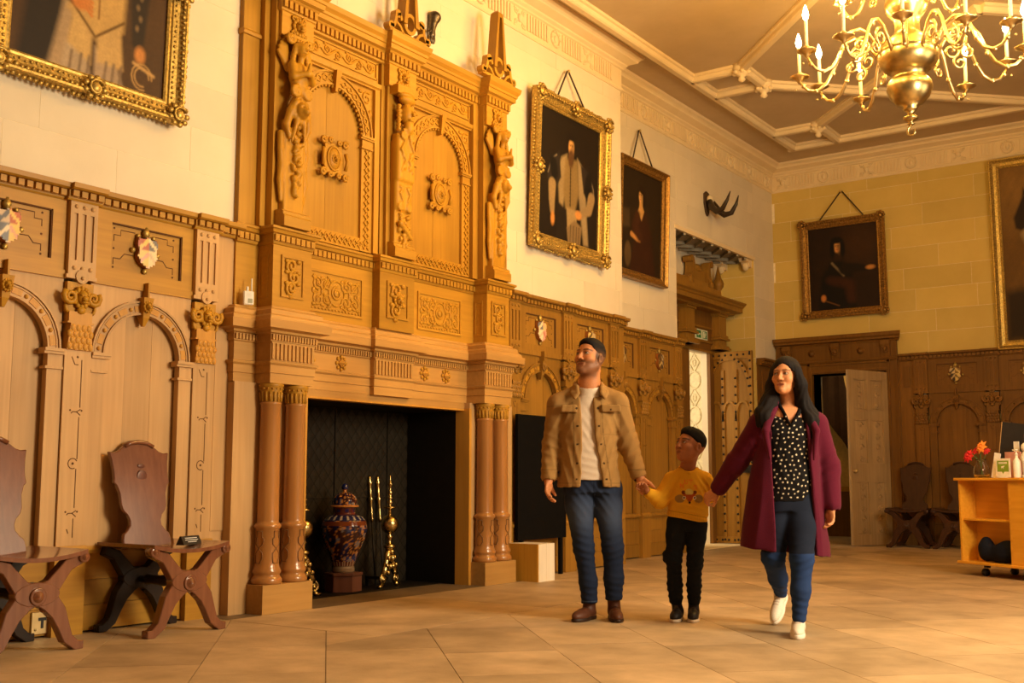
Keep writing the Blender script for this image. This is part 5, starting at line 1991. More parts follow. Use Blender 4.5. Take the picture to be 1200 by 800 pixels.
# dark pointed hanging seen through the far doorway
hb = empty('hanging_banner', 'dark pointed hanging with a gold motif, seen through the far doorway', 'banner', (0.30, 16.6, 0), 0)
m = MB(True)
n_ = 14
V = []
for j in range(2):
    for i in range(n_ + 1):
        x = -0.45 + 0.98 * i / n_
        z = 2.75 if j == 0 else 2.05 - 0.75 * max(0.0, 1 - abs(x - 0.05) / 0.52)
        V.append((x, 0.03 * math.sin(x * 22), z))
f = [(i, i + 1, n_ + 2 + i, n_ + 1 + i) for i in range(n_)]
V2 = [(p[0], p[1] + 0.02, p[2]) for p in V]
m.add(V, f).add(V2, f)
m.build('cloth', 'drape', hb)
m = MB(True)
m.poly([(0.05, 2.66), (0.16, 2.62), (0.16, 2.35), (0.10, 2.05), (0.02, 2.30), (-0.02, 2.55)], 0.05, 0.056)
m.poly([(0.26, 2.68), (0.34, 2.66), (0.34, 2.30), (0.27, 2.45)], 0.05, 0.056)
m.ball((0.09, 0.05, 2.45), (0.05, 0.015, 0.07), 10, 5)
m.build('gold_motif', 'drape_gold', hb)
MB(True).tube([(-0.5, 0.01, 2.75), (0.56, 0.01, 2.75)], 0.015, 8).build('banner_pole', 'oak_dark', hb)

# ------------------------------------------------------------------ framed portraits
class Paint:
    def __init__(self, w, h, res, base):
        self.nx, self.ny = int(w * res), int(h * res)
        self.X, self.Y = np.meshgrid(np.linspace(0, 1, self.nx), np.linspace(0, 1, self.ny))
        self.a = w / h
        self.C = np.ones((self.ny, self.nx, 3)) * lin(*base)
        self.w, self.h = w, h

    def put(self, d, col, soft):
        m = np.clip(0.5 - d / soft, 0, 1)[..., None]
        self.C = self.C * (1 - m) + lin(*col) * m

    def ell(self, x, y, rx, ry, col, rot=0.0, soft=0.02):
        dx, dy = (self.X - x) * self.a, self.Y - y
        c, s = math.cos(rot), math.sin(rot)
        u, v = (dx * c + dy * s) / (rx * self.a), (-dx * s + dy * c) / ry
        k = np.sqrt(u * u + v * v) + 1e-9
        self.put((k - 1) * min(rx * self.a, ry), col, soft)

    def line(self, pts, w, col, soft=0.012):
        """thick polyline, w one width or one per point"""
        ww = w if hasattr(w, '__len__') else [w] * len(pts)
        d = np.full(self.X.shape, 9.0)
        for i in range(len(pts) - 1):
            ax, ay, bx, by = pts[i][0] * self.a, pts[i][1], pts[i + 1][0] * self.a, pts[i + 1][1]
            px, py = self.X * self.a - ax, self.Y - ay
            L = max((bx - ax) ** 2 + (by - ay) ** 2, 1e-9)
            t = np.clip((px * (bx - ax) + py * (by - ay)) / L, 0, 1)
            d = np.minimum(d, np.hypot(px - t * (bx - ax), py - t * (by - ay)) - (ww[i] + (ww[i + 1] - ww[i]) * t) / 2)
        self.put(d, col, soft)

    def poly(self, pts, col, soft=0.015):
        ins = np.zeros(self.X.shape, bool)
        d = np.full(self.X.shape, 9.0)
        n = len(pts)
        x, y = self.X * self.a, self.Y
        for i in range(n):
            ax, ay = pts[i][0] * self.a, pts[i][1]
            bx, by = pts[(i + 1) % n][0] * self.a, pts[(i + 1) % n][1]
            L = max((bx - ax) ** 2 + (by - ay) ** 2, 1e-9)
            t = np.clip(((x - ax) * (bx - ax) + (y - ay) * (by - ay)) / L, 0, 1)
            d = np.minimum(d, np.hypot(x - ax - t * (bx - ax), y - ay - t * (by - ay)))
            c = ((ay > y) != (by > y)) & (x < (bx - ax) * (y - ay) / (by - ay + 1e-12) + ax)
            ins ^= c
        self.put(np.where(ins, -d, d), col, soft)

    def strokes(self, seed, amp=0.12):
        P = np.stack([self.X * 8, self.Y * 8, self.X * 0], -1)
        self.C = self.C * (1 + amp * (waves(P, seed, 5) + 0.6 * waves(P, seed + 1, 22)))[..., None]

    def mesh(self, par, n=0.004):
        x = (self.X - 0.5) * self.w
        z = np.linspace(0, 1, self.ny)[:, None] * self.h + 0 * self.X
        V = np.stack([x.ravel(), np.full(x.size, -n), z.ravel()], 1)
        i = np.arange(self.nx * self.ny).reshape(self.ny, self.nx)
        Q = np.stack([i[:-1, :-1], i[:-1, 1:], i[1:, 1:], i[1:, :-1]], -1).reshape(-1, 4)
        me = bpy.data.meshes.new('canvas')
        me.vertices.add(len(V))
        me.vertices.foreach_set('co', V.astype(np.float32).ravel())
        me.loops.add(Q.size)
        me.loops.foreach_set('vertex_index', Q.astype(np.int32).ravel())
        me.polygons.add(len(Q))
        me.polygons.foreach_set('loop_start', np.arange(0, Q.size, 4, dtype=np.int32))
        me.update(calc_edges=True)
        ca = me.color_attributes.new('Col', 'FLOAT_COLOR', 'POINT')
        cc = np.ones((len(V), 4), np.float32)
        cc[:, :3] = np.clip(self.C.reshape(-1, 3), 0, 1)
        ca.data.foreach_set('color', cc.ravel())
        me.materials.append(MATS['canvas'])
        o = bpy.data.objects.new('canvas', me)
        COL.objects.link(o)
        o.parent = par
        return o


def face(p, x, y, s, skin=(205, 150, 95), turn=0.0, dark=(60, 38, 22)):
    a = 1 / p.a
    sh = tuple(int(c * 0.62) for c in skin)
    p.ell(x, y, 0.62 * s * a, s, skin, 0, s * 0.3)
    p.ell(x + 0.36 * s * a, y - 0.1 * s, 0.25 * s * a, 0.85 * s, sh, 0, s * 0.5)
    p.ell(x + turn * s * a, y - 0.12 * s, 0.09 * s * a, 0.25 * s, tuple(int(c * 0.8) for c in skin), 0, s * 0.2)
    for q in (-0.25, 0.22):
        p.ell(x + (q + turn) * s * a, y + 0.17 * s, 0.13 * s * a, 0.06 * s, dark, 0, s * 0.12)
        p.ell(x + (q + turn) * s * a, y + 0.34 * s, 0.17 * s * a, 0.04 * s, dark, 0, s * 0.14)
    p.ell(x + turn * s * a, y - 0.5 * s, 0.2 * s * a, 0.06 * s, (150, 70, 50), 0, s * 0.12)


FPROF = [(-0.012, 0.0), (-0.012, 0.018), (0.0, 0.026), (0.012, 0.024), (0.018, 0.034), (0.055, 0.044), (0.075, 0.060), (0.088, 0.074), (0.10, 0.074), (0.108, 0.060), (0.112, 0.0)]


def frame(par, w, h, fw, mat, prof=FPROF, depth=1.0, ornament=None, seed=0):
    """ring of moulding round a w x h opening whose bottom edge lies at z=0"""
    k = fw / 0.112
    V, F = [], []
    np_ = len(prof)
    for sx, sz in ((-1, 0), (1, 0), (1, 1), (-1, 1)):
        for r, d in prof:
            V.append((sx * (w / 2 + r * k), d * depth, (h if sz else 0) + (1 if sz else -1) * r * k))
    for c in range(4):
        e = (c + 1) % 4
        for i in range(np_ - 1):
            F.append((c * np_ + i, c * np_ + i + 1, e * np_ + i + 1, e * np_ + i))
        F.append((c * np_, c * np_ + np_ - 1, e * np_ + np_ - 1, e * np_))
    fr = MB(True).add(V, F).build('frame', mat, par)
    if ornament:
        rs = np.random.RandomState(seed)
        m = MB(True)
        om = ornament
        side = [((-w / 2, 0), (w / 2, 0)), ((w / 2, 0), (w / 2, h)), ((w / 2, h), (-w / 2, h)), ((-w / 2, h), (-w / 2, 0))]
        for (a, b) in side:
            dx, dz = b[0] - a[0], b[1] - a[1]
            L = math.hypot(dx, dz)
            tx, tz = dx / L, dz / L
            ox, oz = tz, -tx
            n = int(L / 0.034)
            for i in range(n + 1):
                t = L * i / n
                for r, d, s in ((0.075 * k, 0.066 * depth, 0.014), (0.035 * k, 0.04 * depth, 0.009)):
                    m.ball((a[0] + tx * t + ox * (r + rs.uniform(-.006, .006)), d, a[1] + tz * t + oz * (r + rs.uniform(-.006, .006))),
                           (s * rs.uniform(0.7, 1.3), 0.010, s * rs.uniform(0.7, 1.3)), 6, 4)
                if om == 'rich':
                    m.ball((a[0] + tx * t + ox * (fw + rs.uniform(-.004, .012)), d * 0.8, a[1] + tz * t + oz * (fw + rs.uniform(-.004, .012))), (0.016, 0.014, 0.016), 6, 4)
            for f_ in ((0.0, 1), (0.5, 0)) if om == 'rich' else ((0.0, 1),):      # corner and centre cartouches
                cx, cz = a[0] + tx * L * f_[0], a[1] + tz * L * f_[0]
                e = fw * 0.6
                qx, qz = (cx + ox * e, cz + oz * e)
                if f_[1]:
                    qx, qz = qx - tx * e, qz - tz * e
                for j in range(9):
                    an = 2 * PI * j / 9
                    m.ball((qx + fw * 0.5 * math.cos(an), 0.07 * depth, qz + fw * 0.5 * math.sin(an)), (0.024, 0.016, 0.02), 7, 4)
                m.tube(lift(spiral(qx, qz, fw * 0.45, 0.008, 0.5, 1.5, 14), 0.085 * depth), 0.010, 5)
                m.ball((qx, 0.07 * depth, qz), (fw * 0.33, 0.03, fw * 0.33), 8, 5)
        m.build('frame_ornament', mat, fr, kind='stuff')
    return fr


def picture(label, loc, rotz, w, h, fw, mat, paint, tilt, cord=None, ornament=None, depth=1.0, seed=0):
    t = empty('framed_portrait', label, 'painting', loc, rotz)
    t.rotation_euler = (tilt, 0, rotz)
    frame(t, w, h, fw, mat, depth=depth, ornament=ornament, seed=seed)
    MB(True).box(-w / 2 - fw * 0.9, w / 2 + fw * 0.9, -0.02, 0.002, -fw * 0.9, h + fw * 0.9).build('backboard', 'oak_dark', t)
    paint.mesh(t)
    if cord:
        m = MB(True)
        cw, ch, back = cord
        for q in (-1, 1):
            m.tube([(q * cw, 0.01, h + fw * 0.8), (q * 0.012, -back, h + fw + ch)], 0.009, 6)
        m.build('hanging_cord', 'cord_black', t)
        m = MB(True)
        m.ball((0, -back + 0.01, h + fw + ch), (0.018, 0.02, 0.018), 8, 5)
        m.build('picture_hook', 'brass_dark', t)
    return t


# 1: the large portrait at the left edge, a standing figure in a pale doublet
w, h = 1.06, 1.50
p = Paint(w, h, 130, (74, 50, 26))
p.Y = p.Y + 0.085
p.h0 = 0
p.poly([(0.05, 0.05), (0.16, 0.75), (0.34, 0.85), (0.36, 0.1)], (34, 24, 16), 0.04)
p.poly([(0.22, 0.02), (0.30, 0.3), (0.36, 0.62), (0.42, 0.60), (0.34, 0.02)], (168, 140, 104), 0.03)
p.poly([(0.34, 0.34), (0.40, 0.80), (0.60, 0.84), (0.72, 0.78), (0.70, 0.32), (0.52, 0.25)], (190, 152, 88), 0.03)
p.poly([(0.30, 0.02), (0.34, 0.20), (0.46, 0.24), (0.52, 0.02)], (176, 152, 120), 0.02)
p.poly([(0.53, 0.02), (0.52, 0.22), (0.66, 0.18), (0.76, 0.02)], (168, 142, 112), 0.02)
p.poly([(0.35, 0.20), (0.38, 0.36), (0.50, 0.26), (0.50, 0.14)], (196, 160, 98), 0.02)
p.poly([(0.54, 0.16), (0.53, 0.27), (0.68, 0.34), (0.71, 0.16)], (192, 156, 96), 0.02)
for x in (0.36, 0.42, 0.47, 0.58, 0.63, 0.68):
    p.line([(x, 0.02), (x + 0.02, 0.17)], 0.012, (120, 98, 74), 0.012)
p.line([(0.36, 0.37), (0.52, 0.26), (0.70, 0.36)], 0.012, (110, 80, 34), 0.008)
p.line([(0.53, 0.80), (0.535, 0.34)], 0.008, (120, 80, 36), 0.008)
p.line([(0.20, 0.78), (0.28, 0.50), (0.36, 0.40)], [0.14, 0.12, 0.07], (34, 26, 20), 0.02)
p.line([(0.80, 0.80), (0.80, 0.50), (0.80, 0.30)], [0.12, 0.09, 0.06], (40, 30, 22), 0.02)
for i in range(9):
    p.ell(0.79 + 0.02 * (i % 2), 0.36 + 0.045 * i, 0.006, 0.006, (150, 120, 80))
p.ell(0.41, 0.385, 0.06, 0.035, (196, 120, 54), -0.5)
for i in range(4):
    p.line([(0.43 + 0.012 * i, 0.375 + 0.01 * i), (0.49, 0.34 + 0.018 * i)], 0.013, (196, 122, 58), 0.008)
p.ell(0.82, 0.25, 0.035, 0.035, (196, 130, 66))
for r in (0.05, 0.07):
    p.line([(0.84 + r * math.cos(a), 0.16 + r * 0.8 * math.sin(a)) for a in np.linspace(0, 5, 12)], 0.007, (170, 132, 76), 0.006)
p.line([(0.78, 0.21), (0.92, 0.18)], 0.012, (190, 150, 90))
p.ell(0.55, 0.92, 0.09, 0.08, (214, 196, 164))
face(p, 0.55, 0.97, 0.06)
p.strokes(3)
picture('large gilt portrait at the left edge, figure in a pale doublet holding a sword hilt', (0.035, 3.735, 3.295), LW, w, h, 0.125, 'gilding', p, 0.03, None, 'rich', 1.0, 11)

# 2: bearded man in a fur-lined gown
w, h = 1.12, 1.29
p = Paint(w, h, 130, (26, 17, 11))
p.poly([(0.30, 0.0), (0.34, 0.35), (0.30, 0.66), (0.44, 0.70), (0.50, 0.60), (0.46, 0.2), (0.44, 0.0)], (30, 22, 16), 0.02)
p.poly([(0.34, 0.30), (0.30, 0.55), (0.36, 0.66), (0.45, 0.70), (0.44, 0.40), (0.40, 0.28)], (148, 126, 88), 0.03)
p.poly([(0.62, 0.70), (0.72, 0.64), (0.78, 0.40), (0.84, 0.03), (0.76, 0.02), (0.66, 0.40)], (150, 128, 92), 0.03)
p.poly([(0.42, 0.66), (0.62, 0.68), (0.66, 0.42), (0.60, 0.26), (0.44, 0.27), (0.40, 0.40)], (132, 108, 66), 0.03)
p.poly([(0.46, 0.28), (0.48, 0.12), (0.62, 0.10), (0.64, 0.28)], (158, 132, 88), 0.02)
p.poly([(0.47, 0.12), (0.50, 0.0), (0.70, 0.0), (0.72, 0.16), (0.60, 0.2)], (128, 104, 70), 0.02)
for x in (0.53, 0.58, 0.63, 0.67):
    p.line([(x, 0.01), (x + 0.005, 0.15)], 0.01, (82, 64, 40), 0.008)
p.poly([(0.14, 0.46), (0.20, 0.62), (0.32, 0.70), (0.36, 0.5), (0.28, 0.40)], (40, 32, 28), 0.02)
p.poly([(0.68, 0.66), (0.84, 0.62), (0.94, 0.46), (0.86, 0.38), (0.74, 0.44)], (40, 32, 28), 0.02)
p.line([(0.15, 0.50), (0.21, 0.62), (0.28, 0.66)], 0.012, (120, 104, 84))
p.line([(0.84, 0.60), (0.91, 0.50), (0.92, 0.44)], 0.012, (120, 104, 84))
p.ell(0.24, 0.55, 0.06, 0.10, (16, 12, 12), 0.3)
p.ell(0.82, 0.52, 0.06, 0.11, (16, 12, 12), -0.2)
p.line([(0.22, 0.42), (0.22, 0.30), (0.23, 0.22)], [0.10, 0.08, 0.06], (150, 124, 84), 0.02)
p.line([(0.88, 0.42), (0.84, 0.32), (0.72, 0.27)], [0.10, 0.09, 0.06], (146, 120, 82), 0.02)
p.ell(0.24, 0.16, 0.03, 0.05, (196, 132, 66))
p.ell(0.66, 0.25, 0.055, 0.035, (198, 134, 68))
p.line([(0.51, 0.60), (0.52, 0.30)], 0.012, (64, 46, 24), 0.008)
for i in range(10):
    p.ell(0.515, 0.31 + 0.03 * i, 0.007, 0.006, (56, 40, 22))
face(p, 0.515, 0.765, 0.062, (214, 158, 90))
p.ell(0.515, 0.845, 0.085, 0.028, (18, 12, 10))
p.ell(0.515, 0.675, 0.045, 0.075, (92, 62, 36))
p.strokes(5, 0.1)
picture('gilt-framed portrait of a bearded man in a fur-lined gown, above the arched panelling', (0.035, 9.10, 3.235), LW, w, h, 0.135, 'gilding', p, 0.035, (0.29, 0.36, 0.05), 'rich', 1.1, 5)

# 3: seated woman in dark dress
w, h = 0.98, 1.22
p = Paint(w, h, 110, (40, 28, 15))
p.poly([(0.22, 0.0), (0.36, 0.4), (0.42, 0.62), (0.62, 0.62), (0.74, 0.42), (0.86, 0.0)], (52, 26, 14), 0.05)
p.poly([(0.0, 0.40), (0.0, 0.58), (0.20, 0.60), (0.22, 0.42)], (66, 50, 30), 0.03)
p.ell(0.18, 0.16, 0.08, 0.12, (84, 64, 38))
p.poly([(0.40, 0.60), (0.48, 0.70), (0.56, 0.62), (0.50, 0.52)], (196, 150, 88), 0.02)
p.line([(0.48, 0.64), (0.48, 0.72)], 0.06, (206, 156, 90), 0.02)
face(p, 0.47, 0.755, 0.058, (222, 170, 102), -0.1)
p.ell(0.50, 0.82, 0.08, 0.04, (34, 20, 12), -0.2)
p.ell(0.57, 0.74, 0.035, 0.08, (34, 20, 12))
p.line([(0.26, 0.36), (0.40, 0.33), (0.46, 0.32)], [0.05, 0.05, 0.03], (200, 140, 76), 0.02)
p.line([(0.40, 0.56), (0.34, 0.44), (0.46, 0.36)], [0.1, 0.12, 0.1], (64, 34, 18), 0.04)
p.strokes(8, 0.16)
picture('narrow-framed dark portrait of a seated woman, on the set-back wall', (REC + 0.03, 11.21, 3.29), LW, w, h, 0.095, 'old_gilding', p, 0.035, (0.26, 0.42, 0.05), None, 1.0, 6)

# 4: man with a sash on the far wall
w, h = 1.02, 1.22
p = Paint(w, h, 110, (36, 20, 9))
p.ell(0.75, 0.75, 0.3, 0.25, (58, 34, 15), 0, 0.3)
p.poly([(0.12, 0.0), (0.18, 0.40), (0.32, 0.58), (0.50, 0.58), (0.62, 0.44), (0.66, 0.0)], (16, 10, 8), 0.05)
p.line([(0.34, 0.56), (0.50, 0.40)], 0.022, (122, 104, 76), 0.02)
p.line([(0.30, 0.36), (0.58, 0.30), (0.60, 0.12)], [0.08, 0.12, 0.10], (58, 28, 12), 0.06)
p.line([(0.52, 0.48), (0.70, 0.48), (0.82, 0.46)], [0.14, 0.10, 0.06], (24, 14, 9), 0.03)
p.ell(0.88, 0.47, 0.06, 0.025, (190, 130, 66))
p.ell(0.20, 0.15, 0.035, 0.04, (190, 120, 56))
p.line([(0.22, 0.12), (0.42, 0.05)], 0.012, (110, 70, 30))
face(p, 0.42, 0.745, 0.062, (206, 148, 82))
for q in (-0.07, 0.08):
    p.ell(0.42 + q, 0.72, 0.035, 0.11, (14, 9, 7))
p.ell(0.42, 0.83, 0.08, 0.04, (14, 9, 7))
p.strokes(9, 0.14)
picture('dark portrait of a man pointing, alone over the far doorway', (0.745, YB - 0.03, 3.31), 0, w, h, 0.105, 'old_gilding', p, 0.035, (0.34, 0.40, 0.05), 'plain', 1.0, 8)

# 5: big equestrian picture at the right
w, h = 2.0, 2.32
p = Paint(w, h, 80, (104, 74, 32))
p.poly([(0, 0), (0, 0.28), (0.3, 0.33), (1, 0.30), (1, 0)], (40, 26, 14), 0.06)
p.ell(0.3, 0.85, 0.4, 0.2, (132, 98, 48), 0, 0.2)
p.ell(0.42, 0.36, 0.26, 0.17, (34, 22, 15), 0.05, 0.02)
p.poly([(0.20, 0.42), (0.10, 0.70), (0.20, 0.84), (0.28, 0.78), (0.40, 0.50)], (36, 22, 15), 0.02)
p.poly([(0.14, 0.82), (0.08, 0.70), (0.09, 0.64), (0.135, 0.62), (0.20, 0.72), (0.20, 0.84)], (38, 22, 15), 0.015)
p.poly([(0.14, 0.82), (0.145, 0.87), (0.17, 0.83)], (30, 18, 12), 0.01)
p.poly([(0.18, 0.84), (0.19, 0.88), (0.21, 0.83)], (30, 18, 12), 0.01)
for x in (0.24, 0.32, 0.52, 0.60):
    p.line([(x, 0.30), (x + 0.02, 0.16), (x, 0.03)], [0.09, 0.05, 0.045], (30, 20, 13), 0.02)
p.line([(0.16, 0.60), (0.2, 0.52)], 0.07, (150, 126, 84), 0.02)
p.line([(0.44, 0.48), (0.46, 0.66)], [0.2, 0.16], (60, 38, 22), 0.03)
p.line([(0.40, 0.62), (0.26, 0.58)], 0.05, (140, 106, 64), 0.02)
face(p, 0.46, 0.80, 0.05)
p.ell(0.46, 0.87, 0.09, 0.03, (30, 20, 14))
p.strokes(12, 0.15)
picture('very large gilt-framed painting of a dark horse and rider, cut by the right edge', (3.885, YB - 0.03, 2.69), 0, w, h, 0.115, 'gilding', p, 0.03, None, None, 1.1, 9)

# ------------------------------------------------------------------ hall chairs
simple('old_brass', (0.50, 0.37, 0.15), 0.25, 1.0, var=0.2, nscale=12)


def make_chair(label, loc, rotz, group, wood_='mahogany', dark='mahogany_dark'):
    t = empty('hall_chair', label, 'chair', loc, rotz, group)

    def xframe(n0, n1, mat, name):
        m = MB(True)
        for q in (-1, 1):
            low = [(q * x, z) for x, z in ((0.0, 0.30), (0.07, 0.265), (0.125, 0.20), (0.155, 0.13), (0.185, 0.06), (0.235, 0.022), (0.275, 0.022))]
            m.strip(low, [0.10, 0.105, 0.088, 0.068, 0.058, 0.05, 0.042], n0, n1)
            up = [(q * x, z) for x, z in ((0.03, 0.305), (0.085, 0.335), (0.125, 0.385), (0.17, 0.44), (0.245, 0.468))]
            m.strip(up, [0.10, 0.088, 0.074, 0.064, 0.05], n0, n1)
            m.ball((q * 0.262, (n0 + n1) / 2, 0.02), (0.024, (n1 - n0) / 2, 0.02), 8, 5)
            m.ball((q * 0.055, (n0 + n1) / 2, 0.222), (0.026, (n1 - n0) / 2.2, 0.02), 8, 5)
        m.poly([(0.125 * math.cos(a_), 0.30 + 0.062 * math.sin(a_)) for a_ in np.linspace(0, 2 * PI, 17)[:-1]], n0 - 0.002, n1 + 0.003)
        return m.build(name, mat, t, bevel=0.004)
    fr = xframe(0.515, 0.57, wood_, 'front_frame')
    m = MB(True)
    m.lathe([(0.0, 0.0), (0.044, 0.0), (0.046, 0.008), (0.040, 0.014), (0.033, 0.008), (0.028, 0.012), (0.022, 0.022), (0.0, 0.028)], (0, 0, 0), 20)
    m.v = [(p[0], 0.57 + p[2], 0.29 + p[1]) for p in m.v]
    m.build('centre_boss', wood_, fr)
    for q in (-1, 1):
        m = MB(True)
        m.lathe([(0.0, -0.05), (0.03, -0.05), (0.03, 0.0), (0.028, 0.01), (0.020, 0.006), (0.016, 0.014), (0.0, 0.022)], (0, 0, 0), 16)
        m.v = [(q * 0.252 + p[0], 0.575 + p[2], 0.476 + p[1]) for p in m.v]
        m.build('knob', wood_, fr)
    xframe(0.06, 0.115, dark, 'rear_frame')
    m = MB(True)
    m.lathe([(0.02, 0.10), (0.02, 0.16), (0.032, 0.18), (0.026, 0.21), (0.03, 0.30), (0.034, 0.33), (0.03, 0.36), (0.026, 0.45), (0.032, 0.48), (0.02, 0.50), (0.02, 0.53)], (0, 0, 0), 12)
    m.v = [(p[0], p[2], 0.29 + p[1]) for p in m.v]
    m.build('stretcher', dark, t)
    m = MB(True)                                            # dished seat
    k = 14
    V = []
    for n in (0.05, 0.59):
        for z_ in (0, 1):
            for i in range(k + 1):
                u = -0.265 + 0.53 * i / k
                V.append((u, n, 0.462 + 0.03 * (u / 0.25) ** 2 + (0.022 if z_ else 0)))
    r = k + 1
    F = []
    for i in range(k):
        F += [(i, i + 1, r + i + 1, r + i), (2 * r + i, 2 * r + i + 1, 3 * r + i + 1, 3 * r + i), (r + i, r + i + 1, 3 * r + i + 1, 3 * r + i), (i, i + 1, 2 * r + i + 1, 2 * r + i)]
    F += [(0, r, 3 * r, 2 * r), (k, r + k, 3 * r + k, 2 * r + k)]
    m.add(V, F)
    m.build('seat', wood_, t)
    half = [(0.17, 0.47), (0.168, 0.53), (0.16, 0.56), (0.135, 0.58), (0.112, 0.61), (0.110, 0.64), (0.122, 0.67), (0.150, 0.70), (0.160, 0.73), (0.163, 0.80), (0.18, 0.85),
            (0.198, 0.865), (0.192, 0.89), (0.192, 0.93), (0.20, 1.0), (0.212, 1.05), (0.175, 1.045), (0.145, 1.055), (0.12, 1.075), (0.105, 1.085), (0.10, 1.10), (0.06, 1.118), (0, 1.125)]
    m = MB(True)
    out = [(u, z) for u, z in half] + [(-u, z) for u, z in half[-2::-1]]
    m.poly(out, 0, 0.028)
    m.v = [(p[0], p[1] + 0.15 - 0.14 * (p[2] - 0.47) / 0.65, p[2]) for p in m.v]
    b = m.build('back', wood_, t, bevel=0.005)
    m = MB(True)
    m.tube([(u, 0.15 - 0.14 * (z - 0.47) / 0.65 + 0.03, z) for u, z in [(-0.10, 1.085), (-0.06, 1.105), (0, 1.112), (0.06, 1.105), (0.10, 1.085)]], 0.014, 6)
    m.build('crest_rail', wood_, b)
    m = MB(True)
    nz = lambda z: 0.15 - 0.14 * (z - 0.47) / 0.65 + 0.028
    m.ball((0, nz(0.90), 0.90), (0.036, 0.004, 0.045), 14, 6)
    m.ball((0, nz(0.96), 0.965), (0.028, 0.004, 0.016), 10, 5)
    m.build('faded_crest', 'plinth_wood' if dark == 'mahogany_dark' else dark, b)
    return t


make_chair('mahogany hall chair with the small black notice on its seat', (0, 4.18, 0), LW, 'hall chairs')
make_chair('mahogany hall chair cut by the left edge, in front of the brass socket plate', (0, 3.235, 0), LW, 'hall chairs')
make_chair('shaded hall chair against the far panelling, next to the open carved door', (1.68, YB - 0.13, 0), 0, 'hall chairs', 'mahogany_shaded', 'mahogany_shaded')
make_chair('shaded hall chair against the far panelling, half hidden by the display stand', (2.27, YB - 0.13, 0), 0, 'hall chairs', 'mahogany_shaded', 'mahogany_shaded')

nt_ = empty('notice', 'small black folded notice standing on the hall chair seat', 'sign', (0.40, 4.30, 0.497), LW + 0.25)
m = MB(True)
m.poly([(-0.03, 0.0), (0.03, 0.0), (0.004, 0.052), (-0.004, 0.052)], -0.085, 0.085, 'x')
m.build('card', 'black_plastic', nt_)
m = MB(True)
for i in range(3):
    zz = 0.038 - 0.011 * i
    w_ = (0.055, 0.06, 0.04)[i]
    nn = 0.0305 - 0.026 * zz / 0.052
    m.box(-w_, w_, nn - 0.001, nn + 0.0008, zz, zz + 0.0035)
m.build('text_lines', 'white_paper', nt_, kind='stuff')

# brass socket plate low on the panelling
sp = empty('socket_plate', 'brass socket plate low on the panelling behind the left chair', 'socket', (0.03, 3.585, 0.085), LW)
MB(True).box(-0.055, 0.055, 0, 0.012, -0.062, 0.062).build('plate', 'brass', sp, bevel=0.003)
MB(True).box(-0.014, 0.034, 0.012, 0.014, 0.012, 0.030).box(0.002, 0.018, 0.012, 0.014, -0.03, 0.012).build('socket_slot', 'black_plastic', sp)
MB(True).ball((-0.03, 0.013, -0.035), (0.008, 0.004, 0.008), 8, 5).build('screw', 'brass_dark', sp)

# white radio sensor on the ledge of the chimneypiece
dv = empty('sensor', 'white plastic sensor with an aerial on the chimneypiece ledge', 'sensor', (0.10, 4.96, 2.062), LW - 0.45)
MB(True).box(-0.035, 0.035, -0.014, 0.014, 0, 0.095).build('housing', 'white_plastic', dv, bevel=0.006)
MB(True).box(-0.005, 0.026, 0.014, 0.0155, 0.012, 0.042).build('display', 'screen_grey', dv)
m = MB(True)
m.tube([(-0.008, 0, 0.09), (-0.008, 0, 0.125)], 0.009, 8)
m.tube([(0.022, -0.004, 0.09), (0.022, -0.004, 0.185)], 0.005, 8)
m.build('aerial', 'white_plastic', dv)

# ------------------------------------------------------------------ in the fireplace
vs = empty('lidded_vase', 'tall lidded blue, red and gold porcelain vase in the fireplace', 'vase', (-0.38, 6.42, 0.155), 0)
VP = [(0.085, 0), (0.09, 0.01), (0.088, 0.035), (0.083, 0.045), (0.09, 0.07), (0.105, 0.11), (0.135, 0.18), (0.165, 0.255), (0.182, 0.325), (0.183, 0.365), (0.172, 0.405), (0.145, 0.435), (0.105, 0.452), (0.088, 0.46), (0.086, 0.51), (0.09, 0.515)]
prof = []
for i in range(len(VP) - 1):
    for t in np.linspace(0, 1, 7)[:-1]:
        prof.append((VP[i][0] + (VP[i + 1][0] - VP[i][0]) * t, VP[i][1] + (VP[i + 1][1] - VP[i][1]) * t))
prof.append(VP[-1])


def porcelain(P):
    z = P[:, 2]
    a = np.arctan2(P[:, 1], P[:, 0])
    Q = np.stack([np.cos(a) * 0.3, np.sin(a) * 0.3, z * 1.2], 1)
    w1, w2, w3 = waves(Q, 2, 44, 8), waves(Q, 7, 80, 8), waves(Q, 12, 52, 8)
    c = np.tile(lin(56, 24, 26), (len(P), 1))
    c[w1 > 0.0] = lin(22, 28, 74)
    c[w1 > 0.3] = lin(46, 60, 118)
    c[np.abs(w2) < 0.05] = lin(196, 130, 62)
    c[(w3 > 0.36)] = lin(130, 122, 126)
    c[np.abs(w3 - 0.31) < 0.04] = lin(205, 140, 70)
    band = (z > 0.405) & (z < 0.45)
    c[band] = lin(34, 38, 80)
    c[band & (np.sin(a * 18) * np.sin((z - 0.405) * 70) > 0.35)] = lin(190, 178, 165)
    b2 = (z > 0.37) & (z < 0.405)
    c[b2] = lin(120, 60, 30)
    c[(z > 0.45) & (z < 0.52)] = lin(96, 44, 38)
    c[(z > 0.47) & (z < 0.50) & (np.sin(a * 8) > 0.3)] = lin(40, 40, 84)
    c[(z < 0.05)] = lin(140, 120, 100)
    c[(z > 0.05) & (z < 0.085)] = lin(96, 44, 40)
    c[(z > 0.05) & (z < 0.085) & (np.sin(a * 26) > 0.4)] = lin(190, 160, 130)
    return c


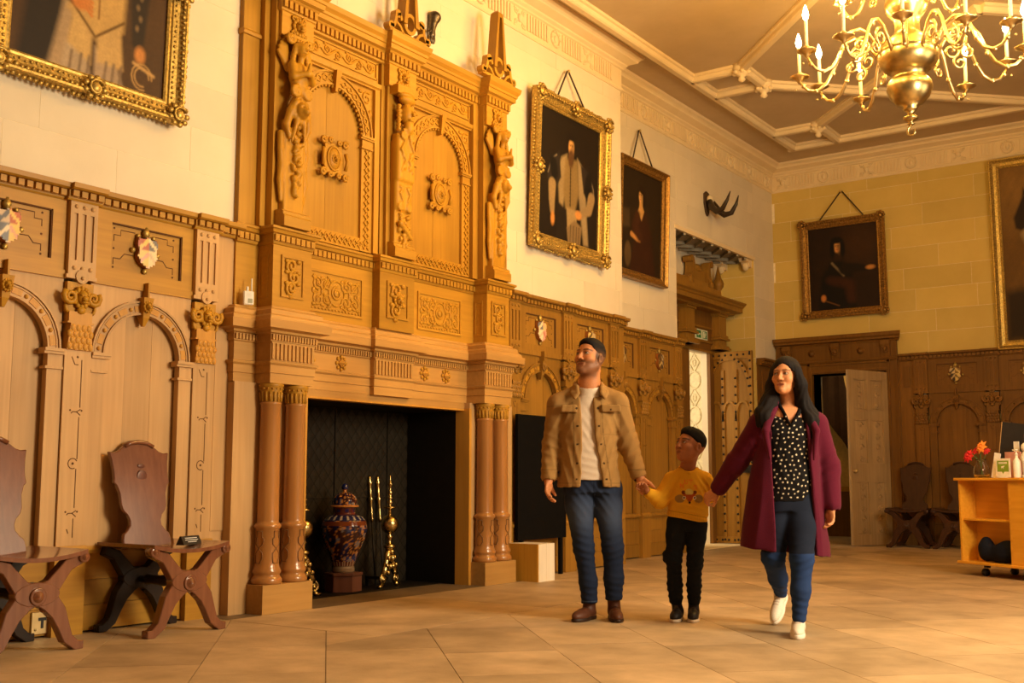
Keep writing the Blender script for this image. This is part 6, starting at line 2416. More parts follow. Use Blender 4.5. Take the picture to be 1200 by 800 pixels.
m = MB()
m.lathe(prof, (0, 0, 0), 72)
m.build('vase_body', 'porcelain', vs, cols=porcelain(np.array(m.v)))
LP = [(0.115, 0.512), (0.118, 0.52), (0.11, 0.526), (0.098, 0.535), (0.10, 0.56), (0.092, 0.59), (0.07, 0.612), (0.04, 0.625), (0.016, 0.632), (0.014, 0.645), (0.025, 0.655), (0.028, 0.67), (0.02, 0.69), (0.004, 0.70)]
prof = []
for i in range(len(LP) - 1):
    for t in np.linspace(0, 1, 5)[:-1]:
        prof.append((LP[i][0] + (LP[i + 1][0] - LP[i][0]) * t, LP[i][1] + (LP[i + 1][1] - LP[i][1]) * t))
m = MB()
m.lathe(prof, (0, 0, 0), 56)
cv = np.array(m.v)
cc = porcelain(cv * np.array([1, 1, 1]) + np.array([0, 0, -0.30]))
cc[cv[:, 2] < 0.528] = lin(200, 130, 60)
cc[cv[:, 2] > 0.625] = lin(170, 110, 50)
cc[cv[:, 2] > 0.652] = lin(26, 32, 84)
m.build('lid', 'porcelain', vs, cols=cc)

vp = empty('vase_plinth', 'low six-sided reddish wooden plinth under the porcelain vase', 'plinth', (-0.38, 6.42, 0), 0)
hexa = [(0.145 * math.cos(a + 0.75), 0.145 * math.sin(a + 0.75)) for a in np.linspace(0, 2 * PI, 7)[:-1]]
MB().poly(hexa, 0.008, 0.13, 'z').build('plinth_body', 'plinth_wood', vp)
MB().poly([(p[0] * 1.07, p[1] * 1.07) for p in hexa], 0.13, 0.154, 'z').build('plinth_top', 'plinth_wood', vp, bevel=0.004)


def andiron(label, loc, flip):
    t = empty('andiron', label, 'andiron', loc, 0.2 * flip, 'brass andirons')
    z0 = 0.32
    m = MB()
    m.lathe([(0.02, z0 - 0.02), (0.045, z0), (0.052, z0 + 0.015), (0.03, z0 + 0.03), (0.014, z0 + 0.045), (0.02, z0 + 0.075), (0.03, z0 + 0.09), (0.016, z0 + 0.105), (0.02, z0 + 0.12)], (0, 0, 0), 20)
    for i in range(13):
        pass
    m.lathe([(0.008, z0 + 0.115)] + [(0.072 * math.cos(a), z0 + 0.19 + 0.078 * math.sin(a)) for a in np.linspace(-1.4, 1.4, 14)] + [(0.008, z0 + 0.27)], (0, 0, 0), 24)
    m.lathe([(0.014, z0 + 0.26), (0.012, z0 + 0.30), (0.016, z0 + 0.315), (0.05, z0 + 0.325), (0.052, z0 + 0.332), (0.016, z0 + 0.34), (0.012, z0 + 0.355), (0.026, z0 + 0.37), (0.014, z0 + 0.385), (0.011, z0 + 0.40), (0.03, z0 + 0.406), (0.012, z0 + 0.414),
             (0.018, z0 + 0.44), (0.022, z0 + 0.452), (0.01, z0 + 0.47), (0.009, z0 + 0.50), (0.02, z0 + 0.515), (0.02, z0 + 0.525), (0.009, z0 + 0.54), (0.007, z0 + 0.57), (0.003, z0 + 0.60)], (0, 0, 0), 18)
    m.build('baluster', 'old_brass', t)
    m = MB()
    for q in (-1, 1):
        pts = [(q * x, 0, z) for x, z in ((0.0, 0.31), (0.03, 0.27), (0.05, 0.20), (0.075, 0.14), (0.10, 0.10))]
        m.tube(pts, [0.026, 0.03, 0.024, 0.03, 0.022], 8)
        m.tube([(q * (0.10) + x * q, 0, 0.07 + z) for x, z in spiral(0, 0, 0.042, 0.012, 1.6, -1.4, 14)], 0.014, 7)
        m.ball((q * 0.10, -0.002, 0.07), (0.022, 0.022, 0.022), 8, 6)
        m.tube([(q * 0.105, 0, 0.03), (q * 0.13, 0, 0.012), (q * 0.165, 0, 0.015)], [0.02, 0.016, 0.014], 7)
        for x, z, r in ((0.045, 0.24, 0.022), (0.07, 0.18, 0.02), (0.02, 0.17, 0.026), (0.05, 0.12, 0.02)):
            m.ball((q * x, -0.025, z), (r, r * 0.8, r), 8, 5)
    m.ball((0, -0.03, 0.235), (0.026, 0.024, 0.034), 10, 6)
    m.ball((0, -0.02, 0.29), (0.03, 0.028, 0.02), 10, 6)
    m.build('scrolled_foot', 'old_brass', t)
    MB().box(-0.012, 0.012, 0.0, 0.22, 0.06, 0.085).box(-0.012, 0.012, 0.19, 0.22, 0.005, 0.085).build('log_bar', 'black_iron', t)
    t.rotation_euler = (0, 0, LW + 0.2 * flip)
    return t


andiron('brass andiron half hidden by the left pair of columns', (-0.30, 5.90, 0.006), -1)
andiron('brass andiron standing to the right of the porcelain vase', (-0.30, 6.87, 0.006), 1)
for i, (x, y) in enumerate(((-0.50, 6.93), (-0.50, 7.03))):
    ft = empty('fire_iron', ('left' if i == 0 else 'right') + ' one of two brass-handled fire irons behind the right andiron', 'fire tool', (x, y, 0.006), 0, 'fire irons')
    m = MB()
    m.lathe([(0.008, 0.0), (0.008, 0.60)], (0, 0, 0), 8)
    m.build('shaft', 'black_iron', ft)
    m = MB()
    m.lathe([(0.008, 0.52), (0.02, 0.55), (0.012, 0.57), (0.016, 0.70), (0.024, 0.72), (0.013, 0.74), (0.017, 0.84), (0.024, 0.86), (0.014, 0.88), (0.02, 0.90), (0.004, 0.92)], (0, 0, 0), 12)
    m.build('handle', 'old_brass', ft)
    ft.rotation_euler = (0.0, -0.10, 0)

# ------------------------------------------------------------------ black panel and pedestal to the right of the chimneypiece
bp = empty('black_screen', 'matt black upright screen against the panelling right of the chimneypiece', 'screen', (0.10, 8.10, 0), LW)
MB(True).box(0, 0.80, 0.0, 0.03, 0.34, 1.475).build('board', 'black_panel', bp)
MB(True).box(0.05, 0.09, 0.0, 0.03, 0.0, 0.34).box(0.70, 0.74, 0, 0.03, 0, 0.34).build('feet', 'black_panel', bp)
bx = empty('low_pedestal', 'low pedestal box with pale white front boards and an oak side', 'box', (0, 7.975, 0), LW)
MB(True).box(0.0, 0.012, 0.115, 0.43, 0, 0.325).build('side_board', 'oak', bx)
MB(True).box(0.012, 0.128, 0.115, 0.432, 0, 0.325).build('front_board', 'white_boards', bx)
MB(True).box(0.131, 0.262, 0.115, 0.432, 0, 0.325).build('front_board', 'white_boards', bx)

# ------------------------------------------------------------------ gauntlet and horns on the wall
s = SDF()
s.cap((0, 0.05, 0.0), (0.01, 0.05, 0.09), 0.034, 0.045, 0.015)
s.cap((0.01, 0.05, 0.09), (0.035, 0.05, 0.17), 0.045, 0.075, 0.015)
s.cap((0.012, 0.05, 0.10), (0.012, 0.05, 0.098), 0.05, None, 0.004)
s.ell((0.0, 0.055, -0.03), (0.040, 0.028, 0.045), None, 0.012)
for i in range(4):
    x = -0.03 + 0.02 * i
    s.chain([(x, 0.055, -0.06), (x - 0.004, 0.062, -0.10), (x - 0.004, 0.055, -0.14 + 0.008 * abs(i - 1.5))], (0.012, 0.0105, 0.008), 0.003)
s.chain([(-0.045, 0.055, 0.0), (-0.075, 0.06, -0.03), (-0.075, 0.055, -0.07)], (0.014, 0.012, 0.008), 0.008)
s.ell((-0.08, 0.055, 0.02), (0.01, 0.014, 0.05), None, 0.004)
g = s.build('gauntlet', 'steel', 0.004, None, wall=True)
g.scale = (0.78, 0.78, 0.78)
tag(g, 'steel armour gauntlet hung on the stone wall between two obelisks', 'armour')
g.location = (0.0, 6.95, 4.70)
g.rotation_euler = (0, 0, LW)
hn = empty('mounted_horns', 'pair of dark curved horns on a wooden mount above the alcove', 'horns', (REC, 13.10, 4.53), LW)
m = MB(True)
m.poly([(-0.09, 0.13), (-0.03, 0.17), (0.05, 0.15), (0.08, 0.03), (0.04, -0.12), (0.0, -0.17), (-0.05, -0.12), (-0.09, 0.0)], 0.003, 0.03)
m.build('mount', 'horn_mount', hn, bevel=0.006)
m = MB(True)
m.ball((0.0, 0.06, 0.04), (0.06, 0.05, 0.08), 10, 6)
m.build('skull_cap', 'bone', hn)
for q, L in ((-1, 1.0), (1, 1.0)):
    m = MB(True)
    pts = [(q * 0.04, 0.07, 0.02), (q * 0.09, 0.13, -0.08), (q * 0.12, 0.21, -0.15), (q * 0.14, 0.30, -0.13), (q * 0.14, 0.37, -0.02), (q * 0.13, 0.41, 0.09)]
    m.tube(pts, [0.042, 0.046, 0.042, 0.034, 0.022, 0.006], 10)
    m.build('horn', 'horn', hn)

# ------------------------------------------------------------------ display stand on castors
A = math.radians(55.2)
DS_R = math.atan2(-math.cos(A), math.sin(A))
DS_LOC = (3.24, 10.93, 0)
ds = empty('display_stand', 'orange-brown beech display stand on castors, with an open shelf bay', 'stand', DS_LOC, DS_R)
Wd, Dp = 1.25, 0.5                                        # local x along the front, local -y out of the front
m = MB(True)
m.box(-0.03, Wd + 0.03, -Dp - 0.03, 0.025, 0.105, 0.13)
m.build('base_board', 'beech', ds, bevel=0.004)
MB(True).box(-0.03, Wd + 0.03, -Dp - 0.03, 0.03, 0.875, 0.90).build('top_board', 'beech', ds, bevel=0.004)
MB(True).box(0, 0.02, -Dp, 0, 0.13, 0.875).build('side_board', 'beech', ds)
MB(True).box(Wd - 0.02, Wd, -Dp, 0, 0.13, 0.875).build('side_board', 'beech', ds)
MB(True).box(0.62, 0.645, -Dp, 0.0, 0.13, 0.875).build('divider', 'beech', ds)
MB(True).box(0.645, Wd - 0.02, -0.02, 0.0, 0.13, 0.875).build('front_panel', 'beech', ds)
MB(True).box(0.02, 0.62, -0.20, -0.18, 0.13, 0.875).build('back_panel', 'beech', ds)
MB(True).box(0.02, 0.62, -0.18, -0.02, 0.505, 0.525).build('shelf', 'beech', ds)
for x, n in ((0.22, -0.10), (Wd - 0.1, -0.10), (0.22, -Dp + 0.06), (Wd - 0.1, -Dp + 0.06)):
    m = MB(True)
    m.box(x - 0.02, x + 0.02, n - 0.02, n + 0.02, 0.075, 0.105)
    m.tube([(x - 0.018, n + 0.02, 0.036), (x + 0.018, n + 0.02, 0.036)], 0.035, 12)
    m.build('castor', 'black_plastic', ds)


def on_stand(name, label, cat, x, n, rz=0.0, z=0.9005, group=None):
    p = Matrix.Rotation(DS_R, 4, 'Z') @ Vector((x, -n, 0))
    return empty(name, label, cat, (DS_LOC[0] + p.x, DS_LOC[1] + p.y, z), DS_R + rz, group)


fv = on_stand('glass_vase', 'small clear glass vase of flowers on the display stand', 'vase', 0.17, -0.13)
m = MB()
m.lathe([(0.03, 0.001), (0.065, 0.004), (0.075, 0.04), (0.072, 0.09), (0.045, 0.14), (0.042, 0.16), (0.05, 0.175), (0.047, 0.175), (0.039, 0.16), (0.041, 0.14), (0.066, 0.09), (0.069, 0.04), (0.06, 0.012), (0.0, 0.01)], (0, 0, 0), 24)
m.build('glass_body', 'glass', fv)
m = MB()
for i, (dx, dy) in enumerate(((-0.10, -0.02), (-0.05, 0.03), (0.02, -0.02), (0.06, 0.02), (-0.12, 0.02))):
    m.tube([(dx * -0.2, dy * -0.3, 0.02), (dx * 0.2, dy * 0.2, 0.15), (dx * 0.9, dy, 0.23)], 0.003, 5)
m.build('stems', 'stem_green', fv, kind='stuff')


def flower(label, x, n, z, mat, r, k, tilt):
    p = Matrix.Rotation(DS_R, 4, 'Z') @ Vector((0.17 + x, 0.13 - n, 0))
    t = empty('flower', label, 'flower', (DS_LOC[0] + p.x, DS_LOC[1] + p.y, 0.9 + z), DS_R, 'flowers in the glass vase')
    t.rotation_euler = (tilt, 0, DS_R)
    for layer in range(2):
        for i in range(k):
            a = 2 * PI * (i + 0.5 * layer) / k
            L = r * (1 - 0.25 * layer)
            m = MB()
            c, s = math.cos(a), math.sin(a)
            w = r * 0.26
            V = [(0, 0, 0.006 * layer), (c * L * .5 - s * w, s * L * .5 + c * w, 0.012 + 0.008 * layer), (c * L, s * L, 0.004 + 0.012 * layer), (c * L * .5 + s * w, s * L * .5 - c * w, 0.012 + 0.008 * layer), (c * L * .5, s * L * .5, 0.02 + 0.01 * layer)]
            m.add(V, [(0, 3, 4), (3, 2, 4), (2, 1, 4), (1, 0, 4), (0, 1, 2, 3)])
            m.build('petal', mat, t)
    MB().ball((0, 0, 0.02), (r * 0.22, r * 0.22, r * 0.16), 8, 5).build('flower_centre', mat, t)


flower('orange star-shaped flower standing highest in the glass vase', 0.02, 0.0, 0.285, 'petal_orange', 0.075, 7, 1.25)
flower('largest red flower leaning left in the glass vase', -0.14, 0.01, 0.205, 'petal_red', 0.075, 9, 1.2)
flower('small red flower between the big red and the orange one', -0.07, -0.02, 0.25, 'petal_red', 0.05, 8, 0.9)
flower('small red flower at the right of the orange one', 0.085, 0.0, 0.24, 'petal_red', 0.045, 8, 0.9)

fo = on_stand('black_folder', 'tall thin black board leaning among the things on the display stand', 'board', 0.31, -0.32, 0.9, 0.914)
m = MB(True).box(-0.10, 0.10, -0.012, 0.012, 0, 0.50)
m.build('board', 'black_plastic', fo)
MB(True).box(-0.104, -0.098, -0.014, 0.014, 0, 0.50).build('board_edge', 'oak_pale', fo)
fo.rotation_euler = (0.0, 0.13, DS_R + 0.55)
wc = on_stand('white_card', 'slanting white card beside the flower vase', 'card', 0.36, -0.10, 0.3)
MB(True).box(-0.03, 0.03, -0.006, 0.006, 0, 0.23).build('card', 'white_paper', wc)
wc.rotation_euler = (0, 0.20, DS_R + 0.2)
wt = on_stand('white_strip', 'narrow upright white card behind the leaflet holder', 'card', 0.52, -0.22, 0.1)
MB(True).box(-0.028, 0.028, -0.004, 0.004, 0, 0.33).build('card', 'white_paper', wt)
pk = on_stand('pink_card', 'pinkish card standing behind the green leaflet', 'card', 0.56, -0.17, 0)
MB(True).box(-0.13, 0.06, -0.004, 0.004, 0, 0.235).build('card', 'pink_card', pk)
lf = on_stand('leaflet', 'small white leaflet with a green speech-bubble square on the display stand', 'leaflet', 0.50, -0.07, 0)
MB(True).box(-0.085, 0.085, -0.006, 0.0, 0.008, 0.175).build('sheet', 'white_paper', lf)
MB(True).box(-0.05, 0.05, -0.04, 0.02, 0, 0.008).build('holder_foot', 'white_plastic', lf)
m = MB(True)
m.poly([(-0.068, 0.055), (-0.015, 0.055), (0.0, 0.035), (0.015, 0.055), (0.068, 0.055), (0.068, 0.155), (-0.068, 0.155)], 0.0, 0.001)
g = m.build('green_bubble', 'leaf_green', lf)
m = MB(True)
for i in range(9):
    m.box(-0.05 + i * 0.0115, -0.042 + i * 0.0115, 0.001, 0.0018, 0.126, 0.143)
m.ball((-0.006, 0.001, 0.098), (0.017, 0.001, 0.008), 8, 4)
m.ball((0.012, 0.001, 0.104), (0.008, 0.001, 0.006), 8, 4)
m.box(-0.016, -0.012, 0.001, 0.0018, 0.08, 0.098).box(0.004, 0.008, 0.001, 0.0018, 0.08, 0.098)
m.build('white_print', 'white_paper', g, kind='stuff')
bt = on_stand('pump_bottle', 'small white pump bottle right of the green leaflet', 'bottle', 0.635, -0.10, 0)
m = MB()
m.lathe([(0.03, 0), (0.032, 0.01), (0.032, 0.15), (0.018, 0.17), (0.012, 0.18), (0.012, 0.20)], (0, 0, 0), 18)
m.build('bottle_body', 'white_plastic', bt)
m = MB()
m.lathe([(0.014, 0.20), (0.014, 0.215), (0.006, 0.22), (0.006, 0.24), (0.016, 0.245), (0.016, 0.255)], (0, 0, 0), 12)
m.box(-0.04, 0.0, -0.008, 0.008, 0.243, 0.255)
m.build('pump', 'white_plastic', bt)
cb = on_stand('cherub_figurine', 'small white figurine behind the pump bottle', 'figurine', 0.645, -0.20, 0)
m = MB()
m.lathe([(0.045, 0), (0.045, 0.02), (0.03, 0.03), (0.035, 0.12), (0.05, 0.18), (0.03, 0.22), (0.02, 0.24)], (0, 0, 0), 14)
m.ball((0, 0, 0.272), (0.04, 0.04, 0.045), 10, 6)
m.build('figure', 'white_plastic', cb)
wb = on_stand('wooden_display_board', 'upright pale wooden board at the right edge on the display stand', 'board', 0.84, -0.2, 0)
MB(True).box(-0.13, 0.16, -0.01, 0.01, 0, 0.40).build('board', 'oak_pale', wb)
MB(True).box(-0.135, -0.11, 0.01, 0.02, 0, 0.29).build('upright', 'beech', wb)

# dark bag on the lower shelf
s = SDF()
s.ell((0.38, -0.10, 0.08), (0.20, 0.07, 0.08), None, 0.03)
s.ell((0.23, -0.09, 0.12), (0.07, 0.07, 0.11), None, 0.05)
s.ell((0.48, -0.10, 0.11), (0.12, 0.07, 0.10), None, 0.05)
s.box((0.3, -0.14, -0.04), (0.5, 0.3, 0.04), None, 0.002, 0.0, '-')
bag = s.build('slumped_bag', 'blue_cloth', 0.01, None, wall=True, disp=lambda P: 0.006 * waves(P, 4, 40))
tag(bag, 'slumped dark blue cloth bag on the bottom of the display stand', 'bag')
bag.location = (DS_LOC[0], DS_LOC[1], 0.131)
bag.rotation_euler = (0, 0, DS_R)

# ------------------------------------------------------------------ brass chandelier
cx, cy = 3.60, 8.45
cd = empty('chandelier', 'two-tier brass chandelier with scrolled arms and lit candle lamps', 'chandelier', (cx, cy, 0), 0)
m = MB()
m.lathe([(0.0, 3.60), (0.018, 3.605), (0.03, 3.615), (0.012, 3.628), (0.03, 3.635), (0.055, 3.65), (0.058, 3.665), (0.03, 3.685), (0.022, 3.70), (0.05, 3.72), (0.06, 3.735), (0.055, 3.75), (0.10, 3.775), (0.15, 3.83), (0.172, 3.89), (0.165, 3.94), (0.135, 3.975), (0.12, 3.985),
         (0.125, 3.995), (0.13, 4.02), (0.15, 4.03), (0.20, 4.07), (0.226, 4.12), (0.23, 4.165), (0.225, 4.18), (0.235, 4.185), (0.225, 4.20), (0.20, 4.25), (0.15, 4.30), (0.105, 4.33), (0.095, 4.36), (0.095, 4.44), (0.11, 4.47), (0.15, 4.52), (0.165, 4.58), (0.15, 4.63), (0.10, 4.66),
         (0.11, 4.69), (0.115, 4.74), (0.06, 4.80), (0.04, 4.86), (0.05, 4.9), (0.09, 4.95), (0.09, 4.99), (0.03, 5.04), (0.015, 5.06), (0.013, 5.45), (0.05, 5.48), (0.08, 5.53), (0.085, ZC - 0.001)], (0, 0, 0), 32)
m.build('stem', 'brass_dark', cd)
m = MB()
m.tube([(x, 0, 3.55 + z) for x, z in [(0.0, 0.055), (-0.022, 0.03)] + arc(0, 0, 0.028, PI * 0.95, PI * 2.2, 10)], 0.009, 7)
m.build('hook', 'brass_dark', cd)


def arm(a, r, zh, zp, S, lamp=True):
    """one scrolled arm with drip pan, candle and flame"""
    c, s_ = math.cos(a), math.sin(a)

    def W_(rad, z, off=0.0):
        return (c * rad - s_ * off, s_ * rad + c * off, z)
    k = r / 0.83
    main = [(0.215, -0.02), (0.26, 0.06), (0.32, 0.15), (0.39, 0.185), (0.46, 0.16), (0.515, 0.08), (0.56, -0.03), (0.62, -0.12), (0.69, -0.155), (0.76, -0.13), (0.805, -0.07), (0.83, -0.01)]
    if S < 1:
        main = [(0.16 / k, -0.02)] + main[1:]
    m = MB()
    m.tube([W_(x * k, zh + (z + 0.0) * S if i < 6 else zh + (zp - zh) * (i - 5) / 6 + z * S) for i, (x, z) in enumerate(main)], [0.016, 0.014, 0.013, 0.014, 0.013, 0.013, 0.014, 0.016, 0.014, 0.013, 0.011, 0.010], 7)
    m.tube([W_((0.36 + x) * k, zh + S * (0.05 + z)) for x, z in spiral(0, 0, 0.075, 0.02, PI / 2, -1.3, 14)], 0.011, 6)
    m.tube([W_((0.43 + x) * k, zh + S * (-0.04 + z)) for x, z in spiral(0, 0, 0.06, 0.014, PI / 2, 1.3, 14)], 0.010, 6)
    for x, z in ((0.565, -0.03), (0.70, -0.155), (0.46, 0.175), (0.80, -0.10)):
        m.ball(W_(x * k, (zh + zp) / 2 + z * S), 0.020, 7, 5)
    m.ball(W_((0.83) * k + 0.03, zp - 0.08 * S), 0.010, 6, 4)
    m.build('arm', 'brass', cd)
    m = MB()
    m.lathe([(0.012, -0.03), (0.02, -0.015), (0.032, 0.0), (0.06, 0.012), (0.078, 0.022), (0.078, 0.027), (0.05, 0.022), (0.02, 0.02), (0.02, 0.06), (0.016, 0.062)], W_(r, zp), 20)
    pan = m.build('drip_pan', 'brass', cd)
    m = MB()
    m.lathe([(0.014, 0.05), (0.014, 0.26), (0.006, 0.268)], W_(r, zp), 10)
    m.build('candle', 'candle', cd)
    m = MB()
    m.lathe([(0.006, 0.266), (0.020, 0.285), (0.026, 0.310), (0.018, 0.345), (0.004, 0.39)], W_(r, zp), 10)
    m.build('flame', 'flame', cd)
    if lamp:
        l = bpy.data.lights.new('candle_light', 'POINT')
        l.energy = CANDLE_W
        l.color = (1.0, 0.56, 0.13)
        l.shadow_soft_size = 0.02
        o = bpy.data.objects.new('candle_light', l)
        COL.objects.link(o)
        o.parent = cd
        o.location = W_(r, zp + 0.415)


CANDLE_W = 23.0
for i in range(12):
    # world angle: image-right is (cos 35, sin 35)
    arm(math.radians(35 + 8 + 30 * i), 0.83, 4.17, 4.13 - (0.05 if i % 2 else 0.0), 1.0)
for i in range(6):
    arm(math.radians(35 + 20 + 60 * i), 0.52, 4.70, 4.72, 0.75)

# ------------------------------------------------------------------ the three people (local axes: right in the picture, towards the camera, up)
PR = math.radians(34.955)


def head_axes(turn, up):
    """turn: degrees the face is turned to picture-left; up: degrees raised"""
    t, u = math.radians(turn), math.radians(up)
    F = np.array([-math.sin(t) * math.cos(u), math.cos(t) * math.cos(u), math.sin(u)])
    S = np.array([F[1], -F[0], 0])
    S /= np.linalg.norm(S)
    U = np.array([0, 0, 1]) - F[2] * F
    U /= np.linalg.norm(U)
    return np.array([S, F, U])


class Head:
    def __init__(self, c, R, k):
        self.c, self.R, self.k = np.array(c, float), R, k

    def w(self, p):
        return self.c + (np.array(p, float) * self.k) @ self.R

    def loc(self, P):
        return (P - self.c) @ self.R.T / self.k

    def skull(self, s, female=False, child=False):
        k, R, w = self.k, self.R, self.w
        E = lambda c, r, kk=0.02, op='+': s.ell(w(c), np.array(r) * k, R, kk * k, op)
        E((0, -0.012, 0.030), (0.073, 0.094, 0.086))
        E((0, 0.022, -0.020), (0.058 if female else 0.062, 0.064, 0.088))
        if child:
            E((0, 0.030, -0.060), (0.054, 0.046, 0.040))
        else:
            E((0, 0.036, -0.072), (0.044 if female else 0.053, 0.042, 0.036))
        for q in (-1, 1):
            s.cap(w((q * (0.043 if female else 0.052), 0.0, -0.050)), w((q * (0.008 if female or child else 0.014), 0.054 if child else 0.066, -0.088 if child else -0.094)), 0.021 * k, (0.014 if female else 0.017) * k, 0.02 * k)
            E((q * 0.036, 0.056, -0.022), (0.026, 0.026, 0.024), 0.02)
            E((q * 0.031, 0.094, 0.008), (0.016, 0.016, 0.0095), 0.012, '-')
            E((q * 0.074, -0.008, -0.008), (0.010, 0.021, 0.032), 0.008)
            E((q * 0.080, -0.004, -0.006), (0.006, 0.010, 0.016), 0.006, '-')
        s.cap(w((-0.036, 0.074, 0.027)), w((0.036, 0.074, 0.027)), 0.011 * k, None, 0.014 * k)
        s.cap(w((0, 0.084, 0.012)), w((0, 0.098 if child else 0.104, -0.026)), 0.0075 * k, (0.010 if child else 0.0115) * k, 0.010 * k)
        for q in (-1, 1):
            E((q * 0.012, 0.094, -0.030), (0.0085, 0.010, 0.008), 0.006)
        s.cap(w((-0.021, 0.079, -0.056)), w((0.021, 0.079, -0.056)), 0.0065 * k, None, 0.008 * k)
        s.cap(w((-0.017, 0.079, -0.067)), w((0.017, 0.079, -0.067)), 0.0075 * k, None, 0.007 * k)
        s.cap(w((-0.022, 0.088, -0.0615)), w((0.022, 0.088, -0.0615)), 0.003 * k, None, 0.004 * k, '-')
        E((0, 0.060 if child else 0.070, -0.088 if child else -0.092), (0.020, 0.020, 0.016), 0.016)
        for q in (-1, 1):                                  # lids
            s.cap(w((q * 0.017, 0.0800, 0.0145)), w((q * 0.031, 0.0835, 0.0160)), 0.0048 * k, None, 0.003 * k)
            s.cap(w((q * 0.031, 0.0835, 0.0160)), w((q * 0.046, 0.0740, 0.0120)), 0.0048 * k, None, 0.003 * k)
            s.cap(w((q * 0.018, 0.0800, 0.0010)), w((q * 0.044, 0.0760, 0.0015)), 0.0042 * k, None, 0.003 * k)

    def eyes(self, par, gaze):
        g = np.array(gaze, float)
        g /= np.linalg.norm(g)
        for q in (-1, 1):
            m = MB(True)
            c = self.w((q * 0.031, 0.0735, 0.007))
            m.ball(c, 0.0118 * self.k, 18, 14)
            P = np.array(m.v)
            d = (P - c) / (0.0118 * self.k)
            a = d @ g
            col = np.tile(lin(176, 156, 138), (len(P), 1))
            col[a > 0.76] = lin(46, 24, 12)
            col[a > 0.93] = lin(8, 6, 6)
            m.build('eye', 'eye_vc', par, cols=col)

    def paint(self, P, col, skin, lip, brow, stubble=None, liner=False, fade=False):
        L = self.loc(P)
        s, f, u = L[:, 0], L[:, 1], L[:, 2]
        near = (np.linalg.norm(L, axis=1) < 0.17).astype(float)

        def sm(d, w):                                       # soft edge: 1 inside (d<0), 0 outside
            return np.clip(0.5 - d / w, 0, 1)

        def put(m, c, a=1.0):
            m = (m * near * a)[:, None]
            col[:] = col * (1 - m) + c * m
        if fade:                                            # clipped hair at the sides
            hl = 0.004 + 0.58 * f
            put(sm(hl - 0.034 - u, 0.03) * sm(0.046 - np.abs(s), 0.012) * sm(f - 0.034, 0.015) * sm(-(u + 0.05), 0.02), brow, 0.7)
            put(sm(np.abs(f - 0.022) - 0.010, 0.008) * sm(0.05 - np.abs(s), 0.01) * sm(np.abs(u + 0.010) - 0.03, 0.02), brow, 0.55)
        if stubble is not None:
            edge = -0.030 - 0.10 * np.maximum(f - 0.02, 0) + 0.35 * np.maximum(-(f + 0.0), 0)
            beard = sm(u - edge, 0.020) * sm(-(f + 0.025), 0.025) * sm(-(u + 0.128 + 0.15 * (f - 0.03)), 0.03)
            hole = sm(np.hypot(s / 0.026, (u + 0.058) / 0.016) - 1, 0.6)
            cheek = sm(np.hypot((np.abs(s) - 0.036) / 0.018, (u + 0.028) / 0.016) - 1, 0.8)
            put(beard * (1 - 0.7 * hole) * (1 - 0.6 * cheek), stubble, 0.66)
            put(sm(np.abs(u + 0.0445) - 0.005, 0.006) * sm(np.abs(s) - 0.030, 0.010) * sm(0.06 - f, 0.01), stubble, 0.6)
        put(sm(np.abs(np.abs(s) - 0.031) - 0.019, 0.008) * sm(np.abs(u - 0.009) - 0.011, 0.008) * sm(0.05 - f, 0.01), skin * (0.40 if liner else 0.5), 0.75)
        put(sm(np.abs(np.abs(s) - 0.033) - 0.022, 0.008) * sm(np.abs(u - 0.0285 + 3.0 * (np.abs(s) - 0.030) ** 2) - (0.0036 if liner else 0.0044), 0.005) * sm(0.045 - f, 0.01), brow, 0.85)
        put(sm(np.abs(u + 0.0605) - np.maximum(0.011 - 0.35 * np.abs(s), 0), 0.005) * sm(np.abs(s) - 0.022, 0.006) * sm(0.065 - f, 0.01), lip, 0.75)
        put(sm(np.abs(u + 0.0612) - 0.0012, 0.003) * sm(np.abs(s) - 0.022, 0.005) * sm(0.065 - f, 0.01), lip * 0.3, 0.7)
        put(sm(np.abs(np.abs(s) - 0.011) - 0.004, 0.004) * sm(np.abs(u + 0.037) - 0.003, 0.004) * sm(0.08 - f, 0.01), skin * 0.3, 0.8)
        put(sm(np.hypot((np.abs(s) - 0.036) / 0.016, (u + 0.020) / 0.016) - 1, 0.8) * sm(0.05 - f, 0.02), skin * np.array([1.10, 0.90, 0.85]), 0.35)
        return col


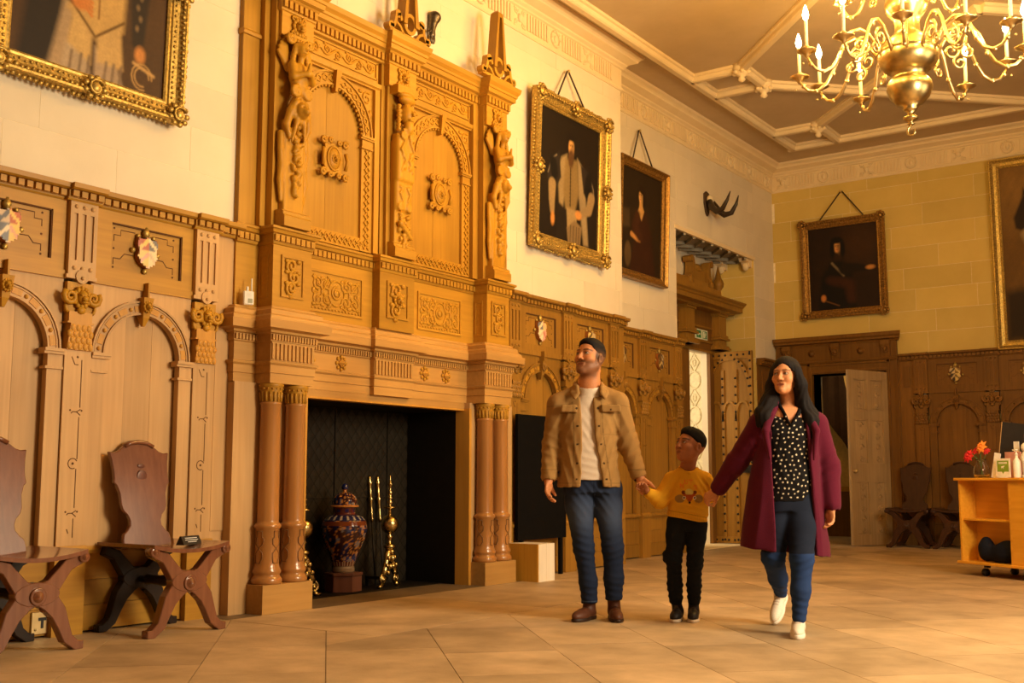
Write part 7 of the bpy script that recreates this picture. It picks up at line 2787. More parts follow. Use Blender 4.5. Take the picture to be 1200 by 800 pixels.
def hand(s, wrist, d, nrm, side, curl=0.5, k=1.0, spread=0.0, thumb=0.6):
    """palm, four jointed fingers and a thumb. d: along the hand; nrm: palm side; side: +1/-1 puts the thumb along +/- (d x nrm)"""
    d = np.array(d, float)
    d /= np.linalg.norm(d)
    nrm = np.array(nrm, float)
    nrm -= nrm @ d * d
    nrm /= np.linalg.norm(nrm)
    t = np.cross(d, nrm) * side
    W_ = np.array(wrist, float)
    P = lambda a, b, c: W_ + k * (a * d + b * t + c * nrm)
    R = np.array([d, t, nrm])
    s.cap(P(-0.05, 0, 0), P(0.01, 0, 0), 0.027 * k, 0.026 * k, 0.01)
    s.ell(P(0.046, 0, 0), (0.050 * k, 0.040 * k, 0.0155 * k), R, 0.012 * k)
    s.ell(P(0.030, 0.022, 0.008), (0.028 * k, 0.018 * k, 0.015 * k), R, 0.008 * k)
    for i, (b, L) in enumerate(((0.030, 0.068), (0.010, 0.076), (-0.011, 0.070), (-0.030, 0.055))):
        p = P(0.080 - 0.004 * abs(i - 1.2), b, 0.0)
        ang = 0.12
        pts = [p]
        for j, fr in enumerate((0.42, 0.32, 0.26)):
            ang += curl * (0.75 if j == 0 else 0.95)
            dv = d * math.cos(ang) + nrm * math.sin(ang) + t * (b * spread * 6)
            pts.append(pts[-1] + dv * L * fr * k)
        s.chain(pts, [0.0105 * k, 0.0098 * k, 0.009 * k, 0.0078 * k], 0.004 * k)
    a = P(0.018, 0.030, 0.006)
    b_ = a + k * 0.038 * (d * 0.75 + t * 0.62 + nrm * 0.25)
    c_ = b_ + k * 0.030 * (d * 0.9 + t * (0.35 - thumb * 0.4) + nrm * thumb)
    s.chain([a, b_, c_], [0.0135 * k, 0.0115 * k, 0.0088 * k], 0.008 * k)


def loft(s, zs, cx_, wx, cy_, wy, k=0.03, op='+', p=2.4):
    """upright trunk of super-elliptic section"""
    zs = np.array(zs, float)
    o = np.argsort(zs)
    zs, A, Bx, C, Dy = zs[o], np.array(cx_)[o], np.array(wx)[o], np.array(cy_)[o], np.array(wy)[o]

    def f(P):
        z = P[..., 2]
        a, b, c, e = (np.interp(z, zs, q) for q in (A, Bx, C, Dy))
        x, y = np.abs(P[..., 0] - a) / b, np.abs(P[..., 1] - c) / e
        r = (x ** p + y ** p) ** (1 / p)
        d1 = (r - 1) * np.minimum(b, e)
        d2 = np.maximum(zs[0] - z, z - zs[-1])
        return np.maximum(d1, d2)
    lo = (np.min(A - Bx), np.min(C - Dy), zs[0])
    hi = (np.max(A + Bx), np.max(C + Dy), zs[-1])
    return s.fn(f, lo, hi, k, op)


def gap(s, zs, left, right, v0, v1=0.6, k=0.012, lo=-1, hi=1):
    """take out what lies between two front edges"""
    def f(P):
        z = P[..., 2]
        return np.maximum(np.maximum(np.interp(z, zs, left) - P[..., 0], P[..., 0] - np.interp(z, zs, right)), v0 - P[..., 1])
    return s.fn(f, (min(left), v0, min(zs) - 0.2), (max(right), v1, max(zs) + 0.2), k, '-')


def floor_cut(s, z=0.0):
    return s.fn(lambda P: P[..., 2] - z, (-2, -2, -1), (2, 2, z), 0.0, '-')


def folds(centres, amp, freq, seed, base=0.0015):
    """creases that gather near the given points"""
    def f(P):
        g = 0
        for c, r, d in centres:
            q = P - np.array(c)
            dd = np.array(d, float)
            dd = dd / np.linalg.norm(dd)
            w = np.exp(-(q * q).sum(1) / (2 * r * r))
            ph = (q @ dd) * freq + 2.0 * waves(P, seed, 9)
            g = g + w * (np.abs(np.sin(ph)) - 0.6)
        return amp * g + base * waves(P, seed + 3, 26)
    return f


def shoe(par, name, heel, toe, h_ank, ank, cu, cs, sole_t, boot, mat, width=1.0, lace=None, tilt=None):
    """heel, toe: (a, v, z) of the sole; ank: ankle point"""
    heel, toe, ank = np.array(heel, float), np.array(toe, float), np.array(ank, float)
    d = toe - heel
    L = np.linalg.norm(d)
    d /= L
    up = np.array([0, 0, 1.0])
    up = up - up @ d * d
    up /= np.linalg.norm(up)
    t = np.cross(d, up)
    P = lambda x, y, z: heel + d * x * L + t * y + up * z
    R = np.array([d, t, up])
    w = width
    s = SDF()
    s.ell(P(0.20, 0, 0.040), (0.26 * L, 0.036 * w, 0.042), R, 0.01)
    s.ell(P(0.66, 0, 0.032), (0.36 * L, 0.043 * w, 0.038), R, 0.02)
    s.cap(P(0.25, 0, 0.05), P(0.60, 0, 0.050), 0.034 * w, 0.026 * w, 0.02)
    s.cap(P(0.22, 0, 0.055), ank, 0.040 * w, 0.042 * w if boot else 0.036 * w, 0.02)
    s.box(P(0.5, 0, -0.05), (0.8 * L, 0.2, 0.05), R, 0.001, 0.0, '-')
    if not boot:
        s.ell(ank + np.array([0, 0, 0.02]), (0.033 * w, 0.033 * w, 0.03), None, 0.004, '-')

    def col(V):
        q = (V - heel) @ R.T
        c = np.tile(cu, (len(V), 1))
        if lace is not None:
            x = q[:, 0] / L
            m = (x > 0.30) & (x < 0.66) & (np.abs(q[:, 1]) < 0.018) & (q[:, 2] > 0.045)
            c[m & (np.sin(x * 75) > 0.2)] = lace
        return c
    up_ = s.build(name, mat, 0.0045, par, col=col, wall=True, disp=lambda V: 0.0012 * waves(V, 3, 60))
    s2 = SDF()
    s2.ell(P(0.20, 0, sole_t * 0.5), (0.25 * L, 0.040 * w, 0.05), R, 0.01)
    s2.ell(P(0.64, 0, sole_t * 0.5), (0.39 * L, 0.047 * w, 0.05), R, 0.02)
    s2.box(P(0.5, 0, -0.05), (0.8 * L, 0.2, 0.05), R, 0.001, 0.0, '-')
    s2.box(P(0.5, 0, 0.06 + sole_t), (0.8 * L, 0.2, 0.06), R, 0.001, 0.0, '-')
    so = s2.build('sole', mat, 0.005, up_, col=lambda V: np.tile(cs, (len(V), 1)), wall=True)
    return up_


def person(name, label, loc):
    return ('person', label, (loc[0], loc[1], 0), name)


# ============================================================ man
def build_man():
    H = Head((-0.072, 0.020, 1.664), head_axes(40, 13), 1.09)
    skin, lip, brow = lin(196, 128, 82), lin(150, 84, 66), lin(26, 17, 13)
    s = SDF()
    # body under the clothes: trunk, legs, arms, one surface with head and hands
    loft(s, (0.84, 0.95, 1.10, 1.30, 1.40), [-0.07] * 5, (0.14, 0.13, 0.135, 0.15, 0.12), [0] * 5, (0.08, 0.08, 0.085, 0.085, 0.06), 0.05)
    s.chain([(-0.078, -0.015, 1.40), (-0.078, -0.012, 1.50), H.w((0, -0.02, -0.05))], (0.07, 0.067, 0.064), 0.03)
    for q, pts in ((-1, [(-0.24, 0, 1.36), (-0.315, -0.01, 1.11), (-0.343, 0.06, 0.885)]), (1, [(0.09, 0, 1.36), (0.172, 0.0, 1.12), (0.238, 0.085, 0.895)])):
        s.chain(pts, (0.05, 0.04, 0.027), 0.03)
    s.chain([(-0.13, 0, 0.86), (-0.12, 0.02, 0.45), (-0.088, -0.01, 0.19)], (0.075, 0.045, 0.03), 0.04)
    s.chain([(0.02, 0, 0.86), (0.066, 0.03, 0.45), (0.072, 0.0, 0.20)], (0.075, 0.045, 0.03), 0.04)
    H.skull(s)
    hand(s, (-0.345, 0.065, 0.872), (-0.08, 0.30, -0.95), (0.85, 0.25, 0.2), 1, 0.42, 1.0)
    hand(s, (0.240, 0.090, 0.888), (0.22, 0.12, -0.93), (0.55, -0.55, 0.2), -1, 0.75, 1.0, thumb=1.0)

    def col(V):
        c = np.tile(skin, (len(V), 1))
        return H.paint(V, c, skin, lip, brow, lin(78, 52, 38), fade=True)
    b = s.build('person', 'skin', 0.0042, None, col=col, wall=True)
    tag(b, 'man in a tan overshirt, white tee and blue jeans, hand in hand with the boy', 'person')
    b.location = (2.20, 6.10, 0)
    b.rotation_euler = (0, 0, PR)
    H.eyes(b, (-0.62, 0.62, 0.46))
    # hair: short, faded at the sides
    s = SDF()
    k = H.k
    s.ell(H.w((0, -0.013, 0.044)), np.array((0.0760, 0.0970, 0.084)) * k, H.R, 0.01)
    s.ell(H.w((0, 0.030, 0.084)), np.array((0.055, 0.050, 0.030)) * k, H.R, 0.02)

    def hairline(P):
        L = (P - H.c) @ H.R.T / k
        side = np.clip((np.abs(L[..., 0]) - 0.045) / 0.02, 0, 1)
        return k * (L[..., 2] - (0.022 - 0.018 * side + (0.68 - 0.1 * side) * L[..., 1]))
    s.fn(hairline, H.c - 0.2, H.c + 0.2, 0.006, '-')

    def hcol(V):
        L = H.loc(V)
        c = np.tile(lin(22, 16, 14), (len(V), 1))
        f = np.clip((0.055 - L[:, 2]) / 0.05, 0, 1)[:, None] * 0.6
        return c * (1 - f) + lin(120, 80, 54) * f
    s.build('hair', 'hair_vc', 0.005, b, col=hcol, wall=True, disp=lambda P: 0.0016 * waves(P, 9, 160))

    # white tee
    s = SDF()
    loft(s, (0.88, 0.98, 1.10, 1.28, 1.40), [-0.082, -0.082, -0.082, -0.08, -0.08], (0.165, 0.16, 0.155, 0.155, 0.11), [0.01, 0.012, 0.008, 0.0, -0.01], (0.118, 0.115, 0.112, 0.108, 0.08), 0.03)
    s.cap((-0.078, -0.01, 1.38), (-0.078, -0.005, 1.455), 0.092, 0.086, 0.03)
    s.cap((-0.080, 0.012, 1.505), (-0.082, 0.03, 1.62), 0.076, 0.10, 0.005, '-')
    s.build('tee_shirt', 'cloth_vc', 0.006, b, col=lambda V: np.tile(lin(214, 196, 176), (len(V), 1)), wall=True,
            disp=folds([((-0.08, 0.1, 0.97), 0.10, (0.3, 0, 1)), ((-0.08, 0.1, 1.2), 0.1, (0.8, 0, 0.6))], 0.004, 70, 4))
    # overshirt
    s = SDF()
    loft(s, (0.835, 0.90, 1.00, 1.12, 1.24, 1.34, 1.41), (-0.083, -0.083, -0.083, -0.085, -0.086, -0.082, -0.08), (0.205, 0.198, 0.187, 0.182, 0.182, 0.180, 0.13), [0.006] * 5 + [0, -0.005], (0.148, 0.145, 0.138, 0.135, 0.132, 0.12, 0.09), 0.03)
    s.cap((-0.15, -0.01, 1.435), (-0.272, 0.0, 1.368), 0.062, 0.072, 0.03)
    s.cap((-0.01, -0.01, 1.44), (0.100, 0.0, 1.380), 0.062, 0.072, 0.03)
    s.chain([(-0.275, 0, 1.355), (-0.318, -0.01, 1.11), (-0.342, 0.05, 0.905)], (0.077, 0.064, 0.051), 0.025)
    s.chain([(0.105, 0, 1.365), (0.170, -0.005, 1.12), (0.228, 0.07, 0.915)], (0.077, 0.067, 0.051), 0.025)
    EL = ((0.8, 1.163, 1.40, 1.50), (-0.143, -0.131, -0.140, -0.150), (0.006, -0.049, -0.060, -0.058))
    gap(s, EL[0], EL[1], EL[2], 0.0)
    s.cap((-0.078, -0.005, 1.44), (-0.084, 0.02, 1.62), 0.078, 0.09, 0.004, '-')
    for q, cx_ in ((-1, -0.165), (1, 0.005)):               # collar
        s.chain([(-0.08 + q * 0.01, -0.095, 1.500), (-0.08 + q * 0.080, -0.045, 1.500), (-0.08 + q * 0.090, 0.03, 1.478)], (0.018, 0.020, 0.018), 0.01)
        s.chain([(-0.08 + q * 0.080, 0.045, 1.478), (-0.08 + q * 0.076, 0.100, 1.432), (-0.08 + q * 0.092, 0.116, 1.398)], (0.017, 0.013, 0.007), 0.006)
        s.chain([(-0.08 + q * 0.104, 0.02, 1.466), (-0.08 + q * 0.112, 0.08, 1.432), (-0.08 + q * 0.099, 0.114, 1.400)], (0.014, 0.012, 0.007), 0.006)
    for q in (-1, 1):
        s.chain([(-0.08 + q * 0.093, 0.035, 1.472), (-0.08 + q * 0.094, 0.088, 1.432), (-0.08 + q * 0.096, 0.110, 1.405)], (0.013, 0.012, 0.008), 0.01)
    s.box((0.052, 0.118, 1.333), (0.062, 0.017, 0.024), None, 0.006, 0.003)
    s.box((-0.215, 0.112, 1.333), (0.048, 0.017, 0.024), None, 0.006, 0.003)
    for q in (-1, 1):                                       # plackets stand a little proud
        s.chain([((-0.160 if q < 0 else -0.030), 0.122, 1.34), ((-0.152 if q < 0 else -0.026), 0.132, 1.163), ((-0.165 if q < 0 else 0.028), 0.146, 0.85)], (0.024, 0.024, 0.024), 0.004) if False else None
    s.cap((-0.342, 0.05, 0.905), (-0.346, 0.075, 0.85), 0.034, 0.034, 0.003, '-')
    s.cap((0.228, 0.07, 0.915), (0.245, 0.095, 0.86), 0.034, 0.034, 0.003, '-')

    def jcol(V):
        base = lin(154, 117, 68)
        c = np.tile(base, (len(V), 1))
        x, y, z = V.T
        front = y > 0.02
        el, er = np.interp(z, EL[0], EL[1]), np.interp(z, EL[0], EL[2])
        arm = (x < -0.29) & (z < 1.2) | (x > 0.13) & (z < 1.2)
        body = front & ~arm
        dk = base * 0.62
        for e, q in ((el, -1), (er, 1)):
            dd = (x - e) * q
            c[body & (np.abs(dd - 0.052) < 0.0035) & (z < 1.38)] = dk
            c[body & (np.abs(dd - 0.012) < 0.002)] = base * 0.85
            for zz in (1.335, 1.22, 1.105, 0.985, 0.885):
                c[body & ((dd - 0.028) ** 2 + (z - zz) ** 2 < 0.0075 ** 2)] = lin(52, 34, 20)
        c[body & (np.abs(z - 0.86) < 0.0025)] = base * 0.75
        c[(x > -0.015) & (x < 0.12) & front & (np.abs(z - 1.306) < 0.004)] = dk
        c[(x > -0.27) & (x < -0.165) & front & (np.abs(z - 1.306) < 0.004)] = dk
        c[front & ((x - 0.052) ** 2 + (z - 1.325) ** 2 < 0.007 ** 2)] = lin(52, 34, 20)
        for xx in (-0.014, 0.118):
            c[body & (np.abs(x - xx) < 0.003) & (z > 1.17) & (z < 1.30)] = base * 0.8
        c[body & (x > -0.014) & (x < 0.118) & (np.abs(z - 1.17) < 0.003)] = base * 0.8
        c[front & (np.abs(z - 1.375 + 0.1 * np.abs(x + 0.08)) < 0.003) & (np.abs(x + 0.08) > 0.11)] = base * 0.8
        c[(np.abs(z - 0.945) < 0.004) & ((x < -0.29) | (x > 0.16))] = base * 0.75
        return c
    s.build('overshirt', 'cloth_vc', 0.0055, b, col=jcol, wall=True,
            disp=folds([((-0.32, 0, 1.10), 0.09, (0.3, 0.2, 1)), ((0.175, 0.03, 1.10), 0.10, (-0.5, 0.2, 1)), ((-0.25, 0.05, 1.28), 0.07, (1, 0, -0.5)), ((0.10, 0.05, 1.26), 0.07, (1, 0, 0.5)),
                        ((-0.34, 0.03, 0.95), 0.06, (0, 0.2, 1)), ((0.21, 0.06, 0.97), 0.06, (-0.3, 0.2, 1)), ((-0.21, 0.08, 1.0), 0.12, (1, 0, 0.3)), ((0.07, 0.08, 1.02), 0.13, (1, 0, -0.4))], 0.0075, 62, 12, 0.002))
    # jeans
    s = SDF()
    loft(s, (0.80, 0.86, 0.95), (-0.06, -0.06, -0.07), (0.172, 0.172, 0.16), (0, 0, 0), (0.115, 0.115, 0.11), 0.03)
    s.chain([(-0.145, 0.0, 0.82), (-0.145, 0.01, 0.72), (-0.120, 0.025, 0.45), (-0.092, 0.0, 0.24), (-0.084, -0.01, 0.115)], (0.098, 0.090, 0.064, 0.055, 0.053), 0.03)
    s.chain([(0.035, 0.0, 0.82), (0.038, 0.01, 0.72), (0.064, 0.035, 0.45), (0.070, 0.015, 0.26), (0.071, 0.0, 0.135)], (0.095, 0.088, 0.066, 0.060, 0.055), 0.03)
    s.box((-0.084, 0, 0.03), (0.09, 0.12, 0.073), None, 0.002, 0.002, '-')
    s.box((0.071, 0, 0.04), (0.08, 0.12, 0.083), None, 0.002, 0.002, '-')

    def jeans(V, c0, c1, knees):
        c = np.tile(c0, (len(V), 1))
        for k_, r in knees:
            w = np.exp(-((V - np.array(k_)) ** 2).sum(1) / (2 * r * r))[:, None]
            c = c * (1 - w) + c1 * w
        return c

    def mcol(V):
        c = jeans(V, lin(34, 44, 68), lin(68, 80, 106), [((-0.15, 0.10, 0.66), 0.075), ((0.05, 0.11, 0.66), 0.08)])
        x, y, z = V.T
        c[(np.abs(z - 0.118) < 0.004) & (x < -0.0)] = lin(70, 84, 112)
        c[(np.abs(x + 0.058) < 0.003) & (y > 0) & (z > 0.72)] = lin(24, 30, 46)
        return c
    s.build('jeans', 'cloth_vc', 0.006, b, col=mcol, wall=True,
            disp=folds([((-0.12, 0.04, 0.45), 0.09, (0.3, 0.2, 1)), ((0.065, 0.05, 0.45), 0.09, (-0.3, 0.2, 1)), ((-0.085, 0, 0.17), 0.07, (0.2, 0.1, 1)), ((0.07, 0, 0.2), 0.08, (0.2, 0.1, 1)), ((-0.06, 0.08, 0.78), 0.09, (0.8, 0, 0.6))], 0.007, 75, 20, 0.002))
    bc, sc = lin(88, 50, 32), lin(46, 28, 18)
    shoe(b, 'shoe', (-0.055, -0.085, 0.0), (-0.188, 0.135, 0.0), 0.13, (-0.083, -0.03, 0.135), bc, sc, 0.022, True, 'leather_vc', 1.0, lin(50, 28, 18))
    shoe(b, 'shoe', (0.074, -0.10, 0.0), (0.082, 0.16, 0.0), 0.13, (0.072, -0.035, 0.14), bc, sc, 0.022, True, 'leather_vc', 1.0, lin(50, 28, 18))


# ============================================================ boy
def build_boy():
    H = Head((0.064, 0.010, 1.093), head_axes(58, 16), 0.99)
    skin, lip, brow = lin(164, 102, 64), lin(128, 66, 52), lin(22, 14, 11)
    s = SDF()
    loft(s, (0.58, 0.70, 0.85, 0.91), [0.042] * 4, (0.095, 0.09, 0.095, 0.07), [0] * 4, (0.062, 0.06, 0.06, 0.045), 0.04)
    s.chain([(0.048, -0.01, 0.90), (0.050, -0.008, 0.97), H.w((0, -0.022, -0.05))], (0.048, 0.045, 0.046), 0.02)
    s.chain([(-0.04, 0, 0.88), (-0.14, 0.02, 0.752), (-0.222, 0.095, 0.806)], (0.036, 0.03, 0.021), 0.02)
    s.chain([(0.14, 0, 0.88), (0.205, -0.02, 0.785), (0.176, 0.07, 0.775)], (0.036, 0.03, 0.021), 0.02)
    s.chain([(-0.02, 0, 0.62), (-0.056, 0.03, 0.385), (-0.043, -0.01, 0.18)], (0.055, 0.035, 0.024), 0.03)
    s.chain([(0.10, 0, 0.62), (0.074, 0.04, 0.37), (0.074, -0.01, 0.18)], (0.055, 0.035, 0.024), 0.03)
    H.skull(s, child=True)
    hand(s, (-0.226, 0.100, 0.812), (-0.40, 0.15, 0.55), (-0.5, 0.6, -0.2), 1, 0.7, 0.70, thumb=0.6)
    hand(s, (0.172, 0.080, 0.770), (-0.25, 0.55, 0.15), (0.6, 0.3, -0.4), 1, 0.7, 0.70, thumb=0.6)

    def col(V):
        c = np.tile(skin, (len(V), 1))
        return H.paint(V, c, skin, lip, brow)
    b = s.build('person', 'skin', 0.0036, None, col=col, wall=True)
    tag(b, 'boy in a yellow sweatshirt and dark trousers walking between the two adults', 'person')
    b.location = (2.63, 6.36, 0)
    b.rotation_euler = (0, 0, PR)
    H.eyes(b, (-0.75, 0.45, 0.5))
    s = SDF()
    k = H.k
    s.ell(H.w((0, -0.013, 0.045)), np.array((0.0770, 0.0980, 0.085)) * k, H.R, 0.01)
    s.ell(H.w((0, 0.030, 0.088)), np.array((0.055, 0.050, 0.034)) * k, H.R, 0.02)
    s.fn(lambda P: (((P - H.c) @ H.R.T)[..., 2] - k * (0.014 + 0.70 * ((P - H.c) @ H.R.T)[..., 1] / k)), H.c - 0.2, H.c + 0.2, 0.006, '-')
    s.build('hair', 'hair_vc', 0.0045, b, col=lambda V: np.tile(lin(20, 15, 14), (len(V), 1)), wall=True, disp=lambda P: 0.0022 * waves(P, 19, 130))
    # sweatshirt
    s = SDF()
    loft(s, (0.618, 0.64, 0.66, 0.75, 0.85, 0.90, 0.935), (0.040, 0.040, 0.042, 0.048, 0.052, 0.050, 0.050), (0.126, 0.124, 0.130, 0.124, 0.116, 0.085, 0.066), (0.004, 0.004, 0.006, 0.004, 0, 0, 0), (0.098, 0.096, 0.104, 0.098, 0.088, 0.074, 0.062), 0.02)
    s.cap((0.012, 0, 0.918), (-0.052, 0, 0.880), 0.046, 0.052, 0.02)
    s.cap((0.088, 0, 0.918), (0.150, 0, 0.880), 0.046, 0.052, 0.02)
    s.chain([(-0.055, 0, 0.875), (-0.138, 0.018, 0.752), (-0.216, 0.088, 0.800)], (0.054, 0.051, 0.034), 0.02)
    s.chain([(0.152, 0, 0.875), (0.200, -0.012, 0.790), (0.180, 0.055, 0.772)], (0.054, 0.048, 0.036), 0.02)
    s.chain([(0.008, -0.045, 0.962), (-0.008, 0.0, 0.950), (0.013, 0.043, 0.932), (0.05, 0.058, 0.924), (0.087, 0.043, 0.932), (0.108, 0.0, 0.950), (0.092, -0.045, 0.962)], [0.010] * 7, 0.006)
    s.cap((0.050, 0.0, 0.95), (0.052, 0.01, 1.04), 0.046, 0.050, 0.004, '-')
    tilt = 0.21

    def hemcut(P):
        return P[..., 2] - (0.628 - tilt * (P[..., 0] - 0.04) * 0.9)
    s.fn(hemcut, (-0.3, -0.3, 0.4), (0.4, 0.3, 0.70), 0.004, '-')
    s.cap((-0.216, 0.088, 0.800), (-0.25, 0.115, 0.825), 0.024, 0.024, 0.003, '-')
    s.cap((0.180, 0.055, 0.772), (0.17, 0.10, 0.775), 0.025, 0.025, 0.003, '-')

    def ycol(V):
        base = lin(222, 164, 40)
        c = np.tile(base, (len(V), 1))
        x, y, z = V.T
        hz = z - (0.628 - tilt * (x - 0.04) * 0.9)
        c[(hz < 0.040) & (hz > 0.036) & (np.abs(x - 0.04) < 0.14)] = base * 0.6
        c[(hz < 0.036) & (np.abs(x - 0.04) < 0.14) & (np.sin(x * 500) > 0.6)] = base * 0.9
        f = y > 0.05
        fx, fz = 0.040, 0.775                              # animal head
        u, w = x - fx, z - fz
        body = f & (np.abs(x - 0.05) < 0.13)
        gr = body & ((((np.abs(u) - 0.058) / 0.030) ** 2 + ((w + 0.012) / 0.026) ** 2) < 1)
        c[gr] = lin(150, 118, 66)
        tri = body & (np.abs(u) < 0.043 * np.clip((w + 0.040) / 0.058, 0, 1)) & (w > -0.040) & (w < 0.020)
        c[tri] = lin(168, 78, 34)
        for q in (-1, 1):
            c[body & ((u - q * 0.036) ** 2 + (w - 0.028) ** 2 < 0.012 ** 2)] = lin(110, 52, 26)
            c[body & ((u - q * 0.033) ** 2 + (w + 0.006) ** 2 < 0.011 ** 2)] = lin(225, 205, 170)
            c[body & ((u - q * 0.033) ** 2 + (w + 0.006) ** 2 < 0.0062 ** 2)] = lin(20, 14, 10)
        c[body & ((u / 0.026) ** 2 + ((w - 0.030) / 0.020) ** 2 < 1) & (w > 0.016)] = lin(212, 196, 110)
        c[body & (u ** 2 + (w + 0.036) ** 2 < 0.007 ** 2)] = lin(24, 16, 12)
        # lettering on the chest
        P0, sc_ = 0.870, 0.024
        segs = {'N': [((0, 0), (0, 1)), ((0, 1), (.7, 0)), ((.7, 0), (.7, 1))], 'U': [((0, 1), (0, .15)), ((0, .15), (.35, 0)), ((.35, 0), (.7, .15)), ((.7, .15), (.7, 1))],
                'T': [((0, 1), (.8, 1)), ((.4, 1), (.4, 0))], 'S': [((.7, .9), (.1, .95)), ((.1, .95), (.1, .55)), ((.1, .55), (.7, .45)), ((.7, .45), (.65, .05)), ((.65, .05), (0, .08))]}
        for i, ch in enumerate('NUTS'):
            ox = -0.012 + i * 0.028
            oz = P0 - 0.012 - 0.9 * (ox + 0.01 - 0.04) ** 2 / 0.05 - 0.10 * (ox - 0.03)
            for a, bb in segs[ch]:
                ax, az, bx_, bz = ox + a[0] * sc_, oz + a[1] * sc_ * 1.1, ox + bb[0] * sc_, oz + bb[1] * sc_ * 1.1
                L2 = (bx_ - ax) ** 2 + (bz - az) ** 2
                t = np.clip(((x - ax) * (bx_ - ax) + (z - az) * (bz - az)) / L2, 0, 1)
                d = np.hypot(x - ax - t * (bx_ - ax), z - az - t * (bz - az))
                c[body & (d < 0.0030)] = lin(226, 128, 44)
        return c
    s.build('sweatshirt', 'cloth_vc', 0.0036, b, col=ycol, wall=True,
            disp=folds([((-0.138, 0.03, 0.755), 0.06, (0.7, 0.2, -0.6)), ((0.195, 0.02, 0.79), 0.05, (0.2, 0.5, 1)), ((0.04, 0.09, 0.68), 0.07, (0.15, 0, 1)), ((-0.04, 0.05, 0.83), 0.05, (1, 0, -0.7)), ((0.14, 0.05, 0.83), 0.05, (1, 0, 0.7))], 0.007, 85, 31, 0.0015))
    # trousers
    s = SDF()
    loft(s, (0.56, 0.60, 0.66), (0.040, 0.040, 0.042), (0.112, 0.114, 0.105), (0, 0, 0), (0.082, 0.084, 0.08), 0.02)
    s.chain([(-0.022, 0, 0.61), (-0.035, 0.015, 0.53), (-0.056, 0.035, 0.385), (-0.046, 0.0, 0.22), (-0.040, -0.01, 0.135)], (0.072, 0.064, 0.050, 0.047, 0.045), 0.02)
    s.chain([(0.098, 0, 0.60), (0.090, 0.015, 0.52), (0.074, 0.045, 0.36), (0.074, 0.005, 0.22), (0.075, -0.01, 0.13)], (0.070, 0.062, 0.049, 0.045, 0.042), 0.02)
    s.box((0.02, 0, 0.04), (0.2, 0.2, 0.055), None, 0.002, 0.002, '-')
    s.ell((-0.108, 0.01, 0.40), (0.016, 0.035, 0.04), None, 0.012)
    s.ell((0.125, 0.01, 0.37), (0.012, 0.035, 0.04), None, 0.012)
    s.build('trousers', 'cloth_vc', 0.005, b, col=lambda V: np.tile(lin(27, 29, 34), (len(V), 1)), wall=True,
            disp=folds([((-0.056, 0.03, 0.385), 0.07, (0.3, 0.2, 1)), ((0.074, 0.04, 0.36), 0.07, (-0.3, 0.2, 1)), ((-0.042, 0, 0.18), 0.07, (0.1, 0.1, 1)), ((0.075, 0, 0.18), 0.07, (0.1, 0.1, 1))], 0.009, 80, 40, 0.002))
    uc, sc = lin(34, 30, 30), lin(225, 205, 180)
    shoe(b, 'shoe', (-0.010, -0.075, 0.0), (-0.072, 0.115, 0.0), 0.13, (-0.038, -0.025, 0.125), uc, sc, 0.020, True, 'leather_vc', 0.82, lin(90, 80, 74))
    shoe(b, 'shoe', (0.084, -0.075, 0.0), (0.044, 0.120, 0.0), 0.13, (0.074, -0.025, 0.125), uc, sc, 0.020, True, 'leather_vc', 0.82, lin(90, 80, 74))


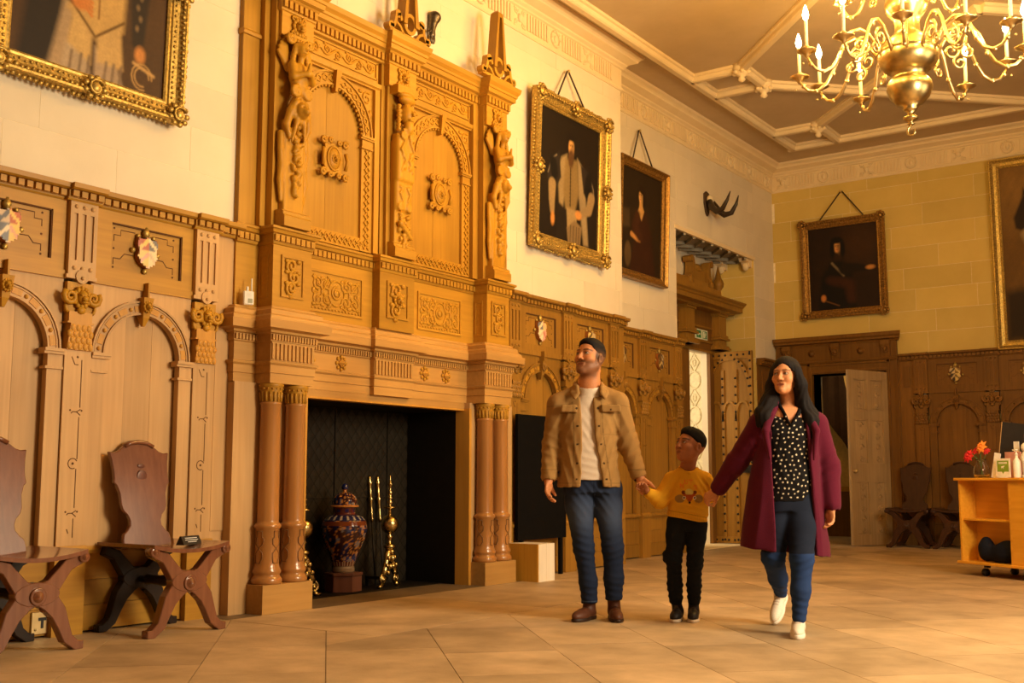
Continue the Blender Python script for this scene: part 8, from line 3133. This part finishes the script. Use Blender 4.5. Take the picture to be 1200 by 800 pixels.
# ============================================================ woman
def build_woman():
    H = Head((0.066, 0.020, 1.497), head_axes(33, 5), 0.98)
    skin, lip, brow = lin(204, 138, 92), lin(140, 56, 48), lin(24, 15, 12)
    s = SDF()
    loft(s, (0.72, 0.85, 1.00, 1.15, 1.25, 1.30), [0.075, 0.075, 0.072, 0.072, 0.08, 0.085], (0.145, 0.13, 0.115, 0.135, 0.13, 0.09), [0] * 6, (0.095, 0.09, 0.085, 0.105, 0.082, 0.05), 0.05)
    s.chain([(0.088, -0.02, 1.27), (0.090, -0.015, 1.37), H.w((0, -0.022, -0.05))], (0.055, 0.048, 0.049), 0.03)
    s.cap((0.05, 0.02, 1.26), (0.12, 0.02, 1.262), 0.055, None, 0.04)
    s.chain([(-0.06, 0, 1.22), (-0.220, -0.09, 0.98), (-0.322, -0.185, 0.815)], (0.045, 0.036, 0.024), 0.03)
    s.chain([(0.23, 0, 1.22), (0.322, -0.02, 0.96), (0.308, 0.055, 0.715)], (0.045, 0.036, 0.024), 0.03)
    s.chain([(0.02, 0, 0.76), (-0.040, 0.04, 0.43), (0.030, -0.15, 0.29), (0.085, -0.32, 0.18), (0.06, -0.30, 0.08)], (0.07, 0.036, 0.03, 0.024, 0.022), 0.02)
    s.chain([(0.14, 0, 0.76), (0.095, 0.17, 0.43), (0.066, 0.20, 0.09)], (0.07, 0.038, 0.026), 0.02)
    H.skull(s, female=True)
    hand(s, (-0.322, -0.188, 0.808), (-0.68, -0.30, -0.42), (0.15, -0.7, -0.5), -1, 0.75, 0.92, thumb=0.9)
    hand(s, (0.306, 0.060, 0.705), (-0.18, 0.22, -0.93), (-0.7, 0.35, 0.0), -1, 0.45, 0.92)

    def col(V):
        c = np.tile(skin, (len(V), 1))
        c = H.paint(V, c, skin, lip, brow, liner=True)
        L = H.loc(V)
        m = (np.abs(np.abs(L[:, 0]) - 0.078) < 0.012) & (np.abs(L[:, 2] + 0.040) < 0.006) & (np.abs(L[:, 1] + 0.0) < 0.014)
        c[m] = lin(235, 220, 190)
        return c
    b = s.build('person', 'skin', 0.0042, None, col=col, wall=True)
    tag(b, 'woman with long black hair in a maroon coat and white trainers, striding', 'person')
    b.location = (3.31, 6.27, 0)
    b.rotation_euler = (0, 0, PR)
    H.eyes(b, (-0.80, 0.50, 0.30))
    # hair: centre-parted, falling in front of both shoulders
    s = SDF()
    k = H.k
    s.ell(H.w((0, -0.022, 0.034)), np.array((0.090, 0.104, 0.100)) * k, H.R, 0.01)
    s.chain([H.w((0.075, 0.01, 0.03)), H.w((0.092, 0.0, -0.05)), (0.165, 0.03, 1.33), (0.195, 0.075, 1.23), (0.185, 0.105, 1.13)], (0.030, 0.038, 0.045, 0.045, 0.012), 0.03)
    s.chain([H.w((-0.070, -0.01, 0.03)), H.w((-0.085, -0.02, -0.05)), (-0.03, 0.01, 1.34), (-0.075, 0.07, 1.25), (-0.085, 0.10, 1.16)], (0.032, 0.040, 0.050, 0.045, 0.012), 0.03)
    s.chain([H.w((0, -0.08, 0.0)), (0.085, -0.10, 1.36), (0.085, -0.13, 1.20)], (0.07, 0.085, 0.06), 0.04)
    s.chain([(0.15, 0.0, 1.38), (0.215, 0.04, 1.27), (0.225, 0.08, 1.16)], (0.04, 0.035, 0.010), 0.02)
    s.chain([(-0.01, 0.0, 1.38), (-0.09, 0.04, 1.28), (-0.115, 0.075, 1.20)], (0.04, 0.035, 0.010), 0.02)

    def fc(P):
        L = (P - H.c) @ H.R.T / k
        # opening for the face: an oval in front, topped by the parting
        x = L[..., 0] - 0.010
        e = np.sqrt((x / (0.064 - 0.30 * np.clip(L[..., 2] - 0.02, 0, 0.08))) ** 2 + ((L[..., 2] + 0.024) / 0.092) ** 2)
        return np.maximum((e - 1) * 0.064, 0.012 - L[..., 1]) * k
    s.fn(fc, H.c - 0.22, H.c + 0.22, 0.006, '-')
    s.cap(H.w((0, 0.03, -0.09)), (0.085, 0.10, 1.24), 0.050, 0.045, 0.01, '-')

    def hdisp(P):
        a = np.arctan2(P[:, 1], P[:, 0] - 0.08)
        low = np.clip((1.46 - P[:, 2]) / 0.12, 0.4, 1)
        return low * (0.0022 * np.sin(a * 34 + 6 * waves(P, 5, 7)) + 0.0015 * waves(P * np.array([1, 1, 0.25]), 6, 150))
    s.build('hair', 'hair_vc', 0.0048, b, col=lambda V: np.tile(lin(20, 14, 13), (len(V), 1)) * (1 + 0.5 * np.clip(waves(V * np.array([1, 1, 0.2]), 3, 120), 0, 1))[:, None], wall=True, disp=hdisp)
    # blouse
    s = SDF()
    loft(s, (0.755, 0.85, 1.00, 1.15, 1.24, 1.29), [0.066, 0.066, 0.066, 0.07, 0.08, 0.085], (0.152, 0.146, 0.138, 0.146, 0.14, 0.10), [0.005, 0.008, 0.008, 0.005, 0, 0], (0.118, 0.115, 0.112, 0.120, 0.095, 0.062), 0.03)
    s.cap((0.088, -0.012, 1.27), (0.088, -0.014, 1.325), 0.090, 0.076, 0.02)
    s.chain([(0.022, -0.01, 1.352), (0.026, 0.045, 1.320), (0.045, 0.092, 1.262), (0.064, 0.116, 1.208)], (0.012, 0.013, 0.012, 0.008), 0.006)
    s.chain([(0.154, -0.01, 1.352), (0.150, 0.045, 1.320), (0.118, 0.092, 1.262), (0.074, 0.116, 1.208)], (0.012, 0.013, 0.012, 0.008), 0.006)

    def vneck(P):
        w = np.clip((P[..., 2] - 1.205) * 0.44, -0.02, 0.056)
        return np.maximum(np.abs(P[..., 0] - 0.068 - 0.13 * (P[..., 2] - 1.2)) - w, 0.0 - P[..., 1])
    s.fn(vneck, (-0.1, 0, 1.18), (0.25, 0.3, 1.45), 0.004, '-')
    s.cap((0.088, -0.01, 1.31), (0.088, -0.01, 1.45), 0.058, 0.075, 0.004, '-')
    rs = np.random.RandomState(4)
    dots = []
    for _ in range(4000):
        q = (rs.uniform(-0.11, 0.24), rs.uniform(0.77, 1.28))
        if all((q[0] - d[0]) ** 2 + (q[1] - d[1]) ** 2 > 0.0235 ** 2 for d in dots):
            dots.append(q)

    def bcol(V):
        c = np.tile(lin(20, 17, 17), (len(V), 1))
        x, y, z = V.T
        f = y > 0.02
        for dx, dz in dots:
            c[f & ((x - dx) ** 2 + (z - dz) ** 2 < 0.0047 ** 2)] = lin(228, 210, 180)
        return c
    s.build('blouse', 'cloth_vc', 0.0036, b, col=bcol, wall=True, disp=folds([((0.06, 0.1, 0.95), 0.12, (1, 0, 0.25)), ((0.06, 0.1, 1.12), 0.08, (1, 0, -0.2))], 0.004, 60, 8))
    # jeans
    s = SDF()
    loft(s, (0.70, 0.76, 0.86), (0.075, 0.075, 0.072), (0.160, 0.162, 0.145), (0, 0, 0), (0.118, 0.118, 0.11), 0.03)
    s.chain([(0.012, 0, 0.74), (-0.015, 0.02, 0.60), (-0.040, 0.045, 0.43), (0.030, -0.15, 0.29), (0.082, -0.31, 0.19)], (0.098, 0.086, 0.066, 0.055, 0.040), 0.03)
    s.chain([(0.140, 0, 0.74), (0.122, 0.08, 0.60), (0.095, 0.175, 0.43), (0.078, 0.20, 0.25), (0.064, 0.205, 0.10)], (0.098, 0.086, 0.066, 0.053, 0.040), 0.03)

    def wcol(V):
        c = np.tile(lin(38, 58, 100), (len(V), 1))
        x, y, z = V.T
        c[(z > 0.46)] = lin(28, 34, 50)  # coat's shade over the thighs, painted into the denim
        return c
    s.build('jeans', 'cloth_vc', 0.0055, b, col=wcol, wall=True,
            disp=folds([((0.095, 0.2, 0.43), 0.08, (-0.3, 0.2, 1)), ((0.07, 0.2, 0.17), 0.06, (0.2, 0.1, 1)), ((-0.04, 0.05, 0.43), 0.08, (0.3, 0.2, 1)), ((0.07, -0.25, 0.22), 0.06, (0.3, 0.2, 1))], 0.006, 75, 52, 0.0015))
    # coat
    s = SDF()
    zz = (0.41, 0.50, 0.62, 0.84, 1.00, 1.15, 1.24, 1.29)
    loft(s, zz, (0.040, 0.040, 0.040, 0.046, 0.062, 0.078, 0.085, 0.088), (0.268, 0.262, 0.248, 0.216, 0.196, 0.182, 0.165, 0.10), (-0.01, -0.008, -0.005, 0, 0, 0, 0, -0.01), (0.205, 0.195, 0.18, 0.155, 0.142, 0.142, 0.12, 0.075), 0.03, p=2.1)
    s.cap((0.03, -0.01, 1.285), (-0.080, 0.0, 1.215), 0.055, 0.072, 0.03)
    s.cap((0.14, -0.01, 1.29), (0.240, 0.0, 1.215), 0.055, 0.072, 0.03)
    s.chain([(-0.082, 0, 1.21), (-0.222, -0.09, 0.98), (-0.312, -0.175, 0.835)], (0.076, 0.064, 0.053), 0.025)
    s.chain([(0.242, 0, 1.21), (0.322, -0.02, 0.96), (0.312, 0.045, 0.735)], (0.076, 0.066, 0.058), 0.025)
    WE = ((0.38, 0.44, 0.87, 1.10, 1.24, 1.32), (-0.050, -0.050, -0.049, -0.046, -0.040, 0.0), (0.184, 0.184, 0.184, 0.166, 0.155, 0.15))
    gap(s, WE[0], WE[1], WE[2], 0.0)
    for q, pts in ((-1, [(0.005, 0.02, 1.335), (-0.045, 0.085, 1.26), (-0.085, 0.128, 1.17), (-0.066, 0.145, 1.00)]), (1, [(0.165, 0.02, 1.335), (0.185, 0.085, 1.26), (0.215, 0.125, 1.17), (0.192, 0.145, 1.00)])):
        s.chain(pts, (0.024, 0.024, 0.022, 0.008), 0.008)                                  # lapels
    s.cap((0.088, -0.01, 1.27), (0.088, -0.01, 1.42), 0.072, 0.085, 0.004, '-')

    def hem(P):
        return P[..., 2] - (0.455 - 0.10 * (P[..., 0] - 0.04) + 0.03 * (P[..., 0] < -0.0) * np.abs(P[..., 0]))
    s.fn(hem, (-0.4, -0.4, 0.3), (0.5, 0.4, 0.56), 0.004, '-')
    s.cap((-0.312, -0.175, 0.835), (-0.36, -0.23, 0.76), 0.036, 0.036, 0.003, '-')
    s.cap((0.312, 0.045, 0.735), (0.31, 0.07, 0.64), 0.040, 0.040, 0.003, '-')

    def ccol(V):
        base = lin(86, 22, 42)
        c = np.tile(base, (len(V), 1))
        x, y, z = V.T
        el, er = np.interp(z, WE[0], WE[1]), np.interp(z, WE[0], WE[2])
        f = y > 0.02
        c[f & (np.abs(el - x - 0.010) < 0.003) & (x < el)] = base * 0.75
        c[f & (np.abs(x - er - 0.010) < 0.003) & (x > er)] = base * 0.75
        return c
    s.build('coat', 'wool_vc', 0.0058, b, col=ccol, wall=True,
            disp=folds([((-0.222, -0.08, 0.98), 0.08, (0.5, 0.2, 1)), ((0.322, 0.0, 0.96), 0.08, (-0.2, 0.2, 1)), ((0.22, 0.08, 0.62), 0.16, (1, 0, 0.05)), ((-0.14, 0.08, 0.62), 0.18, (1, 0, -0.1)), ((-0.10, 0.06, 1.12), 0.06, (1, 0, 0.6))], 0.007, 42, 60, 0.0015))
    wc_, ws = lin(228, 214, 196), lin(232, 220, 204)
    shoe(b, 'shoe', (0.122, -0.395, 0.165), (0.022, -0.235, 0.004), 0.0, (0.088, -0.33, 0.19), wc_, ws, 0.026, False, 'leather_vc', 0.9, lin(190, 170, 150))
    shoe(b, 'shoe', (0.078, 0.135, 0.0), (0.006, 0.375, 0.0), 0.0, (0.064, 0.19, 0.085), wc_, ws, 0.026, False, 'leather_vc', 0.9, lin(190, 170, 150))


build_man()
build_boy()
build_woman()
